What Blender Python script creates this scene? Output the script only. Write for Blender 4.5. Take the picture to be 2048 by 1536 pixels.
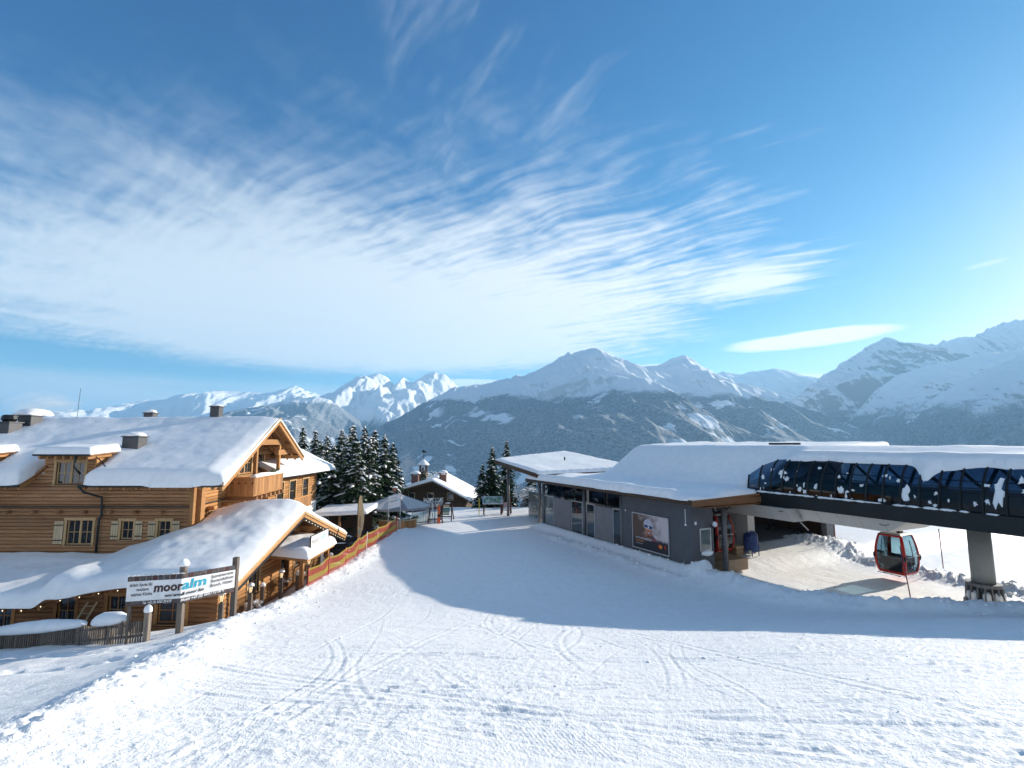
import bpy, bmesh, math, random
import numpy as np
from mathutils import Matrix, Vector

# ------------------------------------------------------------------ camera, sky, sun, exposure
for o in list(bpy.data.objects):
    bpy.data.objects.remove(o)
SC = bpy.context.scene
COL = SC.collection
random.seed(7)
R = math.radians
CAM_Z = 7.0
PITCH = math.atan(117 / 1000.0)
cam_d = bpy.data.cameras.new('camera')
cam_d.sensor_width = 36.0
cam_d.lens = 36.0 * 1000.0 / 2048.0
cam_d.clip_start = 0.1
cam_d.clip_end = 90000.0
cam = bpy.data.objects.new('camera', cam_d)
cam.location = (0, 0, CAM_Z)
cam.rotation_euler = (math.pi / 2 + PITCH, 0, 0)
COL.objects.link(cam)
SC.camera = cam

SUN_AZ = 58.0     # degrees to the right of the viewing direction
SUN_EL = 17.2
SUN_STRENGTH = 2.5
SKY_STRENGTH = 0.125
EXPOSURE = 1.86
HAZE_DENSITY = 5.4e-5

SC.view_settings.view_transform = 'Standard'
SC.view_settings.look = 'None'
SC.view_settings.gamma = 1.0
SC.view_settings.use_curve_mapping = False
SC.view_settings.exposure = EXPOSURE
SC.render.engine = 'CYCLES'
SC.cycles.use_denoising = True
SC.cycles.max_bounces = 7
SC.cycles.diffuse_bounces = 4
SC.cycles.glossy_bounces = 3
SC.cycles.transmission_bounces = 6
SC.cycles.transparent_max_bounces = 8
SC.cycles.volume_bounces = 1
SC.cycles.caustics_reflective = False
SC.cycles.caustics_refractive = False

sun_d = bpy.data.lights.new('sun', 'SUN')
sun_d.energy = SUN_STRENGTH
sun_d.angle = R(0.53)
sun_d.color = (1.0, 0.92, 0.80)
sun = bpy.data.objects.new('sun', sun_d)
sun.rotation_euler = (R(90 - SUN_EL), 0, R(180 - SUN_AZ))
sun.location = (60, 50, 40)
COL.objects.link(sun)


# ---- small node language: every socket is wrapped so that formulas read as formulas
class S:
    def __init__(self, nt, sock):
        self.nt, self.s = nt, sock

    def _m(self, op, *others, clamp=False):
        n = self.nt.nodes.new('ShaderNodeMath')
        n.operation = op
        n.use_clamp = clamp
        for i, o in enumerate((self,) + others):
            if isinstance(o, S):
                self.nt.links.new(o.s, n.inputs[i])
            else:
                n.inputs[i].default_value = o
        return S(self.nt, n.outputs[0])

    def __add__(self, o): return self._m('ADD', o)
    __radd__ = __add__
    def __sub__(self, o): return self._m('SUBTRACT', o)
    def __rsub__(self, o): return (self * -1.0) + o
    def __mul__(self, o): return self._m('MULTIPLY', o)
    __rmul__ = __mul__
    def __truediv__(self, o): return self._m('DIVIDE', o)
    def maxi(self, o): return self._m('MAXIMUM', o)
    def mini(self, o): return self._m('MINIMUM', o)
    def pow(self, o): return self._m('POWER', o)
    def abs(self): return self._m('ABSOLUTE')
    def sin(self): return self._m('SINE')
    def exp(self): return self._m('EXPONENT')
    def sat(self): return self._m('ADD', 0.0, clamp=True)

    def step(self, a, b):
        n = self.nt.nodes.new('ShaderNodeMapRange')
        n.interpolation_type = 'SMOOTHSTEP'
        self.nt.links.new(self.s, n.inputs['Value'])
        n.inputs['From Min'].default_value = a
        n.inputs['From Max'].default_value = b
        return S(self.nt, n.outputs['Result'])


def nvec(nt, x, y, z):
    n = nt.nodes.new('ShaderNodeCombineXYZ')
    for i, o in enumerate((x, y, z)):
        if isinstance(o, S):
            nt.links.new(o.s, n.inputs[i])
        else:
            n.inputs[i].default_value = o
    return S(nt, n.outputs[0])


def nsep(nt, v):
    n = nt.nodes.new('ShaderNodeSeparateXYZ')
    nt.links.new(v.s, n.inputs[0])
    return [S(nt, o) for o in n.outputs]


def nnoise(nt, vec, scale, detail=3.0, rough=0.5, dist=0.0, out=0):
    n = nt.nodes.new('ShaderNodeTexNoise')
    if vec is not None:
        nt.links.new(vec.s, n.inputs['Vector'])
    n.inputs['Scale'].default_value = scale
    n.inputs['Detail'].default_value = detail
    n.inputs['Roughness'].default_value = rough
    n.inputs['Distortion'].default_value = dist
    return S(nt, n.outputs[out])


def nmix(nt, f, a, b):
    n = nt.nodes.new('ShaderNodeMix')
    n.data_type = 'RGBA'
    for sock, val in ((n.inputs['Factor'], f), (n.inputs['A'], a), (n.inputs['B'], b)):
        if sock.type == 'RGBA' or sock.type == 'VALUE':
            pass
    ins = [i for i in n.inputs if i.enabled]
    for sock, val in zip(ins, (f, a, b)):
        if isinstance(val, S):
            nt.links.new(val.s, sock)
        elif isinstance(val, (tuple, list)):
            sock.default_value = tuple(val) + ((1.0,) if len(val) == 3 else ())
        else:
            sock.default_value = val
    return S(nt, [o for o in n.outputs if o.enabled][0])


# ---- world: daylight sky with a high rippled cloud sheet
world = bpy.data.worlds.new('World')
SC.world = world
world.use_nodes = True
wt = world.node_tree
wt.nodes.clear()
w_out = wt.nodes.new('ShaderNodeOutputWorld')
w_bg = wt.nodes.new('ShaderNodeBackground')
w_bg.inputs['Strength'].default_value = SKY_STRENGTH
sky = wt.nodes.new('ShaderNodeTexSky')
sky.sky_type = 'NISHITA'
sky.sun_disc = False
sky.sun_elevation = R(SUN_EL)
sky.sun_rotation = R(SUN_AZ)
sky.altitude = 1600.0
sky.air_density = 1.0
sky.dust_density = 0.45
sky.ozone_density = 3.0
w_tc = wt.nodes.new('ShaderNodeTexCoord')
w_dir = S(wt, w_tc.outputs['Generated'])
dx, dy, dz = nsep(wt, w_dir)
zc = dz.maxi(0.02)
PX = dx / zc          # where the line of sight meets a flat cloud deck
PY = dy / zc
deck = nvec(wt, PX, PY, 0.0)
warp = nnoise(wt, deck, 0.55, 3.0, 0.5)
warp2 = nnoise(wt, nvec(wt, PX + 7.3, PY - 3.1, 0.0), 0.7, 4.0, 0.55)
QX = PX + (warp - 0.5) * 1.0
QY = PY + (warp2 - 0.5) * 1.0
# main sheet: a broad shoal of cloud, dense in the middle, rippled, torn at its right edge
ex = (QX + 1.45) / 3.45
ey = (QY - 4.45) / 3.35
e2 = ex * ex + ey * ey
body = 1.0 - e2
# broad bands run one way, fine ripples lie across them
pb = PX * 0.78 - PY * 0.62
al = PX * 0.62 + PY * 0.78
ra, rb = pb, al
wob = nnoise(wt, deck, 1.3, 2.0, 0.5)
wob2 = nnoise(wt, nvec(wt, PX - 5.0, PY + 9.0, 0.0), 2.6, 2.0, 0.5)
bands = nnoise(wt, nvec(wt, pb * 2.0 + wob * 1.2, al * 0.55, 3.3), 1.0, 5.0, 0.62)
rip = nnoise(wt, nvec(wt, pb * 1.1, al * 9.0 + wob * 3.0, 1.7), 1.0, 2.0, 0.5)
rip2 = nnoise(wt, nvec(wt, pb * 3.2 + wob * 3.0, al * 19.0 + wob * 5.0 + wob2 * 2.0, 4.2), 1.0, 2.0, 0.55)
fleece = nnoise(wt, nvec(wt, PX * 7.0, PY * 5.0, 2.0), 1.0, 4.0, 0.62)
near_edge = PX.step(-2.6, 0.6)                        # ripples show towards the torn right side
rear = (PY * -1.0).step(-0.6, 0.3) * 0.9              # unseen cloud added behind the viewer to brighten the shadows
tx = (PX - 1.52) / 0.34
ty = (PY - 3.02) / 0.36
tuft = ((tx * tx + ty * ty) * -1.0).exp()               # a detached tuft off the right end of the sheet
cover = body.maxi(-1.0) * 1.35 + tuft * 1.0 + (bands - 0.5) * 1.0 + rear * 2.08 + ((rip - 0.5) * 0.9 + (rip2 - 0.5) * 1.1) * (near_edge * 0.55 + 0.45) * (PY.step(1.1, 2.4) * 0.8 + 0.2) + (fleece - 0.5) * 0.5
thin_near = (PY.abs()).step(0.7, 3.0) * 0.5 + 0.5          # the sheet thins out overhead
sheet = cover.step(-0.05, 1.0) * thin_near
# wisps to the upper right of the shoal
wy = nnoise(wt, nvec(wt, ra * 1.3 + 3.0, rb * 6.5 + wob * 2.0, 8.0), 1.0, 4.0, 0.6)
wx = (PX - 0.85) / 0.75
wv = (PY - 1.62) / 0.42
wisp = (wy * 0.9 + (1.0 - wx * wx - wv * wv) * 0.16).step(0.68, 0.92) * 0.55
vx = (PX + 0.05) / 0.42
vv = (PY - 1.45) / 0.75
wy2 = nnoise(wt, nvec(wt, PX * 5.2 + PY * 2.6 + 3.0, PY * 1.5 + 8.0, 5.0), 1.0, 4.0, 0.62)
wisp2 = (wy2 + (1.0 - vx * vx - vv * vv) * 0.14).step(0.60, 0.92) * 0.36
# low haze bank near the horizon, behind the far peaks, and a few lens clouds
az = dx / dy.maxi(0.05)
el = dz / (dx * dx + dy * dy)._m('SQRT')
low_n = nnoise(wt, nvec(wt, az * 2.2, el * 26.0, 1.0), 1.0, 4.0, 0.55)
bank = (1.0 - ((el - 0.066) / 0.056).abs() + (low_n - 0.5) * 1.1).step(0.05, 0.9) * (az * -1.0 + (low_n - 0.5)).step(0.0, 0.45) * 0.85


def lens(azc, elc, ra_, re_, tilt, k, seed):
    da = az - azc
    de = el - elc - da * tilt
    nn = nnoise(wt, nvec(wt, az * 9.0 + seed, el * 60.0, seed), 1.0, 4.0, 0.6)
    q = 1.0 - (da / ra_) * (da / ra_) - (de / re_) * (de / re_)
    return (q + (nn - 0.5) * 0.75).step(0.0, 0.55) * k


lenses = lens(0.612, 0.179, 0.205, 0.0165, 0.028, 1.0, 3.0).maxi(lens(0.27, 0.140, 0.10, 0.012, 0.03, 0.8, 9.0)).maxi(
    lens(0.53, 0.115, 0.14, 0.0065, -0.02, 0.95, 5.0)).maxi(lens(-0.055, 0.118, 0.13, 0.010, -0.02, 0.7, 15.0)).maxi(
    lens(0.98, 0.262, 0.055, 0.004, 0.05, 0.3, 12.0))
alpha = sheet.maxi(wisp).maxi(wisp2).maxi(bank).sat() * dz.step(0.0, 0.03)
white = nmix(wt, dx.step(-0.55, 0.35), (1.85, 2.05, 2.2), (2.45, 2.48, 2.48))
sc_ = wt.nodes.new('ShaderNodeSeparateColor')
wt.links.new(sky.outputs[0], sc_.inputs[0])
cc_ = wt.nodes.new('ShaderNodeCombineColor')
for i, (k, g) in enumerate(((0.085, 2.05), (0.225, 1.27), (0.355, 0.95))):
    wt.links.new((S(wt, sc_.outputs[i]).pow(g) * k).s, cc_.inputs[i])
skyc = S(wt, cc_.outputs[0])
lens_a = lenses.sat() * 0.95
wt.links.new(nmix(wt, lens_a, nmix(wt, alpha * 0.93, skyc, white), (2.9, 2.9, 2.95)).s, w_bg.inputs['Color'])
wt.links.new(w_bg.outputs[0], w_out.inputs['Surface'])

# ------------------------------------------------------------------ helpers
def rgb(h):
    h = h.lstrip('#')
    return tuple(((int(h[i:i + 2], 16) / 255.0) / 12.92) if int(h[i:i + 2], 16) / 255.0 <= 0.04045 else
                 ((int(h[i:i + 2], 16) / 255.0 + 0.055) / 1.055) ** 2.4 for i in (0, 2, 4))


def ray(u, v):                                   # a photograph pixel as a direction
    a, b = (u - 1024) / 1000.0, (768 - v) / 1000.0
    c, s = math.cos(PITCH), math.sin(PITCH)
    return (a, c - b * s, s + b * c)


def atY(u, v, Y):
    d = ray(u, v)
    t = Y / d[1]
    return Vector((d[0] * t, Y, CAM_Z + d[2] * t))


def atX(u, v, X):
    d = ray(u, v)
    t = X / d[0]
    return Vector((X, d[1] * t, CAM_Z + d[2] * t))


def atZ(u, v, Z):
    d = ray(u, v)
    t = (Z - CAM_Z) / d[2]
    return Vector((d[0] * t, d[1] * t, Z))


def hash2(ix, iy, seed):
    n = (ix.astype(np.int64) * 374761393 + iy.astype(np.int64) * 668265263 + seed * 1442695041) & 0x7fffffff
    n = ((n ^ (n >> 13)) * 1274126177) & 0x7fffffff
    n = n ^ (n >> 16)
    return (n & 0xffff) / 65535.0


def vnoise(x, y, seed=0):
    xi, yi = np.floor(x), np.floor(y)
    fx, fy = x - xi, y - yi
    fx = fx * fx * fx * (fx * (fx * 6 - 15) + 10)
    fy = fy * fy * fy * (fy * (fy * 6 - 15) + 10)
    a = hash2(xi, yi, seed); b = hash2(xi + 1, yi, seed)
    c = hash2(xi, yi + 1, seed); d = hash2(xi + 1, yi + 1, seed)
    return (a + (b - a) * fx) * (1 - fy) + (c + (d - c) * fx) * fy


def fbm(x, y, octs=4, seed=0, gain=0.5, lac=2.03, ridged=False):
    x = np.asarray(x, float); y = np.asarray(y, float)
    s = 0.0; a = 1.0; t = 0.0
    ca, sa = math.cos(0.6), math.sin(0.6)
    for k in range(octs):
        n = vnoise(x, y, seed + k * 17)
        if ridged:
            n = 1.0 - np.sqrt((2 * n - 1) ** 2 + 0.02)
        s = s + a * n; t += a
        a *= gain
        x, y = (x * ca - y * sa) * lac + 3.7, (x * sa + y * ca) * lac - 1.9
    return s / t


def sstep(a, b, x):
    t = np.clip((x - a) / (b - a), 0, 1)
    return t * t * (3 - 2 * t)


def grid_obj(name, X, Y, Z, mat, smooth=True, parent=None):
    n, m = X.shape
    co = np.stack([X, Y, Z], -1).reshape(-1, 3).astype(np.float32)
    idx = np.arange(n * m).reshape(n, m)
    q = np.stack([idx[:-1, :-1], idx[:-1, 1:], idx[1:, 1:], idx[1:, :-1]], -1).reshape(-1, 4)
    me = bpy.data.meshes.new(name)
    me.vertices.add(len(co)); me.vertices.foreach_set('co', co.ravel())
    me.loops.add(q.size); me.loops.foreach_set('vertex_index', q.ravel().astype(np.int32))
    me.polygons.add(len(q))
    me.polygons.foreach_set('loop_start', np.arange(0, q.size, 4, dtype=np.int32))
    me.polygons.foreach_set('loop_total', np.full(len(q), 4, dtype=np.int32))
    me.polygons.foreach_set('use_smooth', np.full(len(q), smooth, dtype=bool))
    me.update(calc_edges=True)
    if mat: me.materials.append(mat)
    o = bpy.data.objects.new(name, me)
    COL.objects.link(o)
    if parent: o.parent = parent
    return o


MATS = {}


def new_mat(name):
    m = bpy.data.materials.new(name)
    m.use_nodes = True
    nt = m.node_tree
    b = nt.nodes['Principled BSDF']
    MATS[name] = m
    return m, nt, b


def obj_co(nt, world=False):
    if world:
        g = nt.nodes.new('ShaderNodeNewGeometry')
        return S(nt, g.outputs['Position'])
    t = nt.nodes.new('ShaderNodeTexCoord')
    return S(nt, t.outputs['Object'])


def set_in(nt, sock, val):
    if isinstance(val, S):
        nt.links.new(val.s, sock)
    elif isinstance(val, (tuple, list)):
        sock.default_value = tuple(val) + ((1.0,) if len(val) == 3 else ())
    else:
        sock.default_value = val


def bump(nt, b, height, strength, dist):
    n = nt.nodes.new('ShaderNodeBump')
    n.inputs['Strength'].default_value = strength
    n.inputs['Distance'].default_value = dist
    nt.links.new(height.s, n.inputs['Height'])
    nt.links.new(n.outputs[0], b.inputs['Normal'])


def flat_mat(name, col, rough=0.6, metal=0.0, var=0.12, scale=6.0, bmp=0.0, spec=0.4):
    """plain painted/metal surface with a little dirt and unevenness"""
    m, nt, b = new_mat(name)
    p = obj_co(nt)
    n = nnoise(nt, p, scale, 4.0, 0.6)
    dark = tuple(c * (1 - var) for c in col); lite = tuple(min(1, c * (1 + var)) for c in col)
    set_in(nt, b.inputs['Base Color'], nmix(nt, n.step(0.3, 0.7), dark, lite))
    set_in(nt, b.inputs['Roughness'], n * 0.2 + (rough - 0.1))
    b.inputs['Metallic'].default_value = metal
    b.inputs['Specular IOR Level'].default_value = spec
    if bmp:
        bump(nt, b, nnoise(nt, p, scale * 6, 3.0, 0.6), bmp, 0.01)
    return m


# ------------------------------------------------------------------ snow materials
def snow_mat(name, fine, coarse, groomed=False, tone=(0.90, 0.895, 0.885)):
    m, nt, b = new_mat(name)
    p = obj_co(nt, world=True)
    px_, py_, pz_ = nsep(nt, p)
    n1 = nnoise(nt, p, 2.6, 4.0, 0.6)
    n2 = nnoise(nt, p, 17.0, 3.0, 0.65)
    n3 = nnoise(nt, p, 60.0, 2.0, 0.6)
    set_in(nt, b.inputs['Base Color'], nmix(nt, n1.step(0.3, 0.7), tuple(c * 0.97 for c in tone), tuple(min(1, c * 1.04) for c in tone)))
    b.inputs['Roughness'].default_value = 0.55
    b.inputs['Specular IOR Level'].default_value = 0.25
    hgt = n1 * coarse + n2 * fine + n3 * (fine * 0.35)
    if groomed:                                       # what is left of the groomer's corduroy
        lane = nnoise(nt, nvec(nt, px_ * 0.5 + py_ * 0.12, py_ * 0.10, 3.0), 1.0, 2.0, 0.5).step(0.50, 0.64)
        worn = nnoise(nt, p, 1.1, 3.0, 0.6).step(0.35, 0.6)
        hgt = hgt + (px_ * 125.0 + py_ * 30.0).sin() * lane * worn * 0.0012
    bump(nt, b, hgt, 1.0, 1.0)
    return m


SNOW_ROOF = snow_mat('snow_roof', 0.004, 0.012)
SNOW_PISTE = snow_mat('snow_piste', 0.022, 0.02, True)
SNOW_SMALL = snow_mat('snow_small', 0.003, 0.004)


# ------------------------------------------------------------------ the slope and yard
BX = np.array([-8, 2, 5.4, 6.2, 7.4, 10.1, 14.4, 19.3, 25, 32, 39, 46, 52, 60, 200])
BV = np.array([-4.6, -4.8, -5.1, -5.35, -5.7, -6.6, -8.3, -9.75, -9.55, -9.3, -8.7, -8.2, -8.0, -8.0, -8.0])
SAX, SAY = math.cos(R(-64)), math.sin(R(-64))       # lift station axes
SCX, SCY = 9.71, 27.9


def st_loc(x, y):
    dx_, dy_ = x - SCX, y - SCY
    return dx_ * SAX + dy_ * SAY, -dx_ * SAY + dy_ * SAX


def st_w(x, y, z=0.0):
    return Vector((SCX + x * SAX - y * SAY, SCY + x * SAY + y * SAX, z))


def piste_base(x, y):
    s = 1.6
    hp = 0.245 * s * np.logaddexp(0, (21.3 - y) / s)
    hp = hp + 0.038 * np.clip(x - 2.0, 0, 14) * sstep(21.0, 13.0, y)
    xb = np.interp(y, BX, BV)
    left = xb - x
    drop = 0.55 * sstep(0.15, 1.8, left) * sstep(19.5, 23.5, y) + (0.17 * np.clip(left, 0, 3) + 0.11 * np.clip(left - 3, 0, 11)) * sstep(0, 0.5, left)
    drop = drop * (1 - 0.75 * sstep(30, 44, y)) + 0.25 * sstep(0, 3, left) * sstep(34, 44, y)
    h = hp - drop
    # beyond the crest the hill falls away
    h = h - 0.26 * np.clip(y - 55 - 0.05 * x, 0, None) ** 1.15 * sstep(50, 70, y + 0 * x)
    return h


def bankf(x, y):
    """banks thrown up by the groomer: amount of loose chunky snow 0..1 and its height"""
    xb = np.interp(y, BX, BV)
    wob = (fbm(x * 0.35, y * 0.35, 3, 5) - 0.5) * 1.3
    d = x - xb + wob
    left = np.exp(-(d / np.where(d > 0, 0.75, 0.95)) ** 2) * (1 - sstep(40, 44, y))
    lx, ly = st_loc(x, y)
    # snow piled along the station wall and, past its corner, the bank that edges the yard
    wall = np.exp(-((ly + 0.25) / 0.55) ** 2) * (lx < 1.2) * sstep(-17.6, -16.0, lx)
    ridge = np.exp(-((ly + 1.5 + 0.5 * wob) / 0.45) ** 2) * sstep(-15, -11, lx) * (1 - sstep(0, 2.5, lx)) * 0.45
    yl = np.interp(lx, [-1, 1, 3.5, 5.8, 8.5, 10, 12, 30], [0.1, 0.0, -0.3, -0.2, 1.15, 3.0, 4.6, 9.0])
    dd = ly - yl + 0.5 * wob
    yard = np.exp(-(dd / np.where(dd > 0, 0.5, 0.9)) ** 2) * sstep(-0.5, 1.5, lx) * (1 - sstep(24, 28, lx))
    loose = np.exp(-((dd - 1.1) / 0.9) ** 2) * sstep(-0.5, 2.0, lx) * (1 - sstep(6.5, 9, lx))
    back = np.exp(-((ly - 14.6 + wob) / 1.1) ** 2) * sstep(-6, -3, lx) * (1 - sstep(24, 28, lx))
    return left, wall, ridge, yard, loose, back


TRACKS = []
_r = random.Random(31)
for k in range(95):                                  # ski tracks: long arcs across the slope
    if k < 30:        # sweeping down to the left/far side
        x0, y0 = _r.uniform(-5, 6), _r.uniform(9, 19)
        TRACKS.append(('y', x0, y0, _r.uniform(-0.45, 0.5), _r.uniform(-0.05, 0.05), _r.uniform(3, 9), _r.uniform(0.02, 0.05), _r.uniform(0.008, 0.022), _r.random() < 0.6))
    else:             # traverses running across to the right
        x0, y0 = _r.uniform(-4, 14), _r.uniform(5, 18.5)
        TRACKS.append(('x', x0, y0, _r.uniform(-0.55, 0.05), _r.uniform(-0.02, 0.03), _r.uniform(2.5, 8), _r.uniform(0.02, 0.06), _r.uniform(0.008, 0.03), _r.random() < 0.6))
for k in range(90):                                   # many shallow ski lines
    TRACKS.append(('x', _r.uniform(-6, 12), _r.uniform(4.5, 19), _r.uniform(-0.7, 0.15), _r.uniform(-0.012, 0.02), _r.uniform(3, 10), _r.uniform(0.018, 0.035), _r.uniform(0.006, 0.013), _r.random() < 0.7))
for k in range(16):                                   # faint far tracks in the shade
    TRACKS.append(('y', _r.uniform(-7, 3), _r.uniform(24, 46), _r.uniform(-0.3, 0.3), _r.uniform(-0.02, 0.02), _r.uniform(4, 11), _r.uniform(0.05, 0.08), _r.uniform(0.006, 0.014), True))


def ground_z(x, y, detail=True):
    x = np.asarray(x, float); y = np.asarray(y, float)
    h = piste_base(x, y)
    left, wall, ridge, yard, loose, back = bankf(x, y)
    lumps = fbm(x * 2.9, y * 2.9, 4, 11, 0.6)
    chunk = np.clip(fbm(x * 6.5, y * 6.5, 3, 23, 0.6) - 0.42, 0, 1) * 2.2
    h = h + left * (0.12 + 0.15 * lumps) + wall * 0.42 + ridge * 0.3 * lumps * 2 + yard * (0.38 + 0.30 * lumps) + loose * 0.16 * lumps * 1.5 + back * (0.12 + 0.5 * lumps)
    lx, ly = st_loc(x, y)
    inyard = sstep(0.3, 1.6, ly) * sstep(-2, 0.0, lx)
    h = h - 0.36 * sstep(0.9, 3.0, ly - np.interp(lx, [-1, 6, 10, 14, 30], [0.0, 0.0, 2.6, 5.2, 9.0])) * sstep(-1.5, 0.5, lx)
    h = h - 0.04 * np.clip(ly - 3.0, 0, 14) * sstep(-1.0, 1.0, lx)
    if not detail:
        return h
    rough = np.clip(left * 1.0 + ridge + yard * 0.8 + loose * 1.3 + back * 1.1, 0, 1.2)
    h = h + rough * chunk * 0.06
    xb = np.interp(y, BX, BV)
    onp = sstep(0.2, 1.2, x - xb) * (1 - inyard)
    near = 1 - sstep(24, 34, y)
    # gentle undulation, granular lumps, scraped streaks
    h = h + onp * (0.08 * (fbm(x * 0.28, y * 0.28, 3, 41) - 0.5) + 0.030 * (fbm(x * 0.9 + y * 0.35, y * 1.7, 3, 43) - 0.5))
    g1 = fbm(x * 8.5, y * 9.5, 3, 51, 0.65)
    g2 = fbm(x * 3.0 + 0.4 * y, y * 9.0 + 1.2 * x, 3, 57, 0.6)
    patch = sstep(0.38, 0.62, fbm(x * 0.45, y * 0.45, 3, 61))
    h = h + onp * (near * 0.75 + 0.25) * ((0.014 + 0.019 * patch) * (g1 - 0.5) + 0.020 * np.clip(g2 - 0.48, 0, 1) * (0.4 + patch))
    clod = np.clip(vnoise(x * 3.3, y * 3.3, 71) * vnoise(x * 7.1, y * 7.1, 72) - 0.50, 0, 1)
    h = h + onp * near * patch * clod * 0.06
    # untouched snow at the left: soft wind ripples and old footprints
    offp = sstep(0.6, 2.0, xb - x)
    h = h + offp * (0.16 * (fbm(x * 0.5, y * 0.5, 3, 81) - 0.5) + 0.05 * (fbm(x * 1.6, y * 2.4, 3, 83) - 0.5))
    tr = np.exp(-((y - (15.4 - 0.30 * (x + 10) + 0.5 * np.sin(x * 0.6))) / 0.30) ** 2) + np.exp(-((y - (13.2 - 0.22 * (x + 10) + 0.4 * np.sin(x * 0.8 + 2))) / 0.28) ** 2)
    h = h - offp * tr * 0.20 * np.clip(fbm(x * 2.2, y * 2.2, 2, 91) - 0.25, 0, 1) * 2
    # yard floor: packed flat with two shallow wheel lines
    h = h + inyard * (0.05 * (fbm(x * 1.1, y * 1.1, 3, 95) - 0.5) - 0.03 * np.exp(-((ly - 6.2 - 0.12 * lx) / 0.09) ** 2) - 0.03 * np.exp(-((ly - 7.7 - 0.12 * lx) / 0.09) ** 2) - 0.02 * np.exp(-((ly - 10.0 + 0.2 * lx) / 0.07) ** 2))
    for kind, x0, y0, sl, cu, ln, w, dp, pair in TRACKS:
        if kind == 'y':
            t = y - y0
            m = np.abs(t) < ln
            if not m.any(): continue
            f = x[m] - (x0 + sl * t[m] + cu * t[m] ** 2)
            g = f / np.sqrt(1 + (sl + 2 * cu * t[m]) ** 2)
        else:
            t = x - x0
            m = np.abs(t) < ln
            if not m.any(): continue
            f = y[m] - (y0 + sl * t[m] + cu * t[m] ** 2)
            g = f / np.sqrt(1 + (sl + 2 * cu * t[m]) ** 2)
        fade = 1 - sstep(0.6, 1.0, np.abs(t[m]) / ln)
        cut = -np.exp(-(g / w) ** 2) + 0.7 * np.exp(-((g - 2.2 * w) / (1.1 * w)) ** 2)
        if pair:
            g2_ = g - 0.26
            cut = cut - np.exp(-(g2_ / w) ** 2) + 0.6 * np.exp(-((g2_ - 2.2 * w) / (1.1 * w)) ** 2)
        h[m] += onp[m] * fade * dp * 0.55 * cut
    return h


def gz(x, y):
    return float(ground_z(np.array([[float(x)]]), np.array([[float(y)]]), False)[0, 0])


ys = [-9 + 0.35 * i for i in range(32)]
while ys[-1] < 2.6: ys.append(ys[-1] + 0.1)
while ys[-1] < 46: ys.append(ys[-1] * 1.0062)
while ys[-1] < 100: ys.append(ys[-1] * 1.012)
ys = np.array(ys)
us = np.linspace(-1, 1, 1050)
us = 0.75 * us + 0.25 * us ** 3
Yg, Ug = np.meshgrid(ys, us, indexing='ij')
Xg = Ug * (7.0 + 1.38 * np.clip(Yg, 0, None))
Zg = ground_z(Xg, Yg)
ground = grid_obj('ground', Xg, Yg, Zg, SNOW_PISTE)
# broken lumps thrown up along the banks and scattered on the piste
crd = np.random.RandomState(5)
cl = []
for _ in range(420):
    y = 4.5 + 32 * crd.rand() ** 1.4
    cl.append((np.interp(y, BX, BV) + crd.normal(0.25, 0.55), y, (0.008 + 0.045 * crd.rand() ** 5) * (0.5 + 0.5 * min(1, y / 14))))
for _ in range(260):
    lx = crd.uniform(-12, 16)
    ly = np.interp(lx, [-14, 0, 5.8, 8.5, 10, 12, 30], [-1.2, -0.6, -0.2, 1.15, 3.0, 4.6, 9.0]) + crd.normal(0, 0.6)
    q = st_w(lx, ly); cl.append((q.x, q.y, 0.02 + 0.06 * crd.rand() ** 3))
for _ in range(300):
    lx = crd.uniform(-3, 14); q = st_w(lx, 14.6 + crd.normal(0, 0.9)); cl.append((q.x, q.y, 0.03 + 0.12 * crd.rand() ** 3))
for _ in range(50):
    cl.append((crd.uniform(-5, 12), crd.uniform(4, 17), 0.012 + 0.035 * crd.rand() ** 4))
cl = np.array(cl)
cz = ground_z(cl[:, 0][None, :], cl[:, 1][None, :])[0]
ico = bmesh.new(); bmesh.ops.create_icosphere(ico, subdivisions=1, radius=1.0)
iv = np.array([v.co[:] for v in ico.verts]); ifc = np.array([[v.index for v in f.verts] for f in ico.faces]); ico.free()
V_, F_ = [], []
for k in range(len(cl)):
    jit = iv * (1 + crd.uniform(-0.35, 0.35, (len(iv), 1))) * cl[k, 2] * np.array([crd.uniform(0.8, 1.6), crd.uniform(0.8, 1.6), crd.uniform(0.6, 1.0)])
    V_.append(jit + np.array([cl[k, 0], cl[k, 1], cz[k] + cl[k, 2] * 0.25])); F_.append(ifc + k * len(iv))
cme = bpy.data.meshes.new('snow_lumps')
cme.from_pydata(np.concatenate(V_).tolist(), [], np.concatenate(F_).tolist())
cme.materials.append(SNOW_SMALL)
cme.polygons.foreach_set('use_smooth', [True] * len(cme.polygons))
clo = bpy.data.objects.new('snow_lumps', cme); COL.objects.link(clo)
clo['kind'] = 'stuff'
clo['label'] = 'loose broken lumps of snow scattered along the banks and piste'
ground['kind'] = 'structure'

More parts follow.
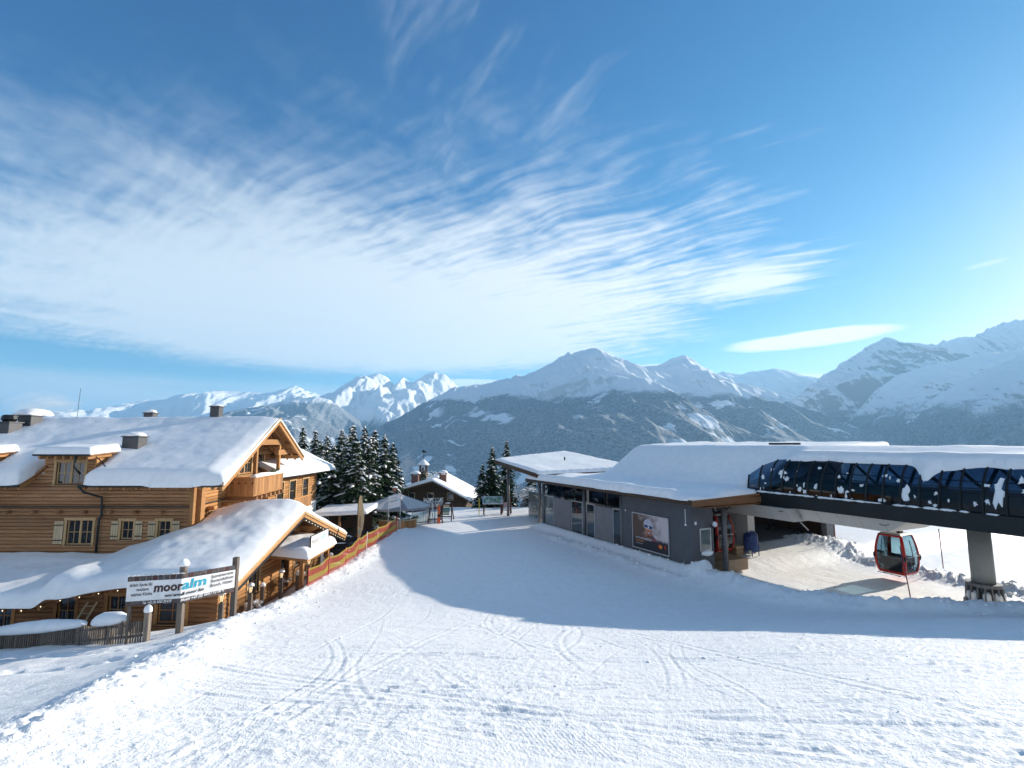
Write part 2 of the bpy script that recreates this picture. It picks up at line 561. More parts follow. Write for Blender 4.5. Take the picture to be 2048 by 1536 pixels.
# ------------------------------------------------------------------ valley and mountains
def mountain_mat(name, treeline, spread, rock=0.25, forest_snow=0.30):
    m, nt, b = new_mat(name)
    p = obj_co(nt, world=True)
    x_, y_, z_ = nsep(nt, p)
    g = nt.nodes.new('ShaderNodeNewGeometry')
    nx_, ny_, nz_ = nsep(nt, S(nt, g.outputs['True Normal']))
    big = nnoise(nt, p, 0.0012, 4.0, 0.55)
    mid = nnoise(nt, p, 0.0045, 4.0, 0.6)
    fin = nnoise(nt, p, 0.045, 3.0, 0.7)
    tre = nnoise(nt, p, 0.16, 2.0, 0.8)
    forest = ((z_ * -1.0 + treeline) / spread + (big - 0.5) * 2.2 + (mid - 0.5) * 2.0 + (fin - 0.5) * 1.1).step(-0.25, 0.35)
    glade = (mid * 0.6 + nnoise(nt, p, 0.0028, 3.0, 0.55) * 0.6).step(0.675, 0.705)
    glade = glade * nnoise(nt, p, 0.0011, 1.0, 0.5).step(0.42, 0.55)
    forest = forest * (1.0 - glade)
    snowc = nmix(nt, fin, (0.80, 0.81, 0.83), (0.88, 0.88, 0.88))
    steep = (nz_ * -1.0 + (fin - 0.5) * 0.45 + (mid - 0.5) * 0.35).step(-0.62, -0.44) * rock
    snowc = nmix(nt, steep, snowc, (0.16, 0.15, 0.145))
    woods = nmix(nt, (tre * 0.75 + fin * 0.5 - 0.12).step(0.22, 0.95) * forest_snow + 0.02, (0.026, 0.042, 0.048), (0.72, 0.75, 0.80))
    set_in(nt, b.inputs['Base Color'], nmix(nt, forest, snowc, woods))
    b.inputs['Roughness'].default_value = 0.9
    b.inputs['Specular IOR Level'].default_value = 0.05
    bump(nt, b, mid * 24.0 + fin * (forest * 9.0 + 5.0) + tre * (forest * 3.5), 0.8, 1.0)
    return m


def mountain(name, label, crest, D, base, front, back, mat, amp, seed, dD=0.0, pw=1.0, nx=420, nt_=150, sp=900.0, jag=1.0):
    """a massif: crest line at its own distance, spurs and gullies running down from it, a back side"""
    us_ = np.array([c[0] for c in crest], float)
    pts = []
    for u, v in crest:
        Dv = D + dD * (u - us_[0]) / (us_[-1] - us_[0])
        pts.append(atY(u, v, Dv))
    cx = np.array([p.x for p in pts]); cy = np.array([p.y for p in pts]); cz = np.array([p.z for p in pts])
    s = np.linspace(0, 1, nx)
    sk = (us_ - us_[0]) / (us_[-1] - us_[0])
    X0, Y0, Z0 = (np.interp(s, sk, a) for a in (cx, cy, cz))
    Z0 = Z0 + jag * (fbm(X0 / 90.0, X0 * 0 + seed, 4, seed, 0.6) - 0.5) * 42 * (D / 8000.0)
    t = np.concatenate([-np.linspace(1, 0.04, 26) ** 1.2, np.linspace(0, 1, nt_) ** 1.15])
    T, X1 = np.meshgrid(t, X0, indexing='ij')
    _, Y1 = np.meshgrid(t, Y0, indexing='ij')
    _, Z1 = np.meshgrid(t, Z0, indexing='ij')
    Y = np.where(T > 0, Y1 - T * front, Y1 - T * back)
    wx = (fbm(X1 / 2600.0, Y / 2600.0, 3, seed + 3) - 0.5) * 900
    X = X1 + wx * sstep(0, 0.5, np.abs(T)) - X1 * 0.0
    a = np.abs(T)
    prof = (1 - a) ** pw
    spur = fbm((X1 + wx * 1.3 + 0.35 * (Y - Y1)) / sp, (Y + 0.3 * X1) / (sp * 2.3), 5, seed, 0.5, ridged=True)
    spur2 = fbm((X1 + 0.5 * wx) / (sp * 0.33), Y / (sp * 0.6), 4, seed + 9, 0.55, ridged=True)
    env = (0.12 + 0.88 * sstep(0.0, 0.20, a)) * sstep(0.0, 0.012, a) * (1 - 0.55 * a)
    Z = base + (Z1 - base) * prof + amp * env * (spur - 0.62) * 1.6 + amp * 0.24 * env * (spur2 - 0.6)
    Z = Z + amp * 0.05 * sstep(0.0, 0.05, a) * (fbm(X / 160.0, Y / 160.0, 4, seed + 21, 0.55) - 0.5)
    Z = np.where(a > 0.985, base - 60, Z)
    o = grid_obj(name, X, Y, Z, mat)
    o['kind'] = 'structure'
    return o


def crest(s):
    return [tuple(float(q) for q in p.split(',')) for p in s.split()]


M_MAIN = mountain_mat('massif', 470.0, 110.0, 0.35, 0.95)
M_RIGHT = mountain_mat('right_ranges', 330.0, 220.0, 0.75, 0.9)
M_FAR = mountain_mat('far_snow', 350.0, 260.0, 0.25, 0.4)
M_MID = mountain_mat('mid_forest', 640.0, 150.0, 0.2, 0.9)

mountain('mountain', '', crest('520,960 600,925 680,890 745,862 780,843 830,815 870,795 905,775 960,768 1020,757 1033,748 1045,752 1075,741 1100,728 1120,713 1132,708 1136,704 1141,709 1160,701 1185,697 1205,704 1222,713 1240,716 1265,730 1290,733 1320,728 1345,716 1370,709 1390,721 1410,735 1440,750 1470,768 1500,785 1530,805 1560,825 1590,845 1625,872 1660,905 1720,960'),
         5400, -760, 4000, 2500, M_MAIN, 520, 101, 1900, 0.66, 700, 240, 1150, 1.4)
mountain('mountain', '', crest('150,840 215,818 260,806 300,798 340,800 360,791 390,786 420,789 450,781 490,784 520,786 545,784 575,776 590,772 612,781 640,790 700,800 800,815'),
         13000, -900, 6500, 3000, M_FAR, 900, 207, 3000, 0.9, 420, 120, 1900)
mountain('mountain', '', crest('560,850 600,815 640,791 668,783 690,768 720,755 745,749 757,747 775,755 790,770 806,755 825,766 850,750 870,745 893,751 908,765 930,790 980,820 1060,860'),
         10000, -900, 5600, 3000, M_FAR, 900, 311, 2400, 0.9, 420, 130, 1300)
mountain('mountain', '', crest('380,850 430,834 470,822 520,812 560,803 600,797 632,793 660,800 690,820 720,842 755,865 800,890 860,930'),
         7600, -800, 4200, 1500, M_MID, 450, 419, 1200, 0.9, 380, 130, 1000)
mountain('mountain', '', crest('430,905 480,872 520,850 560,836 600,829 630,836 660,850 700,872 750,900 800,930'),
         6300, -800, 3000, 1200, M_MID, 330, 523, 800, 0.9, 320, 110, 800)
mountain('mountain', '', crest('1380,780 1430,748 1447,742 1480,749 1510,742 1548,737 1580,742 1612,752 1640,756 1700,770 1800,790'),
         10000, -900, 4800, 3000, M_FAR, 700, 607, 0, 0.9, 360, 120, 1300)
mountain('mountain', '', crest('1780,740 1850,694 1900,678 1950,673 1980,656 2005,646 2022,640 2048,638 2100,622 2160,640 2260,610 2380,660 2500,720'),
         7700, -900, 3600, 2000, M_RIGHT, 640, 701, 0, 0.9, 380, 120, 1300, 2.0)
mountain('mountain', '', crest('1480,900 1530,862 1575,815 1600,790 1640,757 1680,727 1720,702 1750,687 1770,678 1800,686 1840,689 1870,693 1900,706 1950,722 2048,745 2150,770 2300,800'),
         6900, -850, 3700, 2000, M_RIGHT, 700, 809, 0, 0.9, 480, 170, 1000, 2.2)
mountain('mountain', '', crest('1560,925 1640,885 1700,838 1750,783 1790,752 1830,738 1880,726 1930,716 1980,705 2048,697 2120,690 2200,670 2300,640 2450,600'),
         6000, -820, 3200, 1000, M_RIGHT, 430, 907, -500, 0.9, 460, 160, 800)
mountain('mountain', '', crest('1640,945 1720,905 1800,858 1850,808 1880,788 1920,766 1960,745 2000,728 2048,708 2110,690 2200,655 2320,620 2450,580'),
         5000, -800, 2900, 900, M_RIGHT, 330, 1009, -700, 0.9, 420, 150, 700)

# the valley floor and the hillside below the crest
tt = np.concatenate([np.linspace(0, 1, 60) ** 2 * 2600, [4000, 8000, 16000, 30000]])
aa = np.linspace(0, 2 * math.pi, 97)
Tv, Av = np.meshgrid(tt, aa, indexing='ij')
Xv = np.sin(Av) * Tv; Yv = np.cos(Av) * Tv
Zv = -6 - 0.40 * np.clip(Yv - 75 + 0.0 * Xv, 0, 2000) - 0.16 * np.clip(Tv - 75, 0, 900)
Zv = np.where(Yv < 0, -6 + 0.10 * np.clip(-Yv - 20, 0, 1500), Zv)
Zv = np.maximum(Zv, -830) + 30 * (fbm(Xv / 300, Yv / 300, 4, 5) - 0.5) * sstep(150, 700, Tv)
# the ski slope goes on rising behind the viewer
hx, hy = np.meshgrid(np.linspace(-420, 420, 141), np.concatenate([np.linspace(-700, -60, 60), np.linspace(-50, 4, 40)]), indexing='xy')
hzz = 5.0 - 0.245 * hy - 0.35 + 3.0 * (fbm(hx / 60, hy / 60, 3, 77) - 0.5) * sstep(-15, -60, hy)
xb_h = np.interp(hy, BX, BV)
hzz = hzz - 0.17 * np.clip(xb_h - hx, 0, 14) - 0.4 * sstep(0, 3, xb_h - hx)
slope_back = grid_obj('ski_slope', hx, hy, hzz, SNOW_PISTE)
slope_back['kind'] = 'structure'
valley = grid_obj('valley', Xv, Yv, Zv, M_MID)
valley['kind'] = 'structure'

# ------------------------------------------------------------------ mesh building
XF = None                      # optional reshaping of world-space parts while a skewed wing is being built


class MB:
    def __init__(self):
        self.v, self.f = [], []

    def add(self, vs, fs):
        n = len(self.v)
        self.v += [tuple(p) for p in vs]
        self.f += [tuple(i + n for i in f) for f in fs]
        return self

    def hexa(self, p):
        return self.add(p, [(0, 3, 2, 1), (4, 5, 6, 7), (0, 1, 5, 4), (1, 2, 6, 5), (2, 3, 7, 6), (3, 0, 4, 7)])

    def box(self, x0, y0, z0, x1, y1, z1):
        x0, x1 = min(x0, x1), max(x0, x1); y0, y1 = min(y0, y1), max(y0, y1); z0, z1 = min(z0, z1), max(z0, z1)
        return self.hexa([(x0, y0, z0), (x1, y0, z0), (x1, y1, z0), (x0, y1, z0), (x0, y0, z1), (x1, y0, z1), (x1, y1, z1), (x0, y1, z1)])

    def beam(self, p, q, w, h, up=(0, 0, 1)):
        p, q = Vector(p), Vector(q)
        d = (q - p).normalized()
        s = d.cross(Vector(up))
        if s.length < 1e-4: s = d.cross(Vector((0, 1, 0)))
        s.normalize()
        u = s.cross(d).normalized()
        a, b = s * (w / 2), u * (h / 2)
        return self.hexa([p - a - b, p + a - b, q + a - b, q - a - b, p - a + b, p + a + b, q + a + b, q - a + b])

    def tube(self, pts, r, n=8, caps=True):
        pts = [Vector(p) for p in pts]
        rr = r if isinstance(r, (list, tuple)) else [r] * len(pts)
        base = len(self.v)
        prev = None
        for i, p in enumerate(pts):
            d = (pts[min(i + 1, len(pts) - 1)] - pts[max(i - 1, 0)]).normalized()
            if prev is None:
                a = d.cross(Vector((0, 0, 1)))
                if a.length < 1e-3: a = d.cross(Vector((1, 0, 0)))
            else:
                a = prev - d * prev.dot(d)
            a.normalize(); prev = a
            b = d.cross(a)
            for k in range(n):
                t = 2 * math.pi * k / n
                self.v.append(tuple(p + (a * math.cos(t) + b * math.sin(t)) * rr[i]))
        for i in range(len(pts) - 1):
            for k in range(n):
                k2 = (k + 1) % n
                self.f.append((base + i * n + k, base + i * n + k2, base + (i + 1) * n + k2, base + (i + 1) * n + k))
        if caps:
            self.f.append(tuple(base + k for k in range(n))[::-1])
            self.f.append(tuple(base + (len(pts) - 1) * n + k for k in range(n)))
        return self

    def prism(self, poly, a0, a1, axis='z'):
        """outline (two coordinates) pushed along an axis"""
        n = len(poly)
        def P(p, a):
            return {'z': (p[0], p[1], a), 'y': (p[0], a, p[1]), 'x': (a, p[0], p[1])}[axis]
        vs = [P(p, a0) for p in poly] + [P(p, a1) for p in poly]
        fs = [tuple(range(n))[::-1], tuple(range(n, 2 * n))] + [(i, (i + 1) % n, (i + 1) % n + n, i + n) for i in range(n)]
        return self.add(vs, fs)

    def blob(self, c, rx, ry, rz, seed=0, amp=0.15, nu=12, nv=8, flat=None):
        rd = random.Random(seed)
        ph = [rd.uniform(0, 6.28) for _ in range(6)]
        vs = []
        for j in range(nv + 1):
            t = math.pi * j / nv
            for i in range(nu):
                a = 2 * math.pi * i / nu
                k = 1 + amp * (math.sin(2 * a + ph[0]) * math.sin(t) + 0.6 * math.sin(3 * a + 2 * t + ph[1]) + 0.5 * math.sin(5 * t + ph[2]) * math.sin(t))
                z = math.cos(t) * rz * k
                if flat is not None and z < flat: z = flat
                vs.append((c[0] + rx * k * math.sin(t) * math.cos(a), c[1] + ry * k * math.sin(t) * math.sin(a), c[2] + z))
        fs = []
        for j in range(nv):
            for i in range(nu):
                i2 = (i + 1) % nu
                fs.append((j * nu + i, (j + 1) * nu + i, (j + 1) * nu + i2, j * nu + i2))
        return self.add(vs, fs)

    def build(self, name, mat, parent=None, smooth=False, world=False, bevel=0.0, weld=False):
        vs = self.v
        if world and XF is not None: vs = [XF(p) for p in vs]
        if world and parent is not None:
            root = parent
            while root.parent: root = root.parent
            inv = root.matrix_basis.inverted()
            vs = [tuple(inv @ Vector(p)) for p in vs]
        me = bpy.data.meshes.new(name)
        me.from_pydata(vs, [], self.f)
        bm = bmesh.new(); bm.from_mesh(me)
        if weld: bmesh.ops.remove_doubles(bm, verts=bm.verts[:], dist=1e-4)
        bmesh.ops.recalc_face_normals(bm, faces=bm.faces)
        if bevel > 0:
            bmesh.ops.bevel(bm, geom=bm.edges[:], offset=bevel, segments=1, affect='EDGES', clamp_overlap=True)
        bm.to_mesh(me); bm.free()
        if smooth:
            me.polygons.foreach_set('use_smooth', [True] * len(me.polygons))
        if mat: me.materials.append(mat)
        o = bpy.data.objects.new(name, me)
        COL.objects.link(o)
        if parent is not None: o.parent = parent
        return o


def thing(name, label, cat, loc=(0, 0, 0), rotz=0.0, group=None):
    o = bpy.data.objects.new(name, None)
    o.empty_display_size = 0.3
    COL.objects.link(o)
    o.location = loc
    o.rotation_euler = (0, 0, rotz)
    o.matrix_basis = Matrix.Translation(loc) @ Matrix.Rotation(rotz, 4, 'Z')
    return tag(o, label, cat, group)


def tag(o, label, cat=None, group=None):
    o['label'] = label
    if cat: o['category'] = cat
    if group: o['group'] = group
    return o


def copy_tree(o, parent=None):
    c = o.copy()
    COL.objects.link(c)
    c.parent = parent
    for ch in list(o.children):
        if ch.name != c.name: copy_tree(ch, c)
    return c


def snow_field(name, parent, xr, yr, res, deck, T, r, keep=None, open_sides='', amp=0.04, seed=1, world=False, mat=None, lip=0.06, bulge=0.0):
    """a lying sheet of snow on a deck: full depth inside, rounded off at every free edge"""
    nx = max(3, int(round((xr[1] - xr[0]) / res)) + 1); ny = max(3, int(round((yr[1] - yr[0]) / res)) + 1)
    xs = np.linspace(xr[0], xr[1], nx); ys_ = np.linspace(yr[0], yr[1], ny)
    Xs, Ys = np.meshgrid(xs, ys_, indexing='ij')
    cx = 0.25 * (Xs[:-1, :-1] + Xs[1:, :-1] + Xs[:-1, 1:] + Xs[1:, 1:]); cy = 0.25 * (Ys[:-1, :-1] + Ys[1:, :-1] + Ys[:-1, 1:] + Ys[1:, 1:])
    K = np.ones(cx.shape, bool) if keep is None else keep(cx, cy)
    P = np.zeros((nx + 1, ny + 1), bool); P[1:-1, 1:-1] = K
    if 'w' in open_sides: P[0, 1:-1] = K[0]
    if 'e' in open_sides: P[-1, 1:-1] = K[-1]
    if 's' in open_sides: P[:, 0] = P[:, 1]
    if 'n' in open_sides: P[:, -1] = P[:, -2]
    cnt = P[:-1, :-1].astype(int) + P[1:, :-1] + P[:-1, 1:] + P[1:, 1:]
    used = cnt > 0
    d = np.where(used & (cnt < 4), 0.0, 1e3)
    sx, sy = xs[1] - xs[0], ys_[1] - ys_[0]
    dg = math.hypot(sx, sy)
    for _ in range(int(r / min(sx, sy)) + 3):
        for ax, st in ((0, sx), (1, sy)):
            for sh in (1, -1):
                s2 = np.roll(d, sh, ax) + st
                if ax == 0: s2[0 if sh == 1 else -1] = 1e3
                else: s2[:, 0 if sh == 1 else -1] = 1e3
                d = np.minimum(d, s2)
        for s1 in (1, -1):
            for s2_ in (1, -1):
                q = np.roll(np.roll(d, s1, 0), s2_, 1) + dg
                q[0 if s1 == 1 else -1] = 1e3; q[:, 0 if s2_ == 1 else -1] = 1e3
                d = np.minimum(d, q)
    bd = used & (cnt < 4)
    inner = np.zeros_like(bd); inner[1:-1, 1:-1] = True
    for _ in range(4):                                  # smooth the stair-steps out of a free outline
        sX = np.zeros_like(Xs); sY = np.zeros_like(Ys); sn_ = np.zeros_like(Xs)
        for i_ in (-1, 0, 1):
            for j_ in (-1, 0, 1):
                w_ = np.roll(np.roll(bd, i_, 0), j_, 1).astype(float)
                sX += w_ * np.roll(np.roll(Xs, i_, 0), j_, 1); sY += w_ * np.roll(np.roll(Ys, i_, 0), j_, 1); sn_ += w_
        ok = bd & inner & (sn_ > 2)
        Xs = np.where(ok, sX / np.maximum(sn_, 1), Xs); Ys = np.where(ok, sY / np.maximum(sn_, 1), Ys)
    k = np.clip(d / r, 0, 1)
    prof = np.sqrt(1 - (1 - k) ** 2)
    Tt = T(Xs, Ys) if callable(T) else T
    D = deck(Xs, Ys)
    nz = amp * 2 * (fbm(Xs * 0.55, Ys * 0.55, 4, seed) - 0.5) + amp * 0.35 * (fbm(Xs * 2.6, Ys * 2.6, 3, seed + 5) - 0.5)
    Z = D + lip + (Tt - lip) * prof + nz * (0.3 + 0.7 * k)
    idx = -np.ones((nx, ny), int)
    idx[used] = np.arange(used.sum())
    top = np.stack([Xs[used], Ys[used], Z[used]], -1)
    bot = np.stack([Xs[used], Ys[used], (D - 0.01)[used]], -1)
    n = len(top)
    V = np.concatenate([top, bot]).tolist()
    Fc = []
    for i, j in zip(*np.where(K)):
        Fc.append((idx[i, j], idx[i + 1, j], idx[i + 1, j + 1], idx[i, j + 1]))
    Kp = np.zeros((K.shape[0] + 2, K.shape[1] + 2), bool); Kp[1:-1, 1:-1] = K
    for i, j in zip(*np.where(K)):
        a, b, c, e = idx[i, j], idx[i + 1, j], idx[i + 1, j + 1], idx[i, j + 1]
        for (p, q), nb in (((a, b), Kp[i + 1, j]), ((b, c), Kp[i + 2, j + 1]), ((c, e), Kp[i + 1, j + 2]), ((e, a), Kp[i, j + 1])):
            if not nb:
                Fc.append((q, p, p + n, q + n))
    mb = MB(); mb.v = [tuple(p) for p in V]; mb.f = [tuple(int(q) for q in f) for f in Fc]
    return mb.build(name, mat or SNOW_ROOF, parent, True, world)


# ------------------------------------------------------------------ more materials
def wood_mat(name, c1, c2, vertical=False, rough=0.65, knots=True, tint=0.58):
    m, nt, b = new_mat(name)
    p = obj_co(nt, world=True)
    x_, y_, z_ = nsep(nt, p)
    oi = nt.nodes.new('ShaderNodeObjectInfo')
    rnd = S(nt, oi.outputs['Random'])
    if vertical: vec = nvec(nt, x_ * 22.0, y_ * 22.0, z_ * 1.2 + rnd * 9.0)
    else: vec = nvec(nt, x_ * 1.3 + rnd * 17.0, y_ * 1.3, z_ * 26.0)
    g = nnoise(nt, vec, 1.0, 5.0, 0.65, 0.4)
    w = nnoise(nt, p, 0.8, 4.0, 0.6)
    col = nmix(nt, g.step(0.28, 0.72), c1, c2)
    dk = tuple(q * 0.45 for q in c1)
    w2 = nnoise(nt, nvec(nt, x_ * 0.7, y_ * 0.7, z_ * 2.5), 1.0, 3.0, 0.6)
    col = nmix(nt, (rnd * tint + w * 0.35 - 0.12).sat(), col, dk)
    col = nmix(nt, w2.step(0.55, 0.8) * 0.35, col, tuple(0.5 * q + 0.09 for q in c1))
    if knots:
        kn = nnoise(nt, nvec(nt, x_ * 5.0, y_ * 5.0, z_ * 9.0), 1.0, 1.0, 0.3).step(0.70, 0.78)
        col = nmix(nt, kn * 0.55, col, tuple(q * 0.25 for q in c1))
    set_in(nt, b.inputs['Base Color'], col)
    b.inputs['Roughness'].default_value = rough
    b.inputs['Specular IOR Level'].default_value = 0.2
    bump(nt, b, g, 0.35, 0.012)
    return m


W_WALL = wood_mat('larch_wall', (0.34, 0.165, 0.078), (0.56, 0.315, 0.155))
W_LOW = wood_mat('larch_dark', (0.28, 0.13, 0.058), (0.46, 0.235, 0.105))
W_BOARD = wood_mat('larch_boards', (0.38, 0.175, 0.065), (0.56, 0.30, 0.13), True)
W_BEAM = wood_mat('larch_beam', (0.42, 0.195, 0.070), (0.60, 0.325, 0.135), False)
W_TRIM = wood_mat('pale_trim', (0.45, 0.28, 0.13), (0.62, 0.42, 0.22), True, tint=0.1)
W_SHUT = wood_mat('shutter_wood', (0.46, 0.34, 0.20), (0.66, 0.52, 0.34), True, tint=0.1)
W_GREY = wood_mat('weathered_grey', (0.16, 0.125, 0.10), (0.31, 0.26, 0.215), True, 0.8)
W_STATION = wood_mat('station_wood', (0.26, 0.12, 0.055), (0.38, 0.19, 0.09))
W_BROWN = wood_mat('dark_brown', (0.085, 0.050, 0.034), (0.15, 0.095, 0.065))
DARK = flat_mat('dark_room', (0.012, 0.010, 0.009), 0.9, spec=0.1)
GUTTER = flat_mat('gutter_metal', (0.045, 0.050, 0.050), 0.45, 0.6)
TIN = flat_mat('chimney_tin', (0.075, 0.075, 0.08), 0.5, 0.4)
BRICKRED = flat_mat('chimney_brick', (0.16, 0.085, 0.065), 0.85)
PLASTER = flat_mat('plaster', (0.72, 0.70, 0.66), 0.85)
PAPER = flat_mat('white_panel', (0.78, 0.77, 0.76), 0.5, var=0.05)
BLACK = flat_mat('black_metal', (0.012, 0.014, 0.016), 0.4, 0.3)
INK = flat_mat('print_black', (0.02, 0.018, 0.018), 0.6)
CYAN = flat_mat('print_cyan', (0.02, 0.38, 0.52), 0.6)
BROWNINK = flat_mat('print_brown', (0.075, 0.035, 0.03), 0.6)
GREYINK = flat_mat('print_grey', (0.16, 0.15, 0.15), 0.6)
SHALE = flat_mat('print_slate', (0.10, 0.075, 0.07), 0.7, var=0.6, scale=5.0)


def glass_mat(name, col, rough=0.03, spec=0.6):
    m, nt, b = new_mat(name)
    p = obj_co(nt, world=True)
    n = nnoise(nt, p, 1.2, 2.0, 0.5)
    set_in(nt, b.inputs['Base Color'], nmix(nt, n, tuple(c * 0.6 for c in col), tuple(c * 1.3 for c in col)))
    b.inputs['Roughness'].default_value = rough
    b.inputs['Specular IOR Level'].default_value = spec
    b.inputs['Coat Weight'].default_value = 0.6
    b.inputs['Coat Roughness'].default_value = 0.02
    bump(nt, b, nnoise(nt, p, 0.7, 1.0, 0.5), 0.08, 0.05)
    return m


PANE = glass_mat('window_glass', (0.035, 0.038, 0.045), 0.03, 0.9)


def clear_mat(name, col, alpha, rough=0.02):
    """thin see-through pane: mostly lets the view through, with a reflection on top"""
    m = bpy.data.materials.new(name)
    m.use_nodes = True
    nt = m.node_tree
    nt.nodes.clear()
    out = nt.nodes.new('ShaderNodeOutputMaterial')
    tr = nt.nodes.new('ShaderNodeBsdfTransparent')
    tr.inputs[0].default_value = tuple(col) + (1,)
    gl = nt.nodes.new('ShaderNodeBsdfGlossy')
    gl.inputs['Roughness'].default_value = rough
    gl.inputs['Color'].default_value = (0.9, 0.95, 1, 1)
    fr = nt.nodes.new('ShaderNodeFresnel')
    fr.inputs[0].default_value = 1.5
    n = nnoise(nt, obj_co(nt, world=True), 2.0, 2.0, 0.5)
    f = (S(nt, fr.outputs[0]) * alpha + n * 0.03)
    mx = nt.nodes.new('ShaderNodeMixShader')
    nt.links.new(f.s, mx.inputs[0])
    nt.links.new(tr.outputs[0], mx.inputs[1]); nt.links.new(gl.outputs[0], mx.inputs[2])
    nt.links.new(mx.outputs[0], out.inputs['Surface'])
    MATS[name] = m
    return m


def lamp_mat(name, col, k):
    m = bpy.data.materials.new(name); m.use_nodes = True
    nt = m.node_tree; b = nt.nodes['Principled BSDF']
    b.inputs['Base Color'].default_value = tuple(col) + (1,)
    b.inputs['Emission Color'].default_value = tuple(col) + (1,)
    b.inputs['Emission Strength'].default_value = k
    return m


BULB = lamp_mat('bulb', (1.0, 0.78, 0.5), 0.8)


def text(name, body, mat, parent, size, loc, rot, align='LEFT', shear=0.0, sx=1.0, world_m=None, warp=None, bold=0.0):
    c = bpy.data.curves.new(name, 'FONT')
    c.body = body
    c.size = size
    c.align_x = align
    c.shear = shear
    c.resolution_u = 2
    c.offset = bold
    t = bpy.data.objects.new(name, c)
    COL.objects.link(t)
    me = bpy.data.meshes.new_from_object(t.evaluated_get(bpy.context.evaluated_depsgraph_get()))
    bpy.data.objects.remove(t)
    bpy.data.curves.remove(c)
    me.materials.clear()
    me.materials.append(mat)
    if warp:
        for v in me.vertices: v.co = warp(v.co)
    o = bpy.data.objects.new(name, me)
    COL.objects.link(o)
    if parent is not None: o.parent = parent
    M = Matrix.Translation(loc) @ rot.to_4x4() @ Matrix.Diagonal((sx, 1, 1, 1))
    if world_m is not None: M = world_m.inverted() @ M
    o.matrix_basis = M
    o['kind'] = 'stuff'
    return o


def frame_rot(xdir, zdir=(0, 0, 1)):
    """text frame: writing runs along xdir, letters stand along zdir"""
    x = Vector(xdir).normalized()
    y = Vector(zdir); y = (y - x * y.dot(x)).normalized()
    z = x.cross(y)
    return Matrix((x, y, z)).transposed()

# ------------------------------------------------------------------ the timber chalet
CH = thing('chalet', 'large timber chalet with deep snow on its roofs and an orange sunlit gable', 'chalet', (-16.0, 25.0, -1.0))


def pt(plane, c, a, out, z):
    return (a, c - out, z) if plane == 'Y' else (c + out, a, z)


def pbox(mb, plane, c, a0, a1, o0, o1, z0, z1):
    p, q = pt(plane, c, a0, o0, z0), pt(plane, c, a1, o1, z1)
    return mb.box(*p, *q)


def log_wall(root, plane, c, a0, a1, z0, z1, h, openings, mat, clip=None, piece='log'):
    core = MB()
    if clip is None:
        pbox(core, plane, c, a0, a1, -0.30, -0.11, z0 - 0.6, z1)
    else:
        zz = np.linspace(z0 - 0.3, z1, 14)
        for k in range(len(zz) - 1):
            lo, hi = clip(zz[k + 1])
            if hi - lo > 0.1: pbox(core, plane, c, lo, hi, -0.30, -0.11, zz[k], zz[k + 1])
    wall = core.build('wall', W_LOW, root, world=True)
    z = z0
    rd = random.Random(int(abs(c) * 100) + int(z0 * 7))
    while z < z1 - 0.03:
        zt = min(z + h, z1)
        lo, hi = (a0, a1) if clip is None else clip(0.5 * (z + zt))
        segs = [(lo, hi)]
        for (b0, b1, y0, y1) in openings:
            if y0 < 0.5 * (z + zt) < y1:
                out = []
                for s in segs:
                    if b1 <= s[0] or b0 >= s[1]: out.append(s); continue
                    if s[0] < b0: out.append((s[0], b0))
                    if b1 < s[1]: out.append((b1, s[1]))
                segs = out
        for s0, s1 in segs:
            if s1 - s0 < 0.06: continue
            b = 0.022 + rd.uniform(-0.006, 0.008)
            prof = [(-0.11, z + 0.004), (0.0, z + 0.008), (b, z + 0.25 * h), (b, z + 0.78 * h), (0.0, zt - 0.008), (-0.11, zt - 0.004)]
            vs = [pt(plane, c, s0, o, q) for o, q in prof] + [pt(plane, c, s1, o, q) for o, q in prof]
            n = 6
            fs = [tuple(range(n)), tuple(range(n, 2 * n))] + [(i, (i + 1) % n, (i + 1) % n + n, i + n) for i in range(n)]
            MB().add(vs, fs).build(piece, mat, wall, world=True)
        z = zt
    return wall


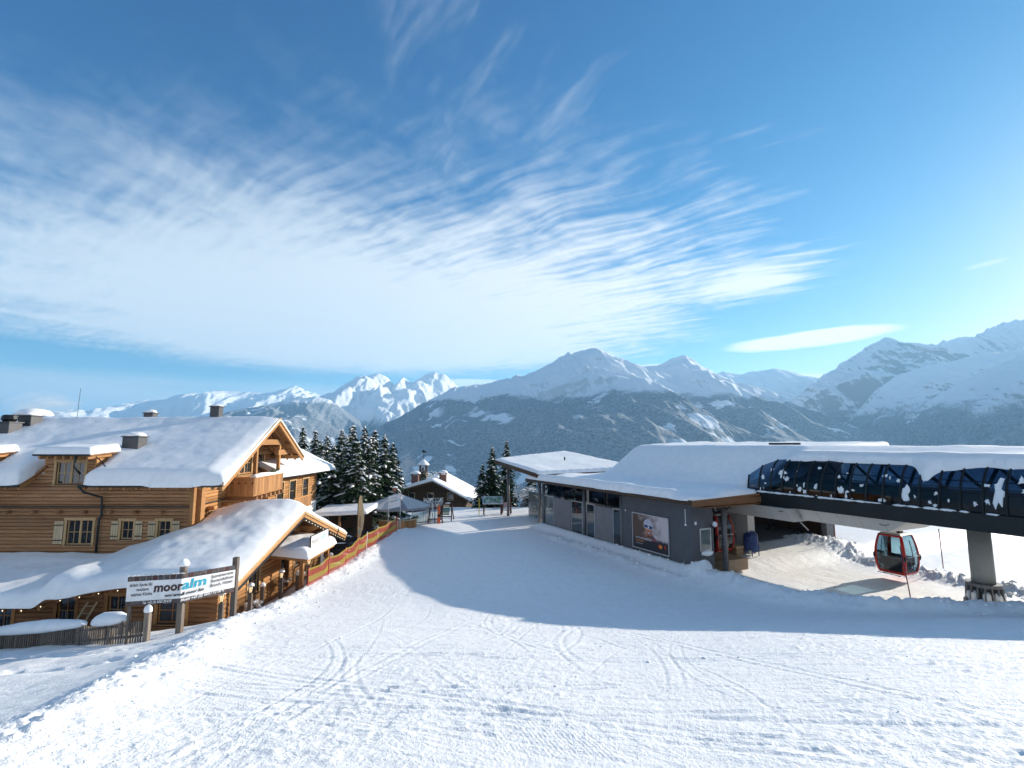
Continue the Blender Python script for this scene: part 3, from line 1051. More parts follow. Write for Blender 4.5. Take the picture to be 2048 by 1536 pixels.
def window(root, plane, c, a0, a1, z0, z1, nx=2, nz=2, cas=0.11, sashes=1, name='window', mat=None, sill=True, pane=None):
    mat = mat or W_TRIM
    f = MB()
    pbox(f, plane, c, a0 - cas, a0, -0.1, 0.06, z0 - cas * 0.6, z1 + cas * 0.5)
    pbox(f, plane, c, a1, a1 + cas, -0.1, 0.06, z0 - cas * 0.6, z1 + cas * 0.5)
    pbox(f, plane, c, a0 - cas * 1.3, a1 + cas * 1.3, -0.1, 0.075, z1 + 0.001, z1 + cas)
    pbox(f, plane, c, a0, a1, -0.1, 0.05, z0 - cas * 0.7, z0 - 0.001)
    w = f.build(name, mat, root, world=True)
    fr = 0.05
    b = MB()
    sw = (a1 - a0) / sashes
    for k in range(sashes):
        s0, s1 = a0 + k * sw, a0 + (k + 1) * sw
        pbox(b, plane, c, s0, s0 + fr, -0.09, -0.03, z0, z1)
        pbox(b, plane, c, s1 - fr, s1 - 0.002, -0.09, -0.03, z0, z1)
        pbox(b, plane, c, s0 + fr, s1 - fr, -0.09, -0.03, z0 + 0.001, z0 + fr)
        pbox(b, plane, c, s0 + fr, s1 - fr, -0.09, -0.03, z1 - fr, z1 - 0.001)
        pw_, ph_ = (s1 - s0 - 2 * fr) / nx, (z1 - z0 - 2 * fr) / nz
        for i in range(nx):
            for j in range(nz):
                m = MB()
                pbox(m, plane, c, s0 + fr + i * pw_ + 0.008, s0 + fr + (i + 1) * pw_ - 0.008, -0.075, -0.066, z0 + fr + j * ph_ + 0.008, z0 + fr + (j + 1) * ph_ - 0.008)
                m.build('pane', pane or PANE, w, world=True)
        for i in range(1, nx): pbox(b, plane, c, s0 + fr + i * pw_ - 0.013, s0 + fr + i * pw_ + 0.013, -0.08, -0.045, z0 + fr, z1 - fr)
        for j in range(1, nz): pbox(b, plane, c, s0 + fr, s1 - fr, -0.079, -0.046, z0 + fr + j * ph_ - 0.013, z0 + fr + j * ph_ + 0.013)
    b.build('sash', mat, w, world=True)
    if sill:
        s_ = MB()
        pbox(s_, plane, c, a0 - 0.03, a1 + 0.03, -0.03, 0.10, z0 - 0.03, z0 + 0.0)
        s_.build('sill', GUTTER, w, world=True)
    return w


def shutter(root, plane, c, a0, a1, z0, z1):
    m = MB()
    n = 3
    for k in range(n):
        w_ = (a1 - a0) / n
        pbox(m, plane, c, a0 + k * w_ + 0.006, a0 + (k + 1) * w_ - 0.006, 0.04, 0.075, z0, z1)
    o = m.build('shutter', W_SHUT, root, world=True)
    for zz in (z0 + 0.14 * (z1 - z0), z0 + 0.80 * (z1 - z0)):
        b = MB()
        pbox(b, plane, c, a0 + 0.01, a1 - 0.01, 0.076, 0.095, zz, zz + 0.05)
        b.build('batten', GUTTER, o, world=True)
    return o


XW = -15.7                 # the gable wall
XV = -13.75                # outer edge of the main roof over the gable
YR, ZR = 31.0, 8.42        # ridge
YE, ZE = 24.0, 5.02        # near eave
YF, ZF = 36.2, 6.02        # far eave
SL = (ZR - ZE) / (YR - YE)
SLF = (ZR - ZF) / (YF - YR)


def main_deck(x, y):
    return np.where(y < YR, ZR - SL * (YR - y), ZR - SLF * (y - YR))


# front wall with windows and dormers
DORM = [(-23.35, -20.55), (-28.6, -25.75)]           # x ranges of the two dormers
wins = [(-21.66, -20.40, 2.08, 3.26, 2, 2, 2), (-19.02, -18.42, 2.34, 3.22, 2, 2, 1), (-17.22, -16.62, 2.34, 3.22, 2, 2, 1),
        (-26.6, -25.35, 2.08, 3.26, 2, 2, 2), (-22.45, -21.05, 4.95, 6.05, 2, 2, 2), (-27.75, -26.35, 4.95, 6.05, 2, 2, 2)]
log_wall(CH, 'Y', 25.0, -33.0, XW, 1.4, 5.42, 0.172, [w[:4] for w in wins], W_WALL)
for d0, d1 in DORM:
    log_wall(CH, 'Y', 25.0, d0 + 0.35, d1 - 0.05, 5.43, 6.32, 0.172, [w[:4] for w in wins], W_WALL)
for w in wins:
    window(CH, 'Y', 25.0, *w[:4], nx=w[4], nz=w[5], sashes=w[6])
shutter(CH, 'Y', 25.0, -22.25, -21.80, 2.12, 3.20)
for w in wins[1:3]:
    shutter(CH, 'Y', 25.0, w[0] - 0.46, w[0] - 0.12, w[2] + 0.0, w[3] - 0.02)
    shutter(CH, 'Y', 25.0, w[1] + 0.12, w[1] + 0.46, w[2] + 0.0, w[3] - 0.02)
# ledge and beam ends
MB().box(-33, 24.86, 3.86, XW - 0.05, 24.99, 3.91).build('ledge', GUTTER, CH, world=True)
for k in range(10):
    x = -17.05 - 1.24 * k
    MB().box(x - 0.09, 24.72, 3.56, x + 0.09, 24.97, 3.70).build('beam_end', W_LOW, CH, world=True, bevel=0.03)
# corner posts
MB().box(XW - 0.02, 24.90, 1.2, XW + 0.16, 25.10, 5.5).build('corner_post', W_BEAM, CH, world=True)
MB().box(XW + 0.0, 25.30, 1.2, XW + 0.30, 25.62, 5.6).build('corner_post', W_BEAM, CH, world=True)

# gable wall, sunlit; the gable end is not quite square to the long wall
SKEW, GST = 0.107, 1.28
YRG, SLG, SLFG = 25 + (YR - 25) / GST, SL * GST, SLF * GST
skew_roof = lambda p: (p[0] - SKEW * (p[1] - 25.0), p[1], p[2])


def skew_gable(p):
    y = 25.0 + (p[1] - 25.0) * GST
    return (p[0] - SKEW * (y - 25.0), y, p[2])


XF = skew_gable
gclip = lambda z: (25.0, 33.0) if z < 5.35 else (max(25.0, YRG - (ZR - 0.18 - z) / SLG), min(33.0, YRG + (ZR - 0.18 - z) / SLFG))
gwin = [(26.28, 26.72, 2.62, 3.38), (29.0, 30.35, 5.10, 7.0), (31.0, 31.9, 5.10, 6.3), (30.2, 31.4, 2.3, 3.6)]
log_wall(CH, 'X', XW, 25.1, 33.0, 1.4, 7.9, 0.172, gwin, W_BEAM, gclip)
window(CH, 'X', XW, *gwin[0], nx=1, nz=1, cas=0.10)
window(CH, 'X', XW, *gwin[1], nx=2, nz=3, sashes=2, name='balcony_door')
window(CH, 'X', XW, *gwin[2], nx=1, nz=2)
MB().box(XW + 0.01, 25.64, 3.86, XW + 0.10, 27.8, 3.91).build('ledge', GUTTER, CH, world=True)
for yy in (26.3, 27.6):
    MB().box(XW + 0.02, yy - 0.12, 3.50, XW + 0.42, yy + 0.12, 3.70).build('beam_end', W_BEAM, CH, world=True, bevel=0.04)

XF = skew_roof
# roof: boards under, rafters, purlins, barge boards
def slope_slab(mb, x0, x1, ya, za, yb, zb, th):
    mb.hexa([(x0, ya, za - th), (x1, ya, za - th), (x1, yb, zb - th), (x0, yb, zb - th), (x0, ya, za), (x1, ya, za), (x1, yb, zb), (x0, yb, zb)])


mb = MB()
for xa, xb_ in ((-33.4, -28.6), (-25.75, -23.35), (-20.55, XV)):
    slope_slab(mb, xa, xb_, YE, ZE, 25.6, main_deck(0, 25.6) * 1.0, 0.12)
slope_slab(mb, -33.4, XV, 25.6, float(main_deck(0, 25.6)), YR, ZR, 0.12)
slope_slab(mb, -33.4, XV, YR, ZR, YF, ZF, 0.12)
roof = mb.build('roof', W_BOARD, CH, world=True)
for side in (0, 1):
    m = MB()
    if side == 0: m.beam((XV - 0.05, YE - 0.05, ZE - 0.15), (XV - 0.05, YR, ZR - 0.12), 0.10, 0.34)
    else: m.beam((XV - 0.05, YR, ZR - 0.12), (XV - 0.05, YF + 0.05, ZF - 0.15), 0.10, 0.34)
    m.build('barge_board', W_BEAM, roof, world=True)
    m = MB()
    if side == 0: m.beam((XV + 0.03, YE - 0.08, ZE + 0.0), (XV + 0.03, YR, ZR + 0.02), 0.06, 0.16)
    else: m.beam((XV + 0.03, YR, ZR + 0.02), (XV + 0.03, YF + 0.08, ZF + 0.0), 0.06, 0.16)
    m.build('barge_board', W_TRIM, roof, world=True)
for yy, dz_ in ((YR, -0.36), (28.0, -0.30), (33.8, -0.30), (25.1, -0.28), (35.6, -0.28)):
    zz = float(main_deck(0, yy)) + dz_
    MB().box(XW - 0.6, yy - 0.11, zz - 0.14, XV - 0.18, yy + 0.11, zz + 0.12).build('purlin', W_BEAM, roof, world=True, bevel=0.02)
for k in range(5):
    x = -16.2 + k * 0.55 - 0.3
    m = MB()
    m.beam((x, YE + 0.05, ZE - 0.19), (x, YR, ZR - 0.20), 0.10, 0.15)
    m.beam((x, YR, ZR - 0.20), (x, YF - 0.05, ZF - 0.19), 0.10, 0.15)
    m.build('rafter', W_BEAM, roof, world=True)
for k in range(26):                                     # rafter tails along the eave
    x = -16.6 - 0.62 * k
    if any(d0 < x < d1 for d0, d1 in DORM): continue
    MB().beam((x, YE + 0.04, ZE - 0.19), (x, 25.1, ZE - 0.19 + SL * 1.06), 0.09, 0.13).build('rafter', W_BEAM, roof, world=True)
for xa, xb_ in ((-33.4, -28.6), (-25.75, -23.35), (-20.55, XV + 0.0)):
    MB().tube([(xa, YE - 0.06, ZE - 0.06), (xb_, YE - 0.06, ZE - 0.06)], 0.06, 8).build('gutter', GUTTER, roof, True, world=True)
XF = skew_gable
# the framed truss in front of the gable recess
MB().box(XW + 0.05, 28.0, 5.0, XW + 0.22, 28.2, 7.1).build('balcony_post', W_BEAM, CH, world=True)
for yp, zt in ((28.4, 7.25), (31.3, 6.9)):
    MB().box(XV - 0.75, yp - 0.09, 5.0, XV - 0.57, yp + 0.09, zt).build('balcony_post', W_BEAM, CH, world=True)
for (ya, za, yb, zb) in ((28.2, 7.02, 32.0, 7.02), (31.0, 6.36, 33.5, 6.36)):
    m = MB()
    m.prism([(ya, za - 0.16), (yb - 0.35, za - 0.16), (yb - 0.25, za - 0.06), (yb - 0.1, za - 0.04), (yb, za + 0.06), (yb, za + 0.17), (ya, za + 0.17)], XV - 0.78, XV - 0.54, 'x')
    m.build('tie_beam', W_BEAM, CH, world=True)
m = MB(); m.prism([(28.4, 6.35), (31.6, 6.35), (31.0, 6.9), (29.69, 7.75)], XW + 0.02, XW + 0.14, 'x')
m.build('gable_boarding', W_BOARD, CH, world=True)
# balcony
BALC = MB()
BALC.box(XW + 0.02, 27.85, 3.98, -14.15, 31.5, 4.12)
balc = BALC.build('balcony', W_BEAM, CH, world=True)
for k in range(7):
    yb_ = 28.0 + k * 0.55
    MB().box(XW + 0.02, yb_ - 0.09, 3.76, -14.0, yb_ + 0.09, 3.97).build('joist', W_LOW, balc, world=True, bevel=0.02)
for k in range(8):                                      # boards of the near end
    x = XW + 0.06 + k * 0.19
    MB().box(x, 27.80, 4.10, x + 0.178, 27.84, 4.98).build('rail_board', W_BOARD, balc, world=True)
    if k % 2: MB().tube([(x + 0.089, 27.793, 4.72), (x + 0.089, 27.81, 4.72)], 0.045, 8).build('cutout', DARK, balc, world=True)
for k in range(19):
    y = 27.86 + k * 0.19
    MB().box(-14.17, y, 4.06 + 0.02 * (k % 2), -14.12, y + 0.178, 4.98).build('rail_board', W_BOARD, balc, world=True)
m = MB(); m.box(XW + 0.02, 27.74, 4.98, -14.06, 27.90, 5.06); m.box(-14.24, 27.91, 4.98, -14.06, 31.5, 5.06)
m.build('handrail', W_BEAM, balc, world=True)
snow_field('snow', balc, (-14.34, -13.98), (27.72, 31.55), 0.09, lambda x, y: x * 0 + 5.06, lambda x, y: 0.10 + 0.20 * np.clip(fbm(x * 0.0, y * 0.9, 3, 4) - 0.25, 0, 1), 0.14, amp=0.02, world=True)
for yy, hh in ((29.9, 0.35), (30.7, 0.42), (30.3, 0.3)):   # frosted twigs in the flower boxes
    m = MB()
    rd = random.Random(int(yy * 10))
    for k in range(14):
        a = rd.uniform(0, 6.28)
        m.tube([(-14.12, yy, 5.1), (-14.12 + 0.14 * math.cos(a), yy + 0.2 * math.sin(a), 5.1 + hh * rd.uniform(0.5, 1.1))], [0.012, 0.006], 4)
    m.build('box_plant', flat_mat('evergreen_sprig', (0.05, 0.08, 0.03), 0.8) if 'evergreen_sprig' not in MATS else MATS['evergreen_sprig'], balc, world=True)
XF = skew_roof
# snow over the main roof
def mkeep(x, y):
    k = np.ones(x.shape, bool)
    for d0, d1 in DORM:
        k &= ~((x > d0 + 0.0) & (x < d1 + 0.15) & (y < 25.55))
    wav = 0.24 * (fbm(x * 0.9, x * 0 + 3, 4, 8) - 0.5)
    return k & (y > YE - 0.14 + wav)


def msmooth(x, y):
    z = main_deck(x, y)
    return np.minimum(z, ZR - 0.10 * np.exp(-((y - YR) / 0.35) ** 2))


def mthick(x, y):
    t = 0.58 - 0.062 * np.clip(np.minimum(y, 2 * YR - y) - YE, 0, 6) + 0.12 * (fbm(x * 0.22, y * 0.3, 3, 12) - 0.3) + 0 * x
    for d0, d1 in DORM:
        t = t + 0.22 * np.exp(-(((x - 0.5 * (d0 + d1)) / 1.9) ** 2 + ((y - 26.1) / 0.7) ** 2))
        t = t + 0.25 * np.exp(-((x - d0 + 0.5) / 0.6) ** 2) * np.exp(-((y - 25.0) / 0.9) ** 2)
    return t * (0.62 + 0.38 * sstep(0.0, 1.0, XV - x))


snow_field('roof_snow', CH, (-33.3, XV + 0.08), (YE - 0.22, YF + 0.12), 0.11, msmooth, mthick, 0.42, mkeep, amp=0.05, seed=3, world=True)
XF = None
# dormers: shed roofs with their own snow
for n_, (d0, d1) in enumerate(DORM):
    m = MB()
    z0 = 6.44
    slope_slab(m, d0 + 0.55, d1 + 0.40, 24.15, z0, 25.75, z0 + 0.13, 0.09)
    dr = m.build('dormer_roof', W_LOW, CH, world=True)
    for k in range(7):
        x = d0 + 0.7 + k * (d1 - d0 - 0.5) / 6.0
        MB().beam((x, 24.2, z0 - 0.17), (x, 25.6, z0 - 0.17 + 0.11), 0.10, 0.14).build('rafter', W_BEAM, dr, world=True)
    m = MB(); m.prism([(24.95, 5.4), (25.7, 5.9), (25.7, 6.42), (24.95, 6.34)], d1 - 0.04, d1 + 0.06, 'x'); m.build('cheek', W_BEAM, dr, world=True)
    m = MB(); m.prism([(24.98, 5.4), (25.7, 5.9), (25.7, 6.42), (24.98, 6.34)], d0 + 0.28, d0 + 0.38, 'x'); m.build('cheek', W_BEAM, dr, world=True)
    m = MB(); m.beam((d0 - 0.45, 24.93, 5.0), (d0 + 0.45, 24.93, 5.85), 0.08, 0.20, (0, 1, 0)); m.build('flashing', W_LOW, dr, world=True)
    MB().tube([(d0 + 0.5, 24.08, z0 - 0.03), (d1 + 0.4, 24.08, z0 - 0.03)], 0.05, 8).build('gutter', GUTTER, dr, True, world=True)
    MB().tube([(d1 - 0.25, 24.1, z0 - 0.06), (d1 - 0.3, 24.1, 5.85), (d1 - 0.32, 24.5, 5.5)], 0.05, 8).build('downpipe', GUTTER, dr, True, world=True)
    snow_field('dormer_snow', dr, (d0 + 0.48, d1 + 0.46), (24.05, 25.9), 0.09, lambda x, y: 6.44 + (y - 24.15) * 0.08, 0.36, 0.34, open_sides='n', amp=0.05, seed=20 + n_, world=True)
    ybk = 24.0
    MB().tube([(d1 + 0.05, 24.0, ZE - 0.05), (d1 + 0.2, 24.2, 4.65), (d1 + 0.62, 24.78, 4.35), (d1 + 0.62, 24.84, 3.5), (d1 + 0.52, 24.84, 3.3), (d1 + 0.52, 24.84, 1.6)], 0.055, 8).build('downpipe', GUTTER, CH, True, world=True)
MB().tube([(-19.6, 24.4, 5.85), (-20.1, 24.6, 6.2), (-20.6, 24.75, 6.45)], 0.025, 6).build('snow_pole', BLACK, CH, world=True)


def chimney(x, y, w, d_, z0, z1, mat, cap, snow, cowl=False):
    c = MB().box(x - w / 2, y - d_ / 2, z0, x + w / 2, y + d_ / 2, z1).build('chimney', mat, CH, world=True, bevel=0.02)
    MB().box(x - w / 2 - 0.05, y - d_ / 2 - 0.05, z1 + 0.002, x + w / 2 + 0.05, y + d_ / 2 + 0.05, z1 + 0.06).build('cap', cap, c, world=True)
    if cowl:
        m = MB()
        for s in range(4):
            a0, a1 = math.pi / 4 + s * math.pi / 2, math.pi / 4 + (s + 1) * math.pi / 2
        r0, r1, r2 = w * 0.33, w * 0.46, w * 0.40
        m.tube([(x, y, z1 + 0.062), (x, y, z1 + 0.2), (x, y, z1 + 0.24), (x, y, z1 + 0.42), (x, y, z1 + 0.46)], [r0, r1, r1, r2, r2 * 0.8], 10)
        m.build('cowl', BLACK, c, world=True)
    if snow:
        MB().blob((x, y, z1 + 0.06), w * 0.62, d_ * 0.62, snow, int(x * 10), 0.08, 14, 8, flat=0.0).build('snow_cap', SNOW_SMALL, c, True, True)


chimney(-28.9, 28.8, 0.80, 0.80, 7.0, 8.12, TIN, TIN, 0.0, True)
chimney(-29.9, 28.9, 0.6, 0.6, 7.0, 8.0, TIN, TIN, 0.0)
chimney(-28.75, 29.9, 0.78, 0.78, 7.6, 8.55, TIN, TIN, 0.24)
chimney(-20.0, 26.7, 0.85, 0.7, 6.2, 7.28, TIN, TIN, 0.22)
chimney(-18.35, 31.05, 0.55, 0.5, 8.4, 9.18, TIN, TIN, 0.12)
chimney(-23.4, 32.4, 0.6, 0.5, 8.0, 8.86, TIN, TIN, 0.2)
MB().tube([(-26.6, 30.6, 8.4), (-26.55, 30.6, 10.3)], 0.012, 5).build('aerial', GUTTER, CH, world=True)
MB().blob((-30.0, 31.4, 8.7), 1.1, 0.9, 0.42, 5, 0.06, 16, 8, flat=0.0).build('snow_mound', SNOW_ROOF, CH, True, True)

# rear wing with its roof falling towards the slope
WX = -16.2
ww = [(35.0, 36.0), (37.0, 38.0), (39.3, 40.3)]
log_wall(CH, 'X', WX, 33.8, 42.0, 2.35, 4.75, 0.172, [(a, b, 2.7, 4.2) for a, b in ww], W_BEAM)
for a, b in ww:
    window(CH, 'X', WX, a, b, 2.7, 4.2, 1, 2)
MB().box(-19.5, 33.6, -1.4, WX + 0.12, 41.9, 2.34).build('plaster_wall', PLASTER, CH, world=True)
m = MB()
m.hexa([(-18.6, 33.4, 6.20), (-15.3, 33.4, 4.62), (-15.3, 43.6, 4.62), (-17.9, 43.6, 5.86), (-18.6, 33.4, 6.34), (-15.3, 33.4, 4.76), (-15.3, 43.6, 4.76), (-17.9, 43.6, 6.0)])
m.build('wing_roof', W_BEAM, CH, world=True)
MB().tube([(-15.24, 33.5, 4.66), (-15.24, 43.6, 4.66)], 0.05, 8).build('gutter', GUTTER, CH, True, world=True)
snow_field('wing_snow', CH, (-18.4, -15.2), (33.4, 43.7), 0.16, lambda x, y: 4.76 + (-15.3 - x) * 0.477, 0.36, 0.4, open_sides='ws', amp=0.04, seed=6, world=True)
MB().box(WX + 0.02, 35.6, 2.30, WX + 1.0, 38.6, 2.42).build('wing_balcony', W_BEAM, CH, world=True)
for k in range(15):
    MB().box(WX + 0.96, 35.62 + k * 0.2, 2.43, WX + 1.01, 35.80 + k * 0.2, 3.05).build('rail_board', W_BOARD, CH, world=True)
MB().beam((WX + 0.99, 35.6, 3.1), (WX + 0.99, 38.7, 3.1), 0.1, 0.08).build('handrail', W_BEAM, CH, world=True)

# ---- ground floor that steps out, with its own broad roof
XL = -12.3
XLV = -10.98
YLE, YLR, YLF = 20.5, 27.0, 33.9


def low_deck(x, y):
    g = np.where(y < YLR, 3.42 - 0.305 * (YLR - y), 3.42 - 0.345 * (y - YLR))
    l = 0.92 + (y - YLE) * 0.165 - 0.30 * sstep(-18.15, -18.75, x)
    w = sstep(-18.8, -14.6, x)
    return l + (g - l) * w


lw = [(-23.6, -22.6, -0.75, 0.45, 2), (-21.55, -20.8, -0.75, 0.42, 2), (-18.95, -18.2, -0.55, 0.62, 2), (-16.85, -16.1, -0.5, 0.65, 2), (-14.75, -13.6, -0.45, 0.55, 2)]
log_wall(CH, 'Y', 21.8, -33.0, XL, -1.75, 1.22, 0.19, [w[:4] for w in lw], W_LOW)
for w in lw:
    window(CH, 'Y', 21.8, *w[:4], nx=2, nz=2 if w[4] == 2 else 3, mat=W_BEAM, cas=0.14)
MB().box(-33, 21.55, 0.78, -18.5, 21.69, 0.98).build('wall_beam', W_LOW, CH, world=True)
MB().box(-18.4, 21.55, 0.98, XL, 21.69, 1.18).build('wall_beam', W_LOW, CH, world=True)
# lower roof boards
nx_ = 40
m = MB()
xs_ = np.linspace(-33.2, XLV, nx_)
for i in range(nx_ - 1):
    xa, xb_ = xs_[i], xs_[i + 1]
    for ya, yb in ((YLE, 24.9), (24.9, YLR), (YLR, YLF)):
        if ya >= 24.8 and xb_ < XW + 0.15: continue
        if ya > 24.9 and xb_ < -14.9 and yb > 33: continue
        z = [float(low_deck(np.array(x), np.array(y))) for x, y in ((xa, ya), (xb_, ya), (xb_, yb), (xa, yb))]
        m.hexa([(xa, ya, z[0] - 0.1), (xb_, ya, z[1] - 0.1), (xb_, yb, z[2] - 0.1), (xa, yb, z[3] - 0.1), (xa, ya, z[0]), (xb_, ya, z[1]), (xb_, yb, z[2]), (xa, yb, z[3])])
lroof = m.build('lower_roof', W_LOW, CH, world=True)
zl = lambda y: float(low_deck(np.array(-11.0), np.array(y)))
for ya, yb in ((YLE - 0.05, YLR), (YLR, YLF + 0.05)):
    MB().beam((XLV - 0.03, ya, zl(ya) - 0.14), (XLV - 0.03, yb, zl(yb) - 0.14), 0.10, 0.34).build('barge_board', W_BEAM, lroof, world=True)
    MB().beam((XLV + 0.045, ya, zl(ya) - 0.04), (XLV + 0.045, yb, zl(yb) - 0.04), 0.05, 0.20).build('barge_board', W_TRIM, lroof, world=True)
    MB().beam((XLV - 0.02, ya, zl(ya) - 0.40), (XLV - 0.02, yb, zl(yb) - 0.40), 0.06, 0.14).build('barge_board', BLACK, lroof, world=True)
for yy in (21.8, 24.4, 27.0, 29.6, 32.3):
    zz = zl(yy) - 0.42
    m = MB(); m.prism([(XL - 0.2, zz - 0.16), (XLV - 0.55, zz - 0.16), (XLV - 0.4, zz - 0.07), (XLV - 0.25, zz - 0.05), (XLV - 0.12, zz + 0.06), (XLV - 0.12, zz + 0.14), (XL - 0.2, zz + 0.14)], yy - 0.1, yy + 0.1, 'y')
    m.build('purlin', W_BEAM, lroof, world=True)
for k in range(16):
    yy = YLR + 0.2 + k * 0.42
    MB().blob((XLV + 0.06, yy, zl(yy) - 0.46), 0.016, 0.016, 0.022, 1, 0, 6, 4).build('bulb', BULB, lroof, world=True)
for k in range(18):
    x = -11.8 - 0.74 * k
    zz = float(low_deck(np.array(x), np.array(YLE))) - 0.16
    MB().blob((x, 20.46, zz), 0.017, 0.017, 0.022, 1, 0, 6, 4).build('bulb', BULB, lroof, world=True)
for k in range(24):
    x = -11.6 - 0.7 * k
    z0 = float(low_deck(np.array(x), np.array(YLE))); z1 = float(low_deck(np.array(x), np.array(21.9)))
    MB().beam((x, YLE + 0.03, z0 - 0.17), (x, 21.85, z1 - 0.17), 0.1, 0.13).build('rafter', W_LOW, lroof, world=True)


def lkeep(x, y):
    wav = 0.22 * (fbm(x * 0.7, x * 0 + 1, 3, 8) - 0.5)
    k = (y > YLE - 0.16 + wav)
    k &= ~((x < XW + 0.05 - 0.107 * (y - 25)) & (y > 24.98))
    k &= ~((x < -14.9) & (y > 32.4))
    k &= ~((x < -15.4) & (y > 28.9) & (y < 34))
    return k


def lthick(x, y):
    t = 0.46 + 0.18 * (fbm(x * 0.3, y * 0.3, 3, 33) - 0.4)
    t = t + 0.30 * np.exp(-((x + 18.0) / 0.9) ** 2) * np.exp(-((y - 21.2) / 1.1) ** 2)      # curl where the roofs meet
    t = t - 0.20 * np.exp(-((x + 15.2) / 0.9) ** 2) * np.exp(-((y - 26.3) / 1.6) ** 2)      # hollow blown out beside the wall
    t = t + 0.14 * np.exp(-((y - YLR) / 0.9) ** 2) * sstep(-15, -13, x)
    return t * (0.62 + 0.38 * sstep(0.0, 1.0, XLV - x))


snow_field('lower_roof_snow', CH, (-33.0, XLV + 0.07), (YLE - 0.28, YLF + 0.1), 0.11, low_deck, lthick, 0.42, lkeep, amp=0.10, seed=9, world=True)

# lower gable wall along the path
lgclip = lambda z: (21.8, 33.2) if z < 1.25 else (max(21.8, YLR - (3.2 - z) / 0.305), min(33.2, YLR + (3.2 - z) / 0.345))
lg = [(24.15, 25.15, -0.15, 1.0), (27.45, 28.35, -0.75, 1.15), (29.1, 29.9, 0.0, 1.1), (30.9, 31.9, -0.1, 1.1), (25.6, 28.9, 1.95, 2.62)]
log_wall(CH, 'X', XL, 21.8, 33.2, -1.6, 3.1, 0.19, lg, W_BEAM, lgclip)
for w in lg[:1] + lg[2:4]:
    window(CH, 'X', XL, *w, nx=2, nz=2, sashes=1)
dr = window(CH, 'X', XL, *lg[1], nx=1, nz=2, name='door', mat=W_BEAM, sill=False)
MB().box(XL + 0.07, 27.52, 0.0, XL + 0.10, 27.56, 0.12).build('handle', GUTTER, dr, world=True)
window(CH, 'X', XL, *lg[4], nx=3, nz=1, sashes=2, name='gable_window', mat=W_BEAM)
for p, q in (((XL + 0.2, 25.4, 1.95), (XL + 0.2, 26.9, 2.9)), ((XL + 0.2, 28.9, 1.95), (XL + 0.2, 27.4, 2.85)), ((XL + 0.2, 22.6, 1.2), (XL + 0.2, 23.4, 1.9))):
    MB().beam(p, q, 0.10, 0.13, (1, 0, 0)).build('brace', W_BEAM, CH, world=True)
MB().box(XL + 0.1, 22.6, 1.68, XL + 0.32, 31.4, 1.86).build('tie_beam', W_BEAM, CH, world=True)
for yy in (25.3, 27.1, 29.0):
    MB().box(XL + 0.08, yy - 0.09, 1.2, XL + 0.26, yy + 0.09, zl(yy) - 0.5).build('gable_post', W_BEAM, CH, world=True)
# entrance canopy
cn = MB()
cn.hexa([(XL, 25.75, 1.30), (-10.2, 25.75, 1.08), (-10.2, 29.6, 1.08), (XL, 29.6, 1.30), (XL, 25.75, 1.46), (-10.2, 25.75, 1.24), (-10.2, 29.6, 1.24), (XL, 29.6, 1.46)])
can = cn.build('canopy', W_BEAM, CH, world=True)
for yy in (25.95, 29.4):
    MB().box(-10.62, yy - 0.09, -0.8, -10.44, yy + 0.09, 1.08).build('canopy_post', W_BEAM, can, world=True)
snow_field('canopy_snow', can, (XL + 0.03, -10.1), (25.66, 29.68), 0.09, lambda x, y: 1.46 - 0.1048 * (x - XL), lambda x, y: 0.46 + 0.15 * (fbm(x * 0.7, y * 0.7, 3, 2) - 0.4), 0.45, open_sides='w', amp=0.06, seed=14, world=True)

# ---- things around the chalet -------------------------------------------------
# leaning ladder
ld = thing('ladder', 'pale wooden ladder leaning on the dark lower wall of the chalet', 'ladder', (-17.8, 21.0, -1.0))
P0, P1 = Vector((-17.75, 20.9, -1.05)), Vector((-17.35, 21.6, 0.45))
for s in (-0.19, 0.19):
    MB().beam(P0 + Vector((s, 0, 0)), P1 + Vector((s, 0, 0)), 0.04, 0.07, (1, 0, 0)).build('rail', W_SHUT, ld, world=True)
for k in range(6):
    q = P0.lerp(P1, 0.1 + k * 0.16)
    MB().beam(q - Vector((0.19, 0, 0)), q + Vector((0.19, 0, 0)), 0.03, 0.03).build('rung', W_SHUT, ld, world=True)

# ------------------------------------------------------------------ the lift station (own axes: x along the line towards the viewer, y to the back)
ST = thing('lift_station', 'grey gondola lift station with deep snow on its flat roof and a dark glazed tunnel', 'lift station', (SCX, SCY, 0.0), R(-64))
CONC = flat_mat('grey_render', (0.105, 0.105, 0.11), 0.85, var=0.10, scale=2.0, bmp=0.2)
PANEL = flat_mat('mauve_panel', (0.20, 0.185, 0.19), 0.7, var=0.08, scale=1.5, bmp=0.1)
STEEL = flat_mat('steel_column', (0.16, 0.155, 0.16), 0.5, 0.4)
KEEL = flat_mat('keel_metal', (0.50, 0.49, 0.47), 0.5, 0.2, var=0.05, scale=1.2)
BAND = flat_mat('black_band', (0.012, 0.016, 0.018), 0.45, 0.2, var=0.2, scale=1.0)
RIB = flat_mat('rib_black', (0.010, 0.013, 0.015), 0.4, 0.3)
TINT = clear_mat('tinted_glass', (0.14, 0.20, 0.29), 0.25)
SHOP = glass_mat('shop_glass', (0.018, 0.030, 0.036), 0.03, 0.7)
SHOP2 = glass_mat('pale_glass', (0.13, 0.16, 0.16), 0.05, 0.8)
ALU = flat_mat('aluminium', (0.55, 0.56, 0.57), 0.4, 0.6)
PLANKF = wood_mat('platform_wood', (0.30, 0.20, 0.12), (0.42, 0.30, 0.19))


def L(mb, name, mat, parent=None, **k):
    return mb.build(name, mat, parent or ST, **k)


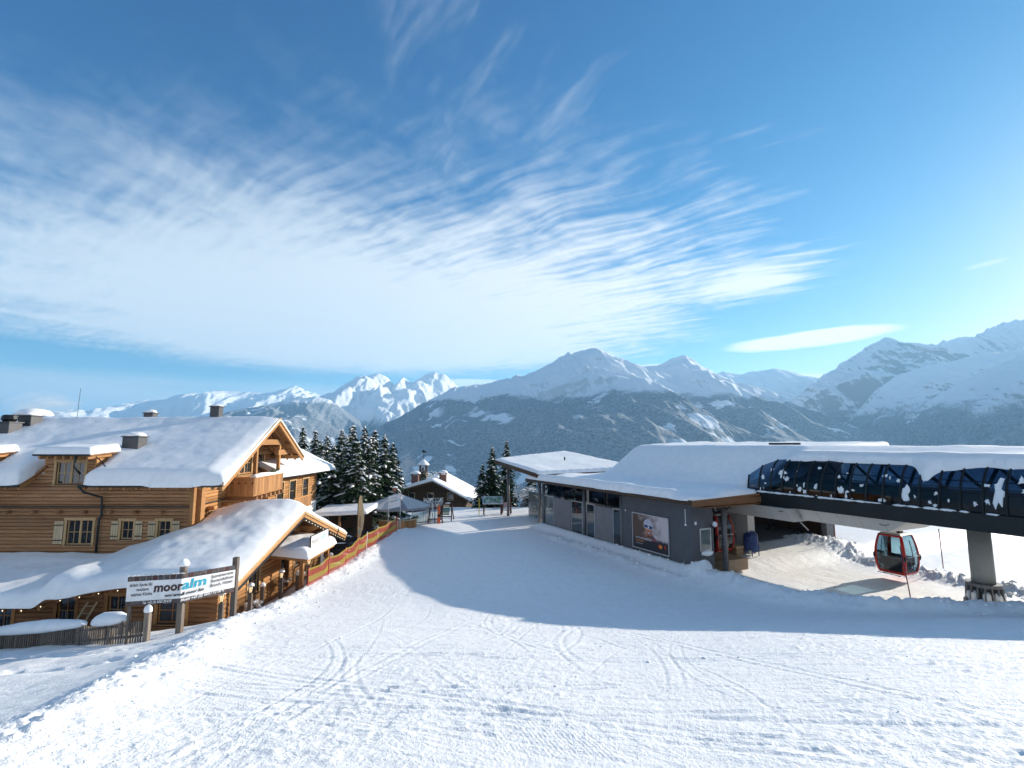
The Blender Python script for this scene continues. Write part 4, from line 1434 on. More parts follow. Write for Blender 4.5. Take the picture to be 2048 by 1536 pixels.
# front wall
L(MB().box(-5.9, 0.0, -0.5, 0.13, 0.25, 3.62), 'wall', CONC)
L(MB().box(-0.12, 0.25, -0.5, 0.13, 1.55, 3.5), 'wall', CONC)
L(MB().box(-0.12, 1.3, -0.5, -5.9, 1.55, 3.5), 'wall', DARK)
MB_FL = MB().box(-16.2, 0.3, -0.4, -5.9, 6.0, 0.06)
L(MB_FL, 'floor', PLANKF)
L(MB().box(-16.2, 5.0, 0.06, -3.0, 5.2, 4.2), 'inner_wall', flat_mat('inner_dark', (0.05, 0.045, 0.045), 0.8))
L(MB().box(-16.2, 4.2, 0.06, -11.5, 4.4, 3.6), 'inner_wall', PLASTER)
for k in range(5):
    xk = -15.3 + k * 2.0
    c = MB().box(xk, 3.0, 0.06, xk + 1.3, 3.5, 1.2)
    L(c, 'counter', flat_mat('counter_%d' % k, [(0.28, 0.04, 0.03), (0.30, 0.20, 0.08), (0.25, 0.05, 0.04), (0.10, 0.10, 0.12), (0.24, 0.16, 0.07)][k], 0.6))
# bays of the front: glass, panel, glass, column, glass, panel, glass
for a, b in ((-14.58, -12.02), (-8.95, -6.92)):
    pn = L(MB().box(a, 0.0, 0.05, b, 0.08, 2.62), 'facade_panel', PANEL, bevel=0.01)
for a, b, mt in ((-16.15, -14.6, SHOP2), (-12.0, -10.5, SHOP), (-9.98, -8.98, SHOP), (-6.9, -5.92, SHOP)):
    g = L(MB().box(a + 0.05, 0.05, 0.0, b - 0.05, 0.075, 2.62), 'glass_pane', mt)
    m = MB()
    m.box(a, 0.03, 0.0, a + 0.055, 0.10, 2.66); m.box(b - 0.055, 0.03, 0.0, b, 0.10, 2.66); m.box(a + 0.06, 0.03, 2.60, b - 0.06, 0.10, 2.66)
    L(m, 'frame', ALU, g)
for xk in (-16.18, -10.24, -5.95):
    L(MB().tube([(xk, 0.02, -0.3), (xk, 0.02, 3.55)], 0.13, 12), 'column', STEEL, smooth=True)
for a, b in ((-16.1, -12.1), (-11.9, -10.4), (-10.1, -8.0), (-7.9, -6.0)):
    L(MB().box(a, 0.35, 2.68, b, 0.37, 3.55), 'clerestory_pane', TINT)
for xk in (-12.1, -8.1):
    L(MB().box(xk - 0.04, 0.30, 2.66, xk + 0.04, 0.38, 3.6), 'mullion', BLACK)
# radiator bars low in the last bay
for k in range(6):
    L(MB().box(-6.8 + k * 0.14, -0.01, 0.12, -6.76 + k * 0.14, 0.03, 0.95), 'bar', STEEL)
# end wall window with blind and snowy sill
w = L(MB().box(0.10, 0.50, 1.12, 0.16, 1.32, 2.32), 'window', ALU)
L(MB().box(0.165, 0.57, 1.19, 0.175, 1.25, 2.25), 'pane', SHOP2, w)
L(MB().blob((0.24, 0.9, 1.02), 0.16, 0.48, 0.14, 3, 0.12), 'sill_snow', SNOW_SMALL, w, smooth=True)
L(MB().box(0.13, 0.15, 2.55, 0.17, 0.28, 2.72), 'junction_box', PAPER)
L(MB().box(-0.28, -0.03, 2.45, -0.42, -0.005, 2.55), 'junction_box', PAPER)
L(MB().box(-0.33, -0.02, 2.56, -0.37, -0.003, 3.35), 'conduit', PAPER)
L(MB().box(-5.55, -0.02, 2.62, -5.47, 0.0, 2.74), 'junction_box', PAPER)
L(MB().box(-0.6, -0.015, 0.42, -0.42, 0.0, 0.64), 'hatch', STEEL)
cm_ = L(MB().blob((0.42, 1.35, 2.55), 0.13, 0.13, 0.15, 8, 0.02, 14, 10), 'floodlight', PAPER, smooth=True)
L(MB().tube([(0.14, 1.35, 2.45), (0.36, 1.35, 2.35), (0.42, 1.35, 2.42)], 0.03, 6), 'bracket', BLACK, cm_)

# roof of the hall
XR = 0.75
T0, T1 = -0.35, 19.0
AY, AZ, ARY, ARZ = 5.9, 4.2, 1.15, 1.88


def hall_deck(x, y):
    lo = 3.93 + 0.035 * (y + 0.64)
    xs = np.clip((-15.6 + 0.28 * y - x) / 1.7, 0, 1)                # the high part starts here
    toe = np.interp(x, [-12, -5, 0.5], [2.4, 3.2, 4.4])
    up = 2.22 * sstep(toe, 7.8, y)
    fall = 1 - sstep(-11.2 - 0.25 * (y - 2), -13.6 - 0.25 * (y - 2), x)
    return lo + up * fall


m = MB()
m.hexa([(-17.9, -0.64, 3.80), (XR, -0.64, 3.80), (XR, 4.9, 3.98), (-17.9, 4.9, 3.98), (-17.9, -0.64, 3.92), (XR, -0.64, 3.92), (XR, 4.9, 4.10), (-17.9, 4.9, 4.10)])
rf = L(m, 'roof', W_STATION)
L(MB().box(-17.95, -0.70, 3.70, XR + 0.05, -0.645, 3.96), 'fascia', W_BROWN, rf)
L(MB().tube([(-17.95, -0.76, 3.80), (XR - 0.3, -0.76, 3.80)], 0.065, 8), 'gutter', W_BROWN, rf, smooth=True)
L(MB().box(XR + 0.005, -0.64, 3.62, XR + 0.07, 4.75, 3.94), 'end_fascia', W_STATION, rf)
for xk in (-16.2, -13.2, -10.24, -5.9, -2.0, 0.5):
    mm = MB(); mm.prism([(-0.6, 3.74), (0.9, 3.55), (4.5, 3.55), (4.5, 3.79), (-0.6, 3.79)], xk - 0.09, xk + 0.09, 'x')
    L(mm, 'rafter', W_STATION, rf)
L(MB().box(-5.9, 0.26, 3.5, XR, 4.7, 3.54), 'soffit', W_STATION, rf)
L(MB().tube([(0.62, 2.6, 3.72), (0.45, 2.6, 3.45), (0.12, 2.56, 3.2), (0.12, 2.56, 0.0)], 0.05, 8), 'downpipe', BLACK, smooth=True)
L(MB().tube([(0.03, 2.5, -0.2), (0.03, 2.5, 3.55)], 0.15, 14), 'column', STEEL, smooth=True)


def hkeep(x, y):
    k = (y > -0.78 + 0.10 * (fbm(x * 0.7, x * 0, 3, 2) - 0.5))
    tt = np.clip(0.22 + (x - T0) / 2.6 * 0.9, 0.22, 1.0)
    k &= (x < XR - 0.05) & ((y < 4.66) | (x < -0.3)) | (y > AY - ARY * np.cos(tt * math.pi / 2) - 0.04) & (x < 2.7) & (y > 4.9)
    return k


def hthick(x, y):
    t = 0.36 + 0.12 * (fbm(x * 0.25, y * 0.4, 3, 17) - 0.4)
    t = t + 0.12 * np.exp(-((y + 0.3) / 0.5) ** 2)
    t = t - 0.26 * sstep(-1.2, 0.2, x) * (1 - sstep(1.0, 2.5, y))
    t = t * (1 - 0.35 * sstep(-0.6, 0.5, x) * sstep(2.5, 4, y) * (1 - sstep(4.8, 5.2, y)))
    return t


snow_field('roof_snow', ST, (-18.0, 2.8), (-0.86, 14.5), 0.13, hall_deck, hthick, 0.40, hkeep, open_sides='n', amp=0.07, seed=41)
# high roof walls under the snow (back hall)
L(MB().box(-11.5, 8.4, 3.9, -0.4, 14.4, 6.2), 'upper_hall', CONC)

# far canopy slab on slim columns
def slab_deck(x, y):
    return 5.22 - 0.100 * (x + 24.3) + 0.055 * (y + 0.63)


P4 = [(-24.5, -0.68), (-16.0, -0.68), (-13.5, 8.5), (-26.5, 8.5)]
m = MB()
m.add([(x, y, float(slab_deck(x, y)) - 0.26) for x, y in P4] + [(x, y, float(slab_deck(x, y))) for x, y in P4], [(3, 2, 1, 0), (4, 5, 6, 7), (0, 1, 5, 4), (1, 2, 6, 5), (2, 3, 7, 6), (3, 0, 4, 7)])
sl = L(m, 'canopy_roof', W_BROWN)
L(MB().beam((-24.55, -0.74, float(slab_deck(-24.5, -0.7)) - 0.10), (-16.0, -0.74, float(slab_deck(-16, -0.7)) - 0.10), 0.06, 0.34), 'fascia', W_BROWN, sl)
for xk, yk in ((-23.4, 0.2), (-17.2, 0.2), (-23.8, 6.5), (-18.5, 6.5)):
    L(MB().tube([(xk, yk, -1.0), (xk, yk, float(slab_deck(xk, yk)) - 0.25)], 0.13, 12), 'column', STEEL, sl, smooth=True)
snow_field('canopy_snow', sl, (-26.4, -13.6), (-0.72, 8.45), 0.17, slab_deck, 0.26, 0.3, lambda x, y: (x > -24.6 - 0.2 * (y + 0.7) + 0.1) & (x < -15.9 + 0.25 * (y + 0.6)), amp=0.05, seed=47)
L(MB().tube([(-20.0, 4.5, 5.0), (-20.0, 4.5, 5.65)], 0.07, 8), 'vent_pipe', BLACK, sl)
L(MB().box(-23.0, 2.2, -1, -18.2, 2.3, 2.3), 'wind_screen', SHOP2)

# ---- tunnel over the line
T0, T1 = -0.35, 19.0
AY, AZ, ARY, ARZ = 5.9, 4.2, 1.15, 1.88


def arc(t):
    a = math.pi / 2 * t
    return AY - ARY * math.cos(a), AZ + ARZ * math.sin(a)


def ttop(x):                    # the glazing is cut down at its near-hall end
    return min(1.0, max(0.22, 0.22 + (x - T0) / 2.6 * 0.9)) if x < 2.2 else 1.0


tun = L(MB().box(T0, 4.68, 3.5, T1, 4.86, 4.18), 'edge_beam', BAND)
L(MB().box(T0, 4.87, 3.46, T1, 14.1, 3.60), 'tunnel_floor', BAND)
L(MB().box(T0, 14.0, 3.61, T1, 14.15, 4.3), 'edge_beam', BAND)
nrib = int((T1 - T0) / 0.722) + 1
ribx = [T0 + 0.30 + 0.722 * k for k in range(nrib)]
for k, xk in enumerate(ribx):
    tt_ = ttop(xk)
    L(MB().tube([(xk, arc(tt_ * j / 8)[0] - 0.02, arc(tt_ * j / 8)[1]) for j in range(9)], 0.052, 6), 'rib', RIB, tun)
    if k + 1 < len(ribx):
        x0, x1 = xk + 0.04, ribx[k + 1] - 0.04
        ta, tb = ttop(x0), ttop(x1)
        m = MB()
        vs = []
        for j in range(9):
            ya, za = arc(ta * j / 8); yb, zb = arc(tb * j / 8)
            vs += [(x0, ya, za), (x1, yb, zb)]
        m.add(vs, [(2 * j, 2 * j + 1, 2 * j + 3, 2 * j + 2) for j in range(8)])
        L(m, 'glass_pane', TINT, tun)
L(MB().tube([(T0, 4.74, 4.24), (T1, 4.74, 4.24)], 0.04, 6), 'glazing_rail', RIB, tun)
# inside: machinery deck, railings, cross braces, rear glazing
L(MB().box(T0 + 0.5, 6.4, 3.61, T1, 8.2, 4.85), 'machine_housing', flat_mat('machine_dark', (0.015, 0.022, 0.03), 0.6))
for zz in (5.05, 5.35):
    L(MB().tube([(T0 + 2.5, 6.3, zz), (T1, 6.3, zz)], 0.022, 5), 'railing', RIB)
for k in range(0, nrib - 1):
    if k % 2: continue
    xk = ribx[k]
    if xk < 1.6: continue
    m = MB().beam((xk, 7.0, 4.9), (xk + 0.72, 6.4, 6.0), 0.09, 0.12)
    L(m, 'brace', RIB)
    L(MB().beam((xk + 1.44, 7.0, 4.9), (xk + 0.72, 6.4, 6.0), 0.09, 0.12), 'brace', RIB)
L(MB().box(2.3, 12.9, 4.3, T1, 12.95, 6.1), 'rear_glazing', clear_mat('rear_glass', (0.75, 0.85, 0.95), 0.4))
L(MB().box(2.4, 5.75, 6.06, T1, 13.2, 6.20), 'tunnel_roof', BAND)


def tun_deck(x, y):
    e = np.clip((AY - y) / ARY, 0, 0.985)
    z = np.where(y < AY, AZ + ARZ * np.sqrt(1 - e * e), 6.20 + 0.30 * sstep(5.9, 8.2, y) - 0.30 * sstep(10.5, 13, y))
    hd = np.minimum(hall_deck(x, y), z)
    return hd + (z - hd) * sstep(0.4, 2.6, x) + 0.03


def tun_edge(x):
    e = 5.50 + 0.10 * (fbm(x * 0.9, x * 0 + 2, 3, 3) - 0.5)
    e = e - 0.52 * np.exp(-((x - 8.75) / 0.42) ** 2) - 0.22 * np.exp(-((x - 9.6) / 0.6) ** 2)
    e = e - 0.10 * np.exp(-((x - 11.4) / 0.3) ** 2)
    e = e + 0.10 * np.exp(-((x - 4.4) / 0.35) ** 2)
    return e


snow_field('tunnel_snow', ST, (T0 + 0.7, 19.0), (4.85, 13.2), 0.07, tun_deck, lambda x, y: 0.30 + 0.06 * (fbm(x * 0.3, y * 0.4, 3, 27) - 0.4) + 0.04 * np.exp(-((x - 8.9) / 0.6) ** 2),
           0.30, lambda x, y: (y > tun_edge(x)) & (x > T0 + 1.35 - 0.55 * (y - 5.4)), open_sides='we', amp=0.025, seed=51)
# scraps of snow caught on the ledge and clinging to the glass
rd = random.Random(12)
for k in range(46):
    x = T0 + 0.5 + rd.random() ** 0.9 * 15
    L(MB().blob((x, 4.70, 4.20), rd.uniform(0.12, 0.34), 0.06, rd.uniform(0.03, 0.06), k, 0.25, 8, 5), 'snow_scrap', SNOW_SMALL, tun, smooth=True)


def cling(x, t, rx, rt, seed):
    """a ragged flake of snow sticking to the curved glass"""
    rr = random.Random(seed)
    n = 13
    m = MB()
    front, rim = [], []
    for k in range(n):
        a = 2 * math.pi * k / n
        f = rr.uniform(0.35, 1.15)
        tt2 = min(max(t + rt * f * math.sin(a), 0.01), 0.98 * ttop(x))
        ya, za = arc(tt2)
        xx = x + rx * f * math.cos(a)
        rim.append((xx, ya - 0.004, za)); front.append((x + (xx - x) * 0.8, ya - 0.03, za + 0.01))
    m.v = rim + front + [(x, arc(t)[0] - 0.045, arc(t)[1] + 0.01)]
    for k in range(n):
        k2 = (k + 1) % n
        m.f += [(k, k2, n + k2, n + k), (n + k, n + k2, 2 * n)]
    L(m, 'snow_scrap', SNOW_SMALL, tun)


for k in range(64):
    x = T0 + 1.0 + rd.random() * 13.5
    cling(x, rd.random() ** 1.7 * 0.8 * ttop(x), rd.uniform(0.02, 0.16), rd.uniform(0.01, 0.07), 100 + k)
cling(2.05, 0.40, 0.30, 0.14, 77)
cling(11.25, 0.30, 0.26, 0.26, 78)
cling(11.9, 0.52, 0.12, 0.10, 79)
cling(8.1, 0.20, 0.24, 0.12, 80)
# keel: pale sheet-metal housing of the cable guides under the tunnel
def keel(x0, x1, yf, yb, zt, zb, taper0=0.0, taper1=0.0):
    n = max(1, int(round((x1 - x0) / 1.15)))
    for k in range(n):
        a = x0 + (x1 - x0) * k / n + 0.008; b = x0 + (x1 - x0) * (k + 1) / n - 0.008
        za = zb + (zt - zb) * (taper0 if k == 0 else 0); zb_ = zb + (zt - zb) * (taper1 if k == n - 1 else 0)
        ya = yf + 0.45; 
        L(MB().hexa([(a, ya, za), (b, ya, zb_), (b, yb, zb_), (a, yb, za), (a, yf, zt), (b, yf, zt), (b, yb, zt), (a, yb, zt)]), 'keel_panel', KEEL)


keel(-3.2, 2.6, 4.45, 8.8, 3.44, 2.72, 0.0, 0.0)
keel(2.62, 7.9, 5.15, 8.8, 3.44, 2.80, 0.0, 0.85)
keel(-3.2, 7.9, 9.9, 13.6, 3.44, 2.80, 0.0, 0.85)
for xk in (1.9, 7.0):
    L(MB().tube([(xk, 4.66, 3.30), (xk + 0.1, 4.5, 3.26), (xk + 0.3, 4.5, 3.26), (xk + 0.38, 4.66, 3.30)], 0.018, 5), 'lifting_eye', BLACK)
# pylon
PXC, PYC, PZ = 8.5, 9.9, -0.42
py = L(MB().tube([(PXC, PYC, 0.1 + PZ), (PXC, PYC, 3.46)], 0.44, 28), 'pylon', flat_mat('pylon_grey', (0.23, 0.25, 0.245), 0.6, var=0.06, scale=1.0), smooth=True)
sk = MB().tube([(PXC, PYC, -0.2 + PZ), (PXC, PYC, 0.0 + PZ), (PXC, PYC, 0.05 + PZ), (PXC, PYC, 0.10 + PZ)], [0.80, 0.80, 0.70, 0.45], 24)
L(sk, 'pylon_foot', STEEL, py)
for k in range(16):
    a = 2 * math.pi * k / 16
    c, s = math.cos(a), math.sin(a)
    L(MB().hexa([(PXC + c * 0.44 - s * 0.03, PYC + s * 0.44 + c * 0.03, PZ), (PXC + c * 0.44 + s * 0.03, PYC + s * 0.44 - c * 0.03, PZ), (PXC + c * 0.74 + s * 0.03, PYC + s * 0.74 - c * 0.03, PZ), (PXC + c * 0.74 - s * 0.03, PYC + s * 0.74 + c * 0.03, PZ),
                 (PXC + c * 0.44 - s * 0.03, PYC + s * 0.44 + c * 0.03, 0.82 + PZ), (PXC + c * 0.44 + s * 0.03, PYC + s * 0.44 - c * 0.03, 0.82 + PZ), (PXC + c * 0.66 + s * 0.03, PYC + s * 0.66 - c * 0.03, 0.78 + PZ), (PXC + c * 0.66 - s * 0.03, PYC + s * 0.66 + c * 0.03, 0.78 + PZ)]), 'stiffener', STEEL, py)
L(MB().tube([(PXC, PYC, 0.70 + PZ), (PXC, PYC, 0.84 + PZ)], [0.68, 0.66], 24), 'collar', STEEL, py)
for k in range(9):
    a = 2 * math.pi * k / 9 + 0.3
    L(MB().blob((PXC + 0.58 * math.cos(a), PYC + 0.58 * math.sin(a), 0.22 + PZ), 0.17, 0.17, 0.3, k, 0.2, 8, 6), 'snow_scrap', SNOW_SMALL, py, smooth=True)

# boarding hall behind: platform, cabinet, dark rear wall with bars
L(MB().box(-14, 2.0, -0.3, -4.2, 17.3, 0.10), 'platform', CONC)
L(MB().box(-1.6, 2.4, -0.2, 0.1, 4.2, 0.42), 'platform_edge', PLANKF)
cab = L(MB().box(-2.4, 6.3, 0.1, -1.5, 6.9, 2.7), 'cabinet', KEEL)
L(MB().box(-3.2, 6.3, 0.1, -2.45, 6.6, 2.9), 'cabinet', KEEL)
L(MB().box(-14.0, 17.4, -0.5, -3.2, 17.7, 3.8), 'rear_wall', W_BROWN)
L(MB().box(-14.0, 12.0, 3.0, -3.2, 17.4, 3.2), 'rear_roof', BLACK)
L(MB().box(-3.5, 16.6, -0.2, -3.1, 17.4, 3.0), 'column', STEEL)
for k in range(9):
    L(MB().tube([(-9.4 + k * 0.22, 13.6, 0.1), (-9.4 + k * 0.22, 13.6, 2.2)], 0.03, 6), 'bar', ALU)
L(MB().tube([(-3.6, 8.5, 0.1), (-3.6, 8.5, 2.9)], 0.07, 8), 'column', flat_mat('yellowish_post', (0.45, 0.42, 0.30), 0.6), smooth=True)
# dark solar strip on the roof ridge
for k in range(4):
    L(MB().box(-1.9 + k * 0.56, 9.2, 6.6, -1.4 + k * 0.56, 9.3, 6.98), 'ridge_panel', BLACK)

# ---- poster on the wall
PO = thing('poster', 'framed advertising poster of a laughing skier in white helmet and goggles on the grey wall', 'poster', tuple(st_w(-3.2, -0.02, 0.55)), R(-64))
pw_, ph_ = 3.18, 2.12
m = MB()
for (a, b, c, d) in ((-pw_ / 2, -pw_ / 2 + 0.05, 0, ph_), (pw_ / 2 - 0.05, pw_ / 2, 0, ph_), (-pw_ / 2 + 0.05, pw_ / 2 - 0.05, 0, 0.05), (-pw_ / 2 + 0.05, pw_ / 2 - 0.05, ph_ - 0.05, ph_)):
    m.box(a, -0.07, c, b, -0.005, d)
m.build('frame', ALU, PO)
pm, nt, b = new_mat('poster_print')
p = obj_co(nt); x_, y_, z_ = nsep(nt, p)
n1 = nnoise(nt, nvec(nt, x_, z_, 0.0), 1.3, 3.0, 0.5)
n2 = nnoise(nt, nvec(nt, x_ + 4.0, z_, 2.0), 3.5, 3.0, 0.5)
dist = ((x_ + 0.1) * (x_ + 0.1) + (z_ - 1.3) * (z_ - 1.3))
bgc = nmix(nt, (n1 + x_ * 0.22 + (n2 - 0.5) * 0.35).step(0.30, 0.72), (0.10, 0.055, 0.035), (0.62, 0.52, 0.50))
col = nmix(nt, (z_ - 0.60 - x_ * 0.02 + (n2 - 0.5) * 0.25).step(0.0, 0.22), (0.012, 0.012, 0.015), bgc)
set_in(nt, b.inputs['Base Color'], col)
b.inputs['Roughness'].default_value = 0.35
MB().box(-pw_ / 2 + 0.05, -0.045, 0.05, pw_ / 2 - 0.05, -0.01, ph_ - 0.05).build('print', pm, PO)


def disc(cx, cz, rx, rz, y, n=20, a0=0.0, a1=2 * math.pi, skew=0.0):
    return [(cx + rx * math.cos(a0 + (a1 - a0) * k / n) + skew * math.sin(a0 + (a1 - a0) * k / n), cz + rz * math.sin(a0 + (a1 - a0) * k / n)) for k in range(n)]


def flatp(name, poly, y, mat, par=PO):
    return MB().prism(poly, y - 0.001, y, 'y').build(name, mat, par)


SKIN = flat_mat('print_skin', (0.46, 0.18, 0.10), 0.5, var=0.25, scale=5)
WHT = flat_mat('print_white', (0.80, 0.78, 0.80), 0.5, var=0.06)
LENS = flat_mat('print_lens', (0.05, 0.05, 0.16), 0.6, var=0.5, scale=4)
RED = flat_mat('print_red', (0.65, 0.03, 0.02), 0.5)
ORANGE = flat_mat('print_orange', (0.85, 0.30, 0.03), 0.5)
fx, fz = -0.12, 1.28
flatp('jacket', [(fx - 0.62, 0.62), (fx + 0.75, 0.62), (fx + 0.55, 0.85), (fx + 0.3, 0.95), (fx - 0.25, 0.95), (fx - 0.5, 0.80)], -0.0455, flat_mat('print_jacket', (0.28, 0.08, 0.09), 0.6, var=0.5, scale=5))
flatp('scarf', disc(fx + 0.02, 0.86, 0.40, 0.22, 0), -0.0462, flat_mat('print_scarf', (0.10, 0.09, 0.08), 0.7, var=0.5, scale=8))
flatp('face', disc(fx, fz - 0.10, 0.34, 0.48, 0), -0.047, SKIN)
flatp('helmet', disc(fx - 0.02, fz + 0.22, 0.40, 0.36, 0, 18, 0.0, math.pi), -0.0478, flat_mat('print_helmet', (0.55, 0.52, 0.58), 0.5))
flatp('goggle_frame', [(fx - 0.41, fz + 0.27), (fx + 0.41, fz + 0.22), (fx + 0.40, fz + 0.0), (fx + 0.12, fz - 0.03), (fx + 0.02, fz + 0.05), (fx - 0.10, fz + 0.0), (fx - 0.38, fz + 0.06)], -0.0486, WHT)
flatp('goggle_lens', [(fx - 0.38, fz + 0.245), (fx - 0.02, fz + 0.22), (fx - 0.06, fz + 0.04), (fx - 0.35, fz + 0.08)], -0.0494, LENS)
flatp('goggle_lens', [(fx + 0.02, fz + 0.22), (fx + 0.38, fz + 0.195), (fx + 0.37, fz + 0.02), (fx + 0.10, fz + 0.0)], -0.0494, LENS)
flatp('mouth', disc(fx + 0.04, fz - 0.24, 0.15, 0.08, 0, 14), -0.0494, flat_mat('print_mouth', (0.10, 0.02, 0.02), 0.5))
flatp('teeth', [(fx - 0.08, fz - 0.19), (fx + 0.16, fz - 0.21), (fx + 0.13, fz - 0.26), (fx - 0.05, fz - 0.25)], -0.050, WHT)
flatp('beard', disc(fx + 0.02, fz - 0.44, 0.22, 0.08, 0, 14), -0.0487, flat_mat('print_beard', (0.12, 0.06, 0.04), 0.7))
flatp('logo_disc', disc(0.78, 0.42, 0.11, 0.11, 0), -0.0474, RED)
flatp('logo_disc', disc(0.90, 0.42, 0.11, 0.11, 0), -0.0480, ORANGE)
flatp('logo_mark', [(1.22, 0.34), (1.30, 0.34), (1.31, 0.52), (1.26, 0.56), (1.21, 0.50)], -0.0474, RED)
FR = frame_rot((1, 0, 0))
text('lettering', 'HAUTNAH DABEI SEIN', WHT, PO, 0.155, (-1.32, -0.049, 0.60), FR, sx=0.92)
text('lettering', 'ONEDREAM', ORANGE, PO, 0.14, (-1.32, -0.049, 0.44), FR)
text('lettering', 'mastercard.com/ski', WHT, PO, 0.085, (-1.32, -0.049, 0.31), FR)

# ---- gondola cabins
GRED = flat_mat('gondola_red', (0.48, 0.022, 0.012), 0.3, var=0.08)
GGLASS = clear_mat('cabin_glass', (0.42, 0.55, 0.60), 0.9)
CABIN_DARK = flat_mat('cabin_black', (0.015, 0.016, 0.018), 0.5)


def make_cabin(label, loc):
    g = thing('gondola', label, 'gondola', loc, R(-64), 'red gondola cabins of the lift')
    HX, HY, HH = 0.76, 0.74, 2.06
    def sc(z):
        t = z / HH
        return 0.70 + 0.30 * math.sin(math.pi * (0.10 + 0.86 * t) ** 0.85) ** 0.8
    def side(s, u, z):             # s: 0 -y, 1 +x, 2 +y, 3 -x ; u in -1..1
        k = sc(z)
        bul = 1.0 + 0.06 * (1 - u * u)
        if s == 0: return (u * HX * k, -HY * k * bul, z)
        if s == 1: return (HX * k * bul, u * HY * k, z)
        if s == 2: return (-u * HX * k, HY * k * bul, z)
        return (-HX * k * bul, -u * HY * k, z)
    NU, NZ = 14, 22
    for s in range(4):
        m = MB(); w = MB()
        for i in range(NU):
            for j in range(NZ):
                u0, u1 = -1 + 2 * i / NU, -1 + 2 * (i + 1) / NU
                z0, z1 = HH * j / NZ, HH * (j + 1) / NZ
                gl = (1 <= i < NU - 1) and (1 <= j < NZ - 1) if s % 2 == 0 else (j >= 3 and j < NZ - 1 and 0 < i < NU - 1) or (0 < i < NU - 1 and j >= 1)
                (w if gl else m).add([side(s, u0, z0), side(s, u1, z0), side(s, u1, z1), side(s, u0, z1)], [(0, 1, 2, 3)])
        fr = m.build('side_frame', GRED, g, True, weld=True)
        md = fr.modifiers.new('thick', 'SOLIDIFY'); md.thickness = 0.05; md.offset = 0
        w.build('window', GGLASS, g, True, weld=True)
        if s % 2 == 1:
            sgn = 1 if s == 1 else -1
            MB().tube([(sgn * (HX * sc(z) * 1.07), 0, z) for z in (0.2, 0.6, 1.0, 1.4, 1.8)], 0.022, 6).build('door_seam', CABIN_DARK, g)
            MB().tube([(sgn * (HX * sc(0.95) * 1.06 + 0.03), -0.6, 0.95), (sgn * (HX * sc(0.95) * 1.06 + 0.03), 0.6, 0.95)], 0.02, 6).build('rail', ALU, g)
    k0, k1 = sc(0), sc(HH)
    MB().box(-HX * k0, -HY * k0, -0.06, HX * k0, HY * k0, 0.0).build('floor', GRED, g, bevel=0.02)
    MB().hexa([(-HX * k1, -HY * k1, HH), (HX * k1, -HY * k1, HH), (HX * k1, HY * k1, HH), (-HX * k1, HY * k1, HH), (-HX * k1 * 0.85, -HY * k1 * 0.85, HH + 0.10), (HX * k1 * 0.85, -HY * k1 * 0.85, HH + 0.10), (HX * k1 * 0.85, HY * k1 * 0.85, HH + 0.10), (-HX * k1 * 0.85, HY * k1 * 0.85, HH + 0.10)]).build('cabin_roof', KEEL, g)
    for s in (-1, 1):
        MB().box(-0.6, s * 0.40 - 0.18, 0.38, 0.6, s * 0.40 + 0.18, 0.46).build('bench', CABIN_DARK, g)
        MB().box(-0.6, s * 0.58 - 0.03, 0.46, 0.6, s * 0.58 + 0.03, 0.85).build('bench_back', CABIN_DARK, g)
        MB().box(-0.45, s * 0.40 - 0.1, 0.0, 0.45, s * 0.40 + 0.1, 0.38).build('bench_base', CABIN_DARK, g)
    for cx_, cy_ in ((HX, -HY), (-HX, -HY), (HX, HY), (-HX, HY)):
        MB().blob((cx_ * 1.02, cy_ * 1.02, 0.85), 0.07, 0.07, 0.17, 1, 0.0, 8, 8).build('bumper', CABIN_DARK, g, True)
    MB().tube([(-0.6, -0.6, -0.05), (-0.7, -0.72, -0.10), (0.5, -0.72, -0.10)], 0.018, 5).build('ski_guard', CABIN_DARK, g)
    m = MB()
    m.tube([(0, 0, HH + 0.08), (0, 0, HH + 0.75)], 0.06, 8)
    m.box(-0.35, -0.08, HH + 0.75, 0.35, 0.08, HH + 0.98)
    m.build('hanger', ALU, g)
    for s in (-0.25, 0.25):
        MB().tube([(s, -0.16, HH + 0.16), (s, 0.16, HH + 0.16)], 0.10, 10).build('damper', CABIN_DARK, g)
    return g


make_cabin('red gondola cabin hanging free below the tunnel over the yard', tuple(st_w(3.95, 11.7, -0.26)))
make_cabin('red gondola cabin standing inside the station behind the grey wall corner', tuple(st_w(-2.5, 4.6, 0.45)))

# ---- small things round the station
NAVY = flat_mat('navy_tarpaulin', (0.018, 0.045, 0.16), 0.55, var=0.3, scale=5)
tp = thing('covered_machine', 'machine under a navy blue tarpaulin on thin legs beside the white cabinet', 'covered machine', tuple(st_w(-1.5, 6.55, 0.08)), R(-64))
rd = random.Random(4)
ringz = [0.25, 0.45, 0.8, 1.2, 1.38, 1.42]
m = MB(); n = 14
for zi, z in enumerate(ringz):
    for k in range(n):
        a = 2 * math.pi * k / n
        r = (0.46 if zi < 4 else (0.30 if zi == 4 else 0.04)) * (1 + 0.10 * math.sin(3 * a + zi) + rd.uniform(-0.07, 0.07))
        m.v.append((r * math.cos(a) * 0.85, r * math.sin(a), z + (0.10 * math.sin(4 * a) if zi == 0 else 0)))
for zi in range(len(ringz) - 1):
    for k in range(n):
        m.f.append((zi * n + k, zi * n + (k + 1) % n, (zi + 1) * n + (k + 1) % n, (zi + 1) * n + k))
m.f.append(tuple((len(ringz) - 1) * n + k for k in range(n)))
m.build('tarpaulin', NAVY, tp)
for sx in (-0.25, 0.25):
    for sy in (-0.3, 0.3):
        MB().tube([(sx, sy, -0.05), (sx, sy, 0.5)], 0.03, 6).build('leg', NAVY, tp)
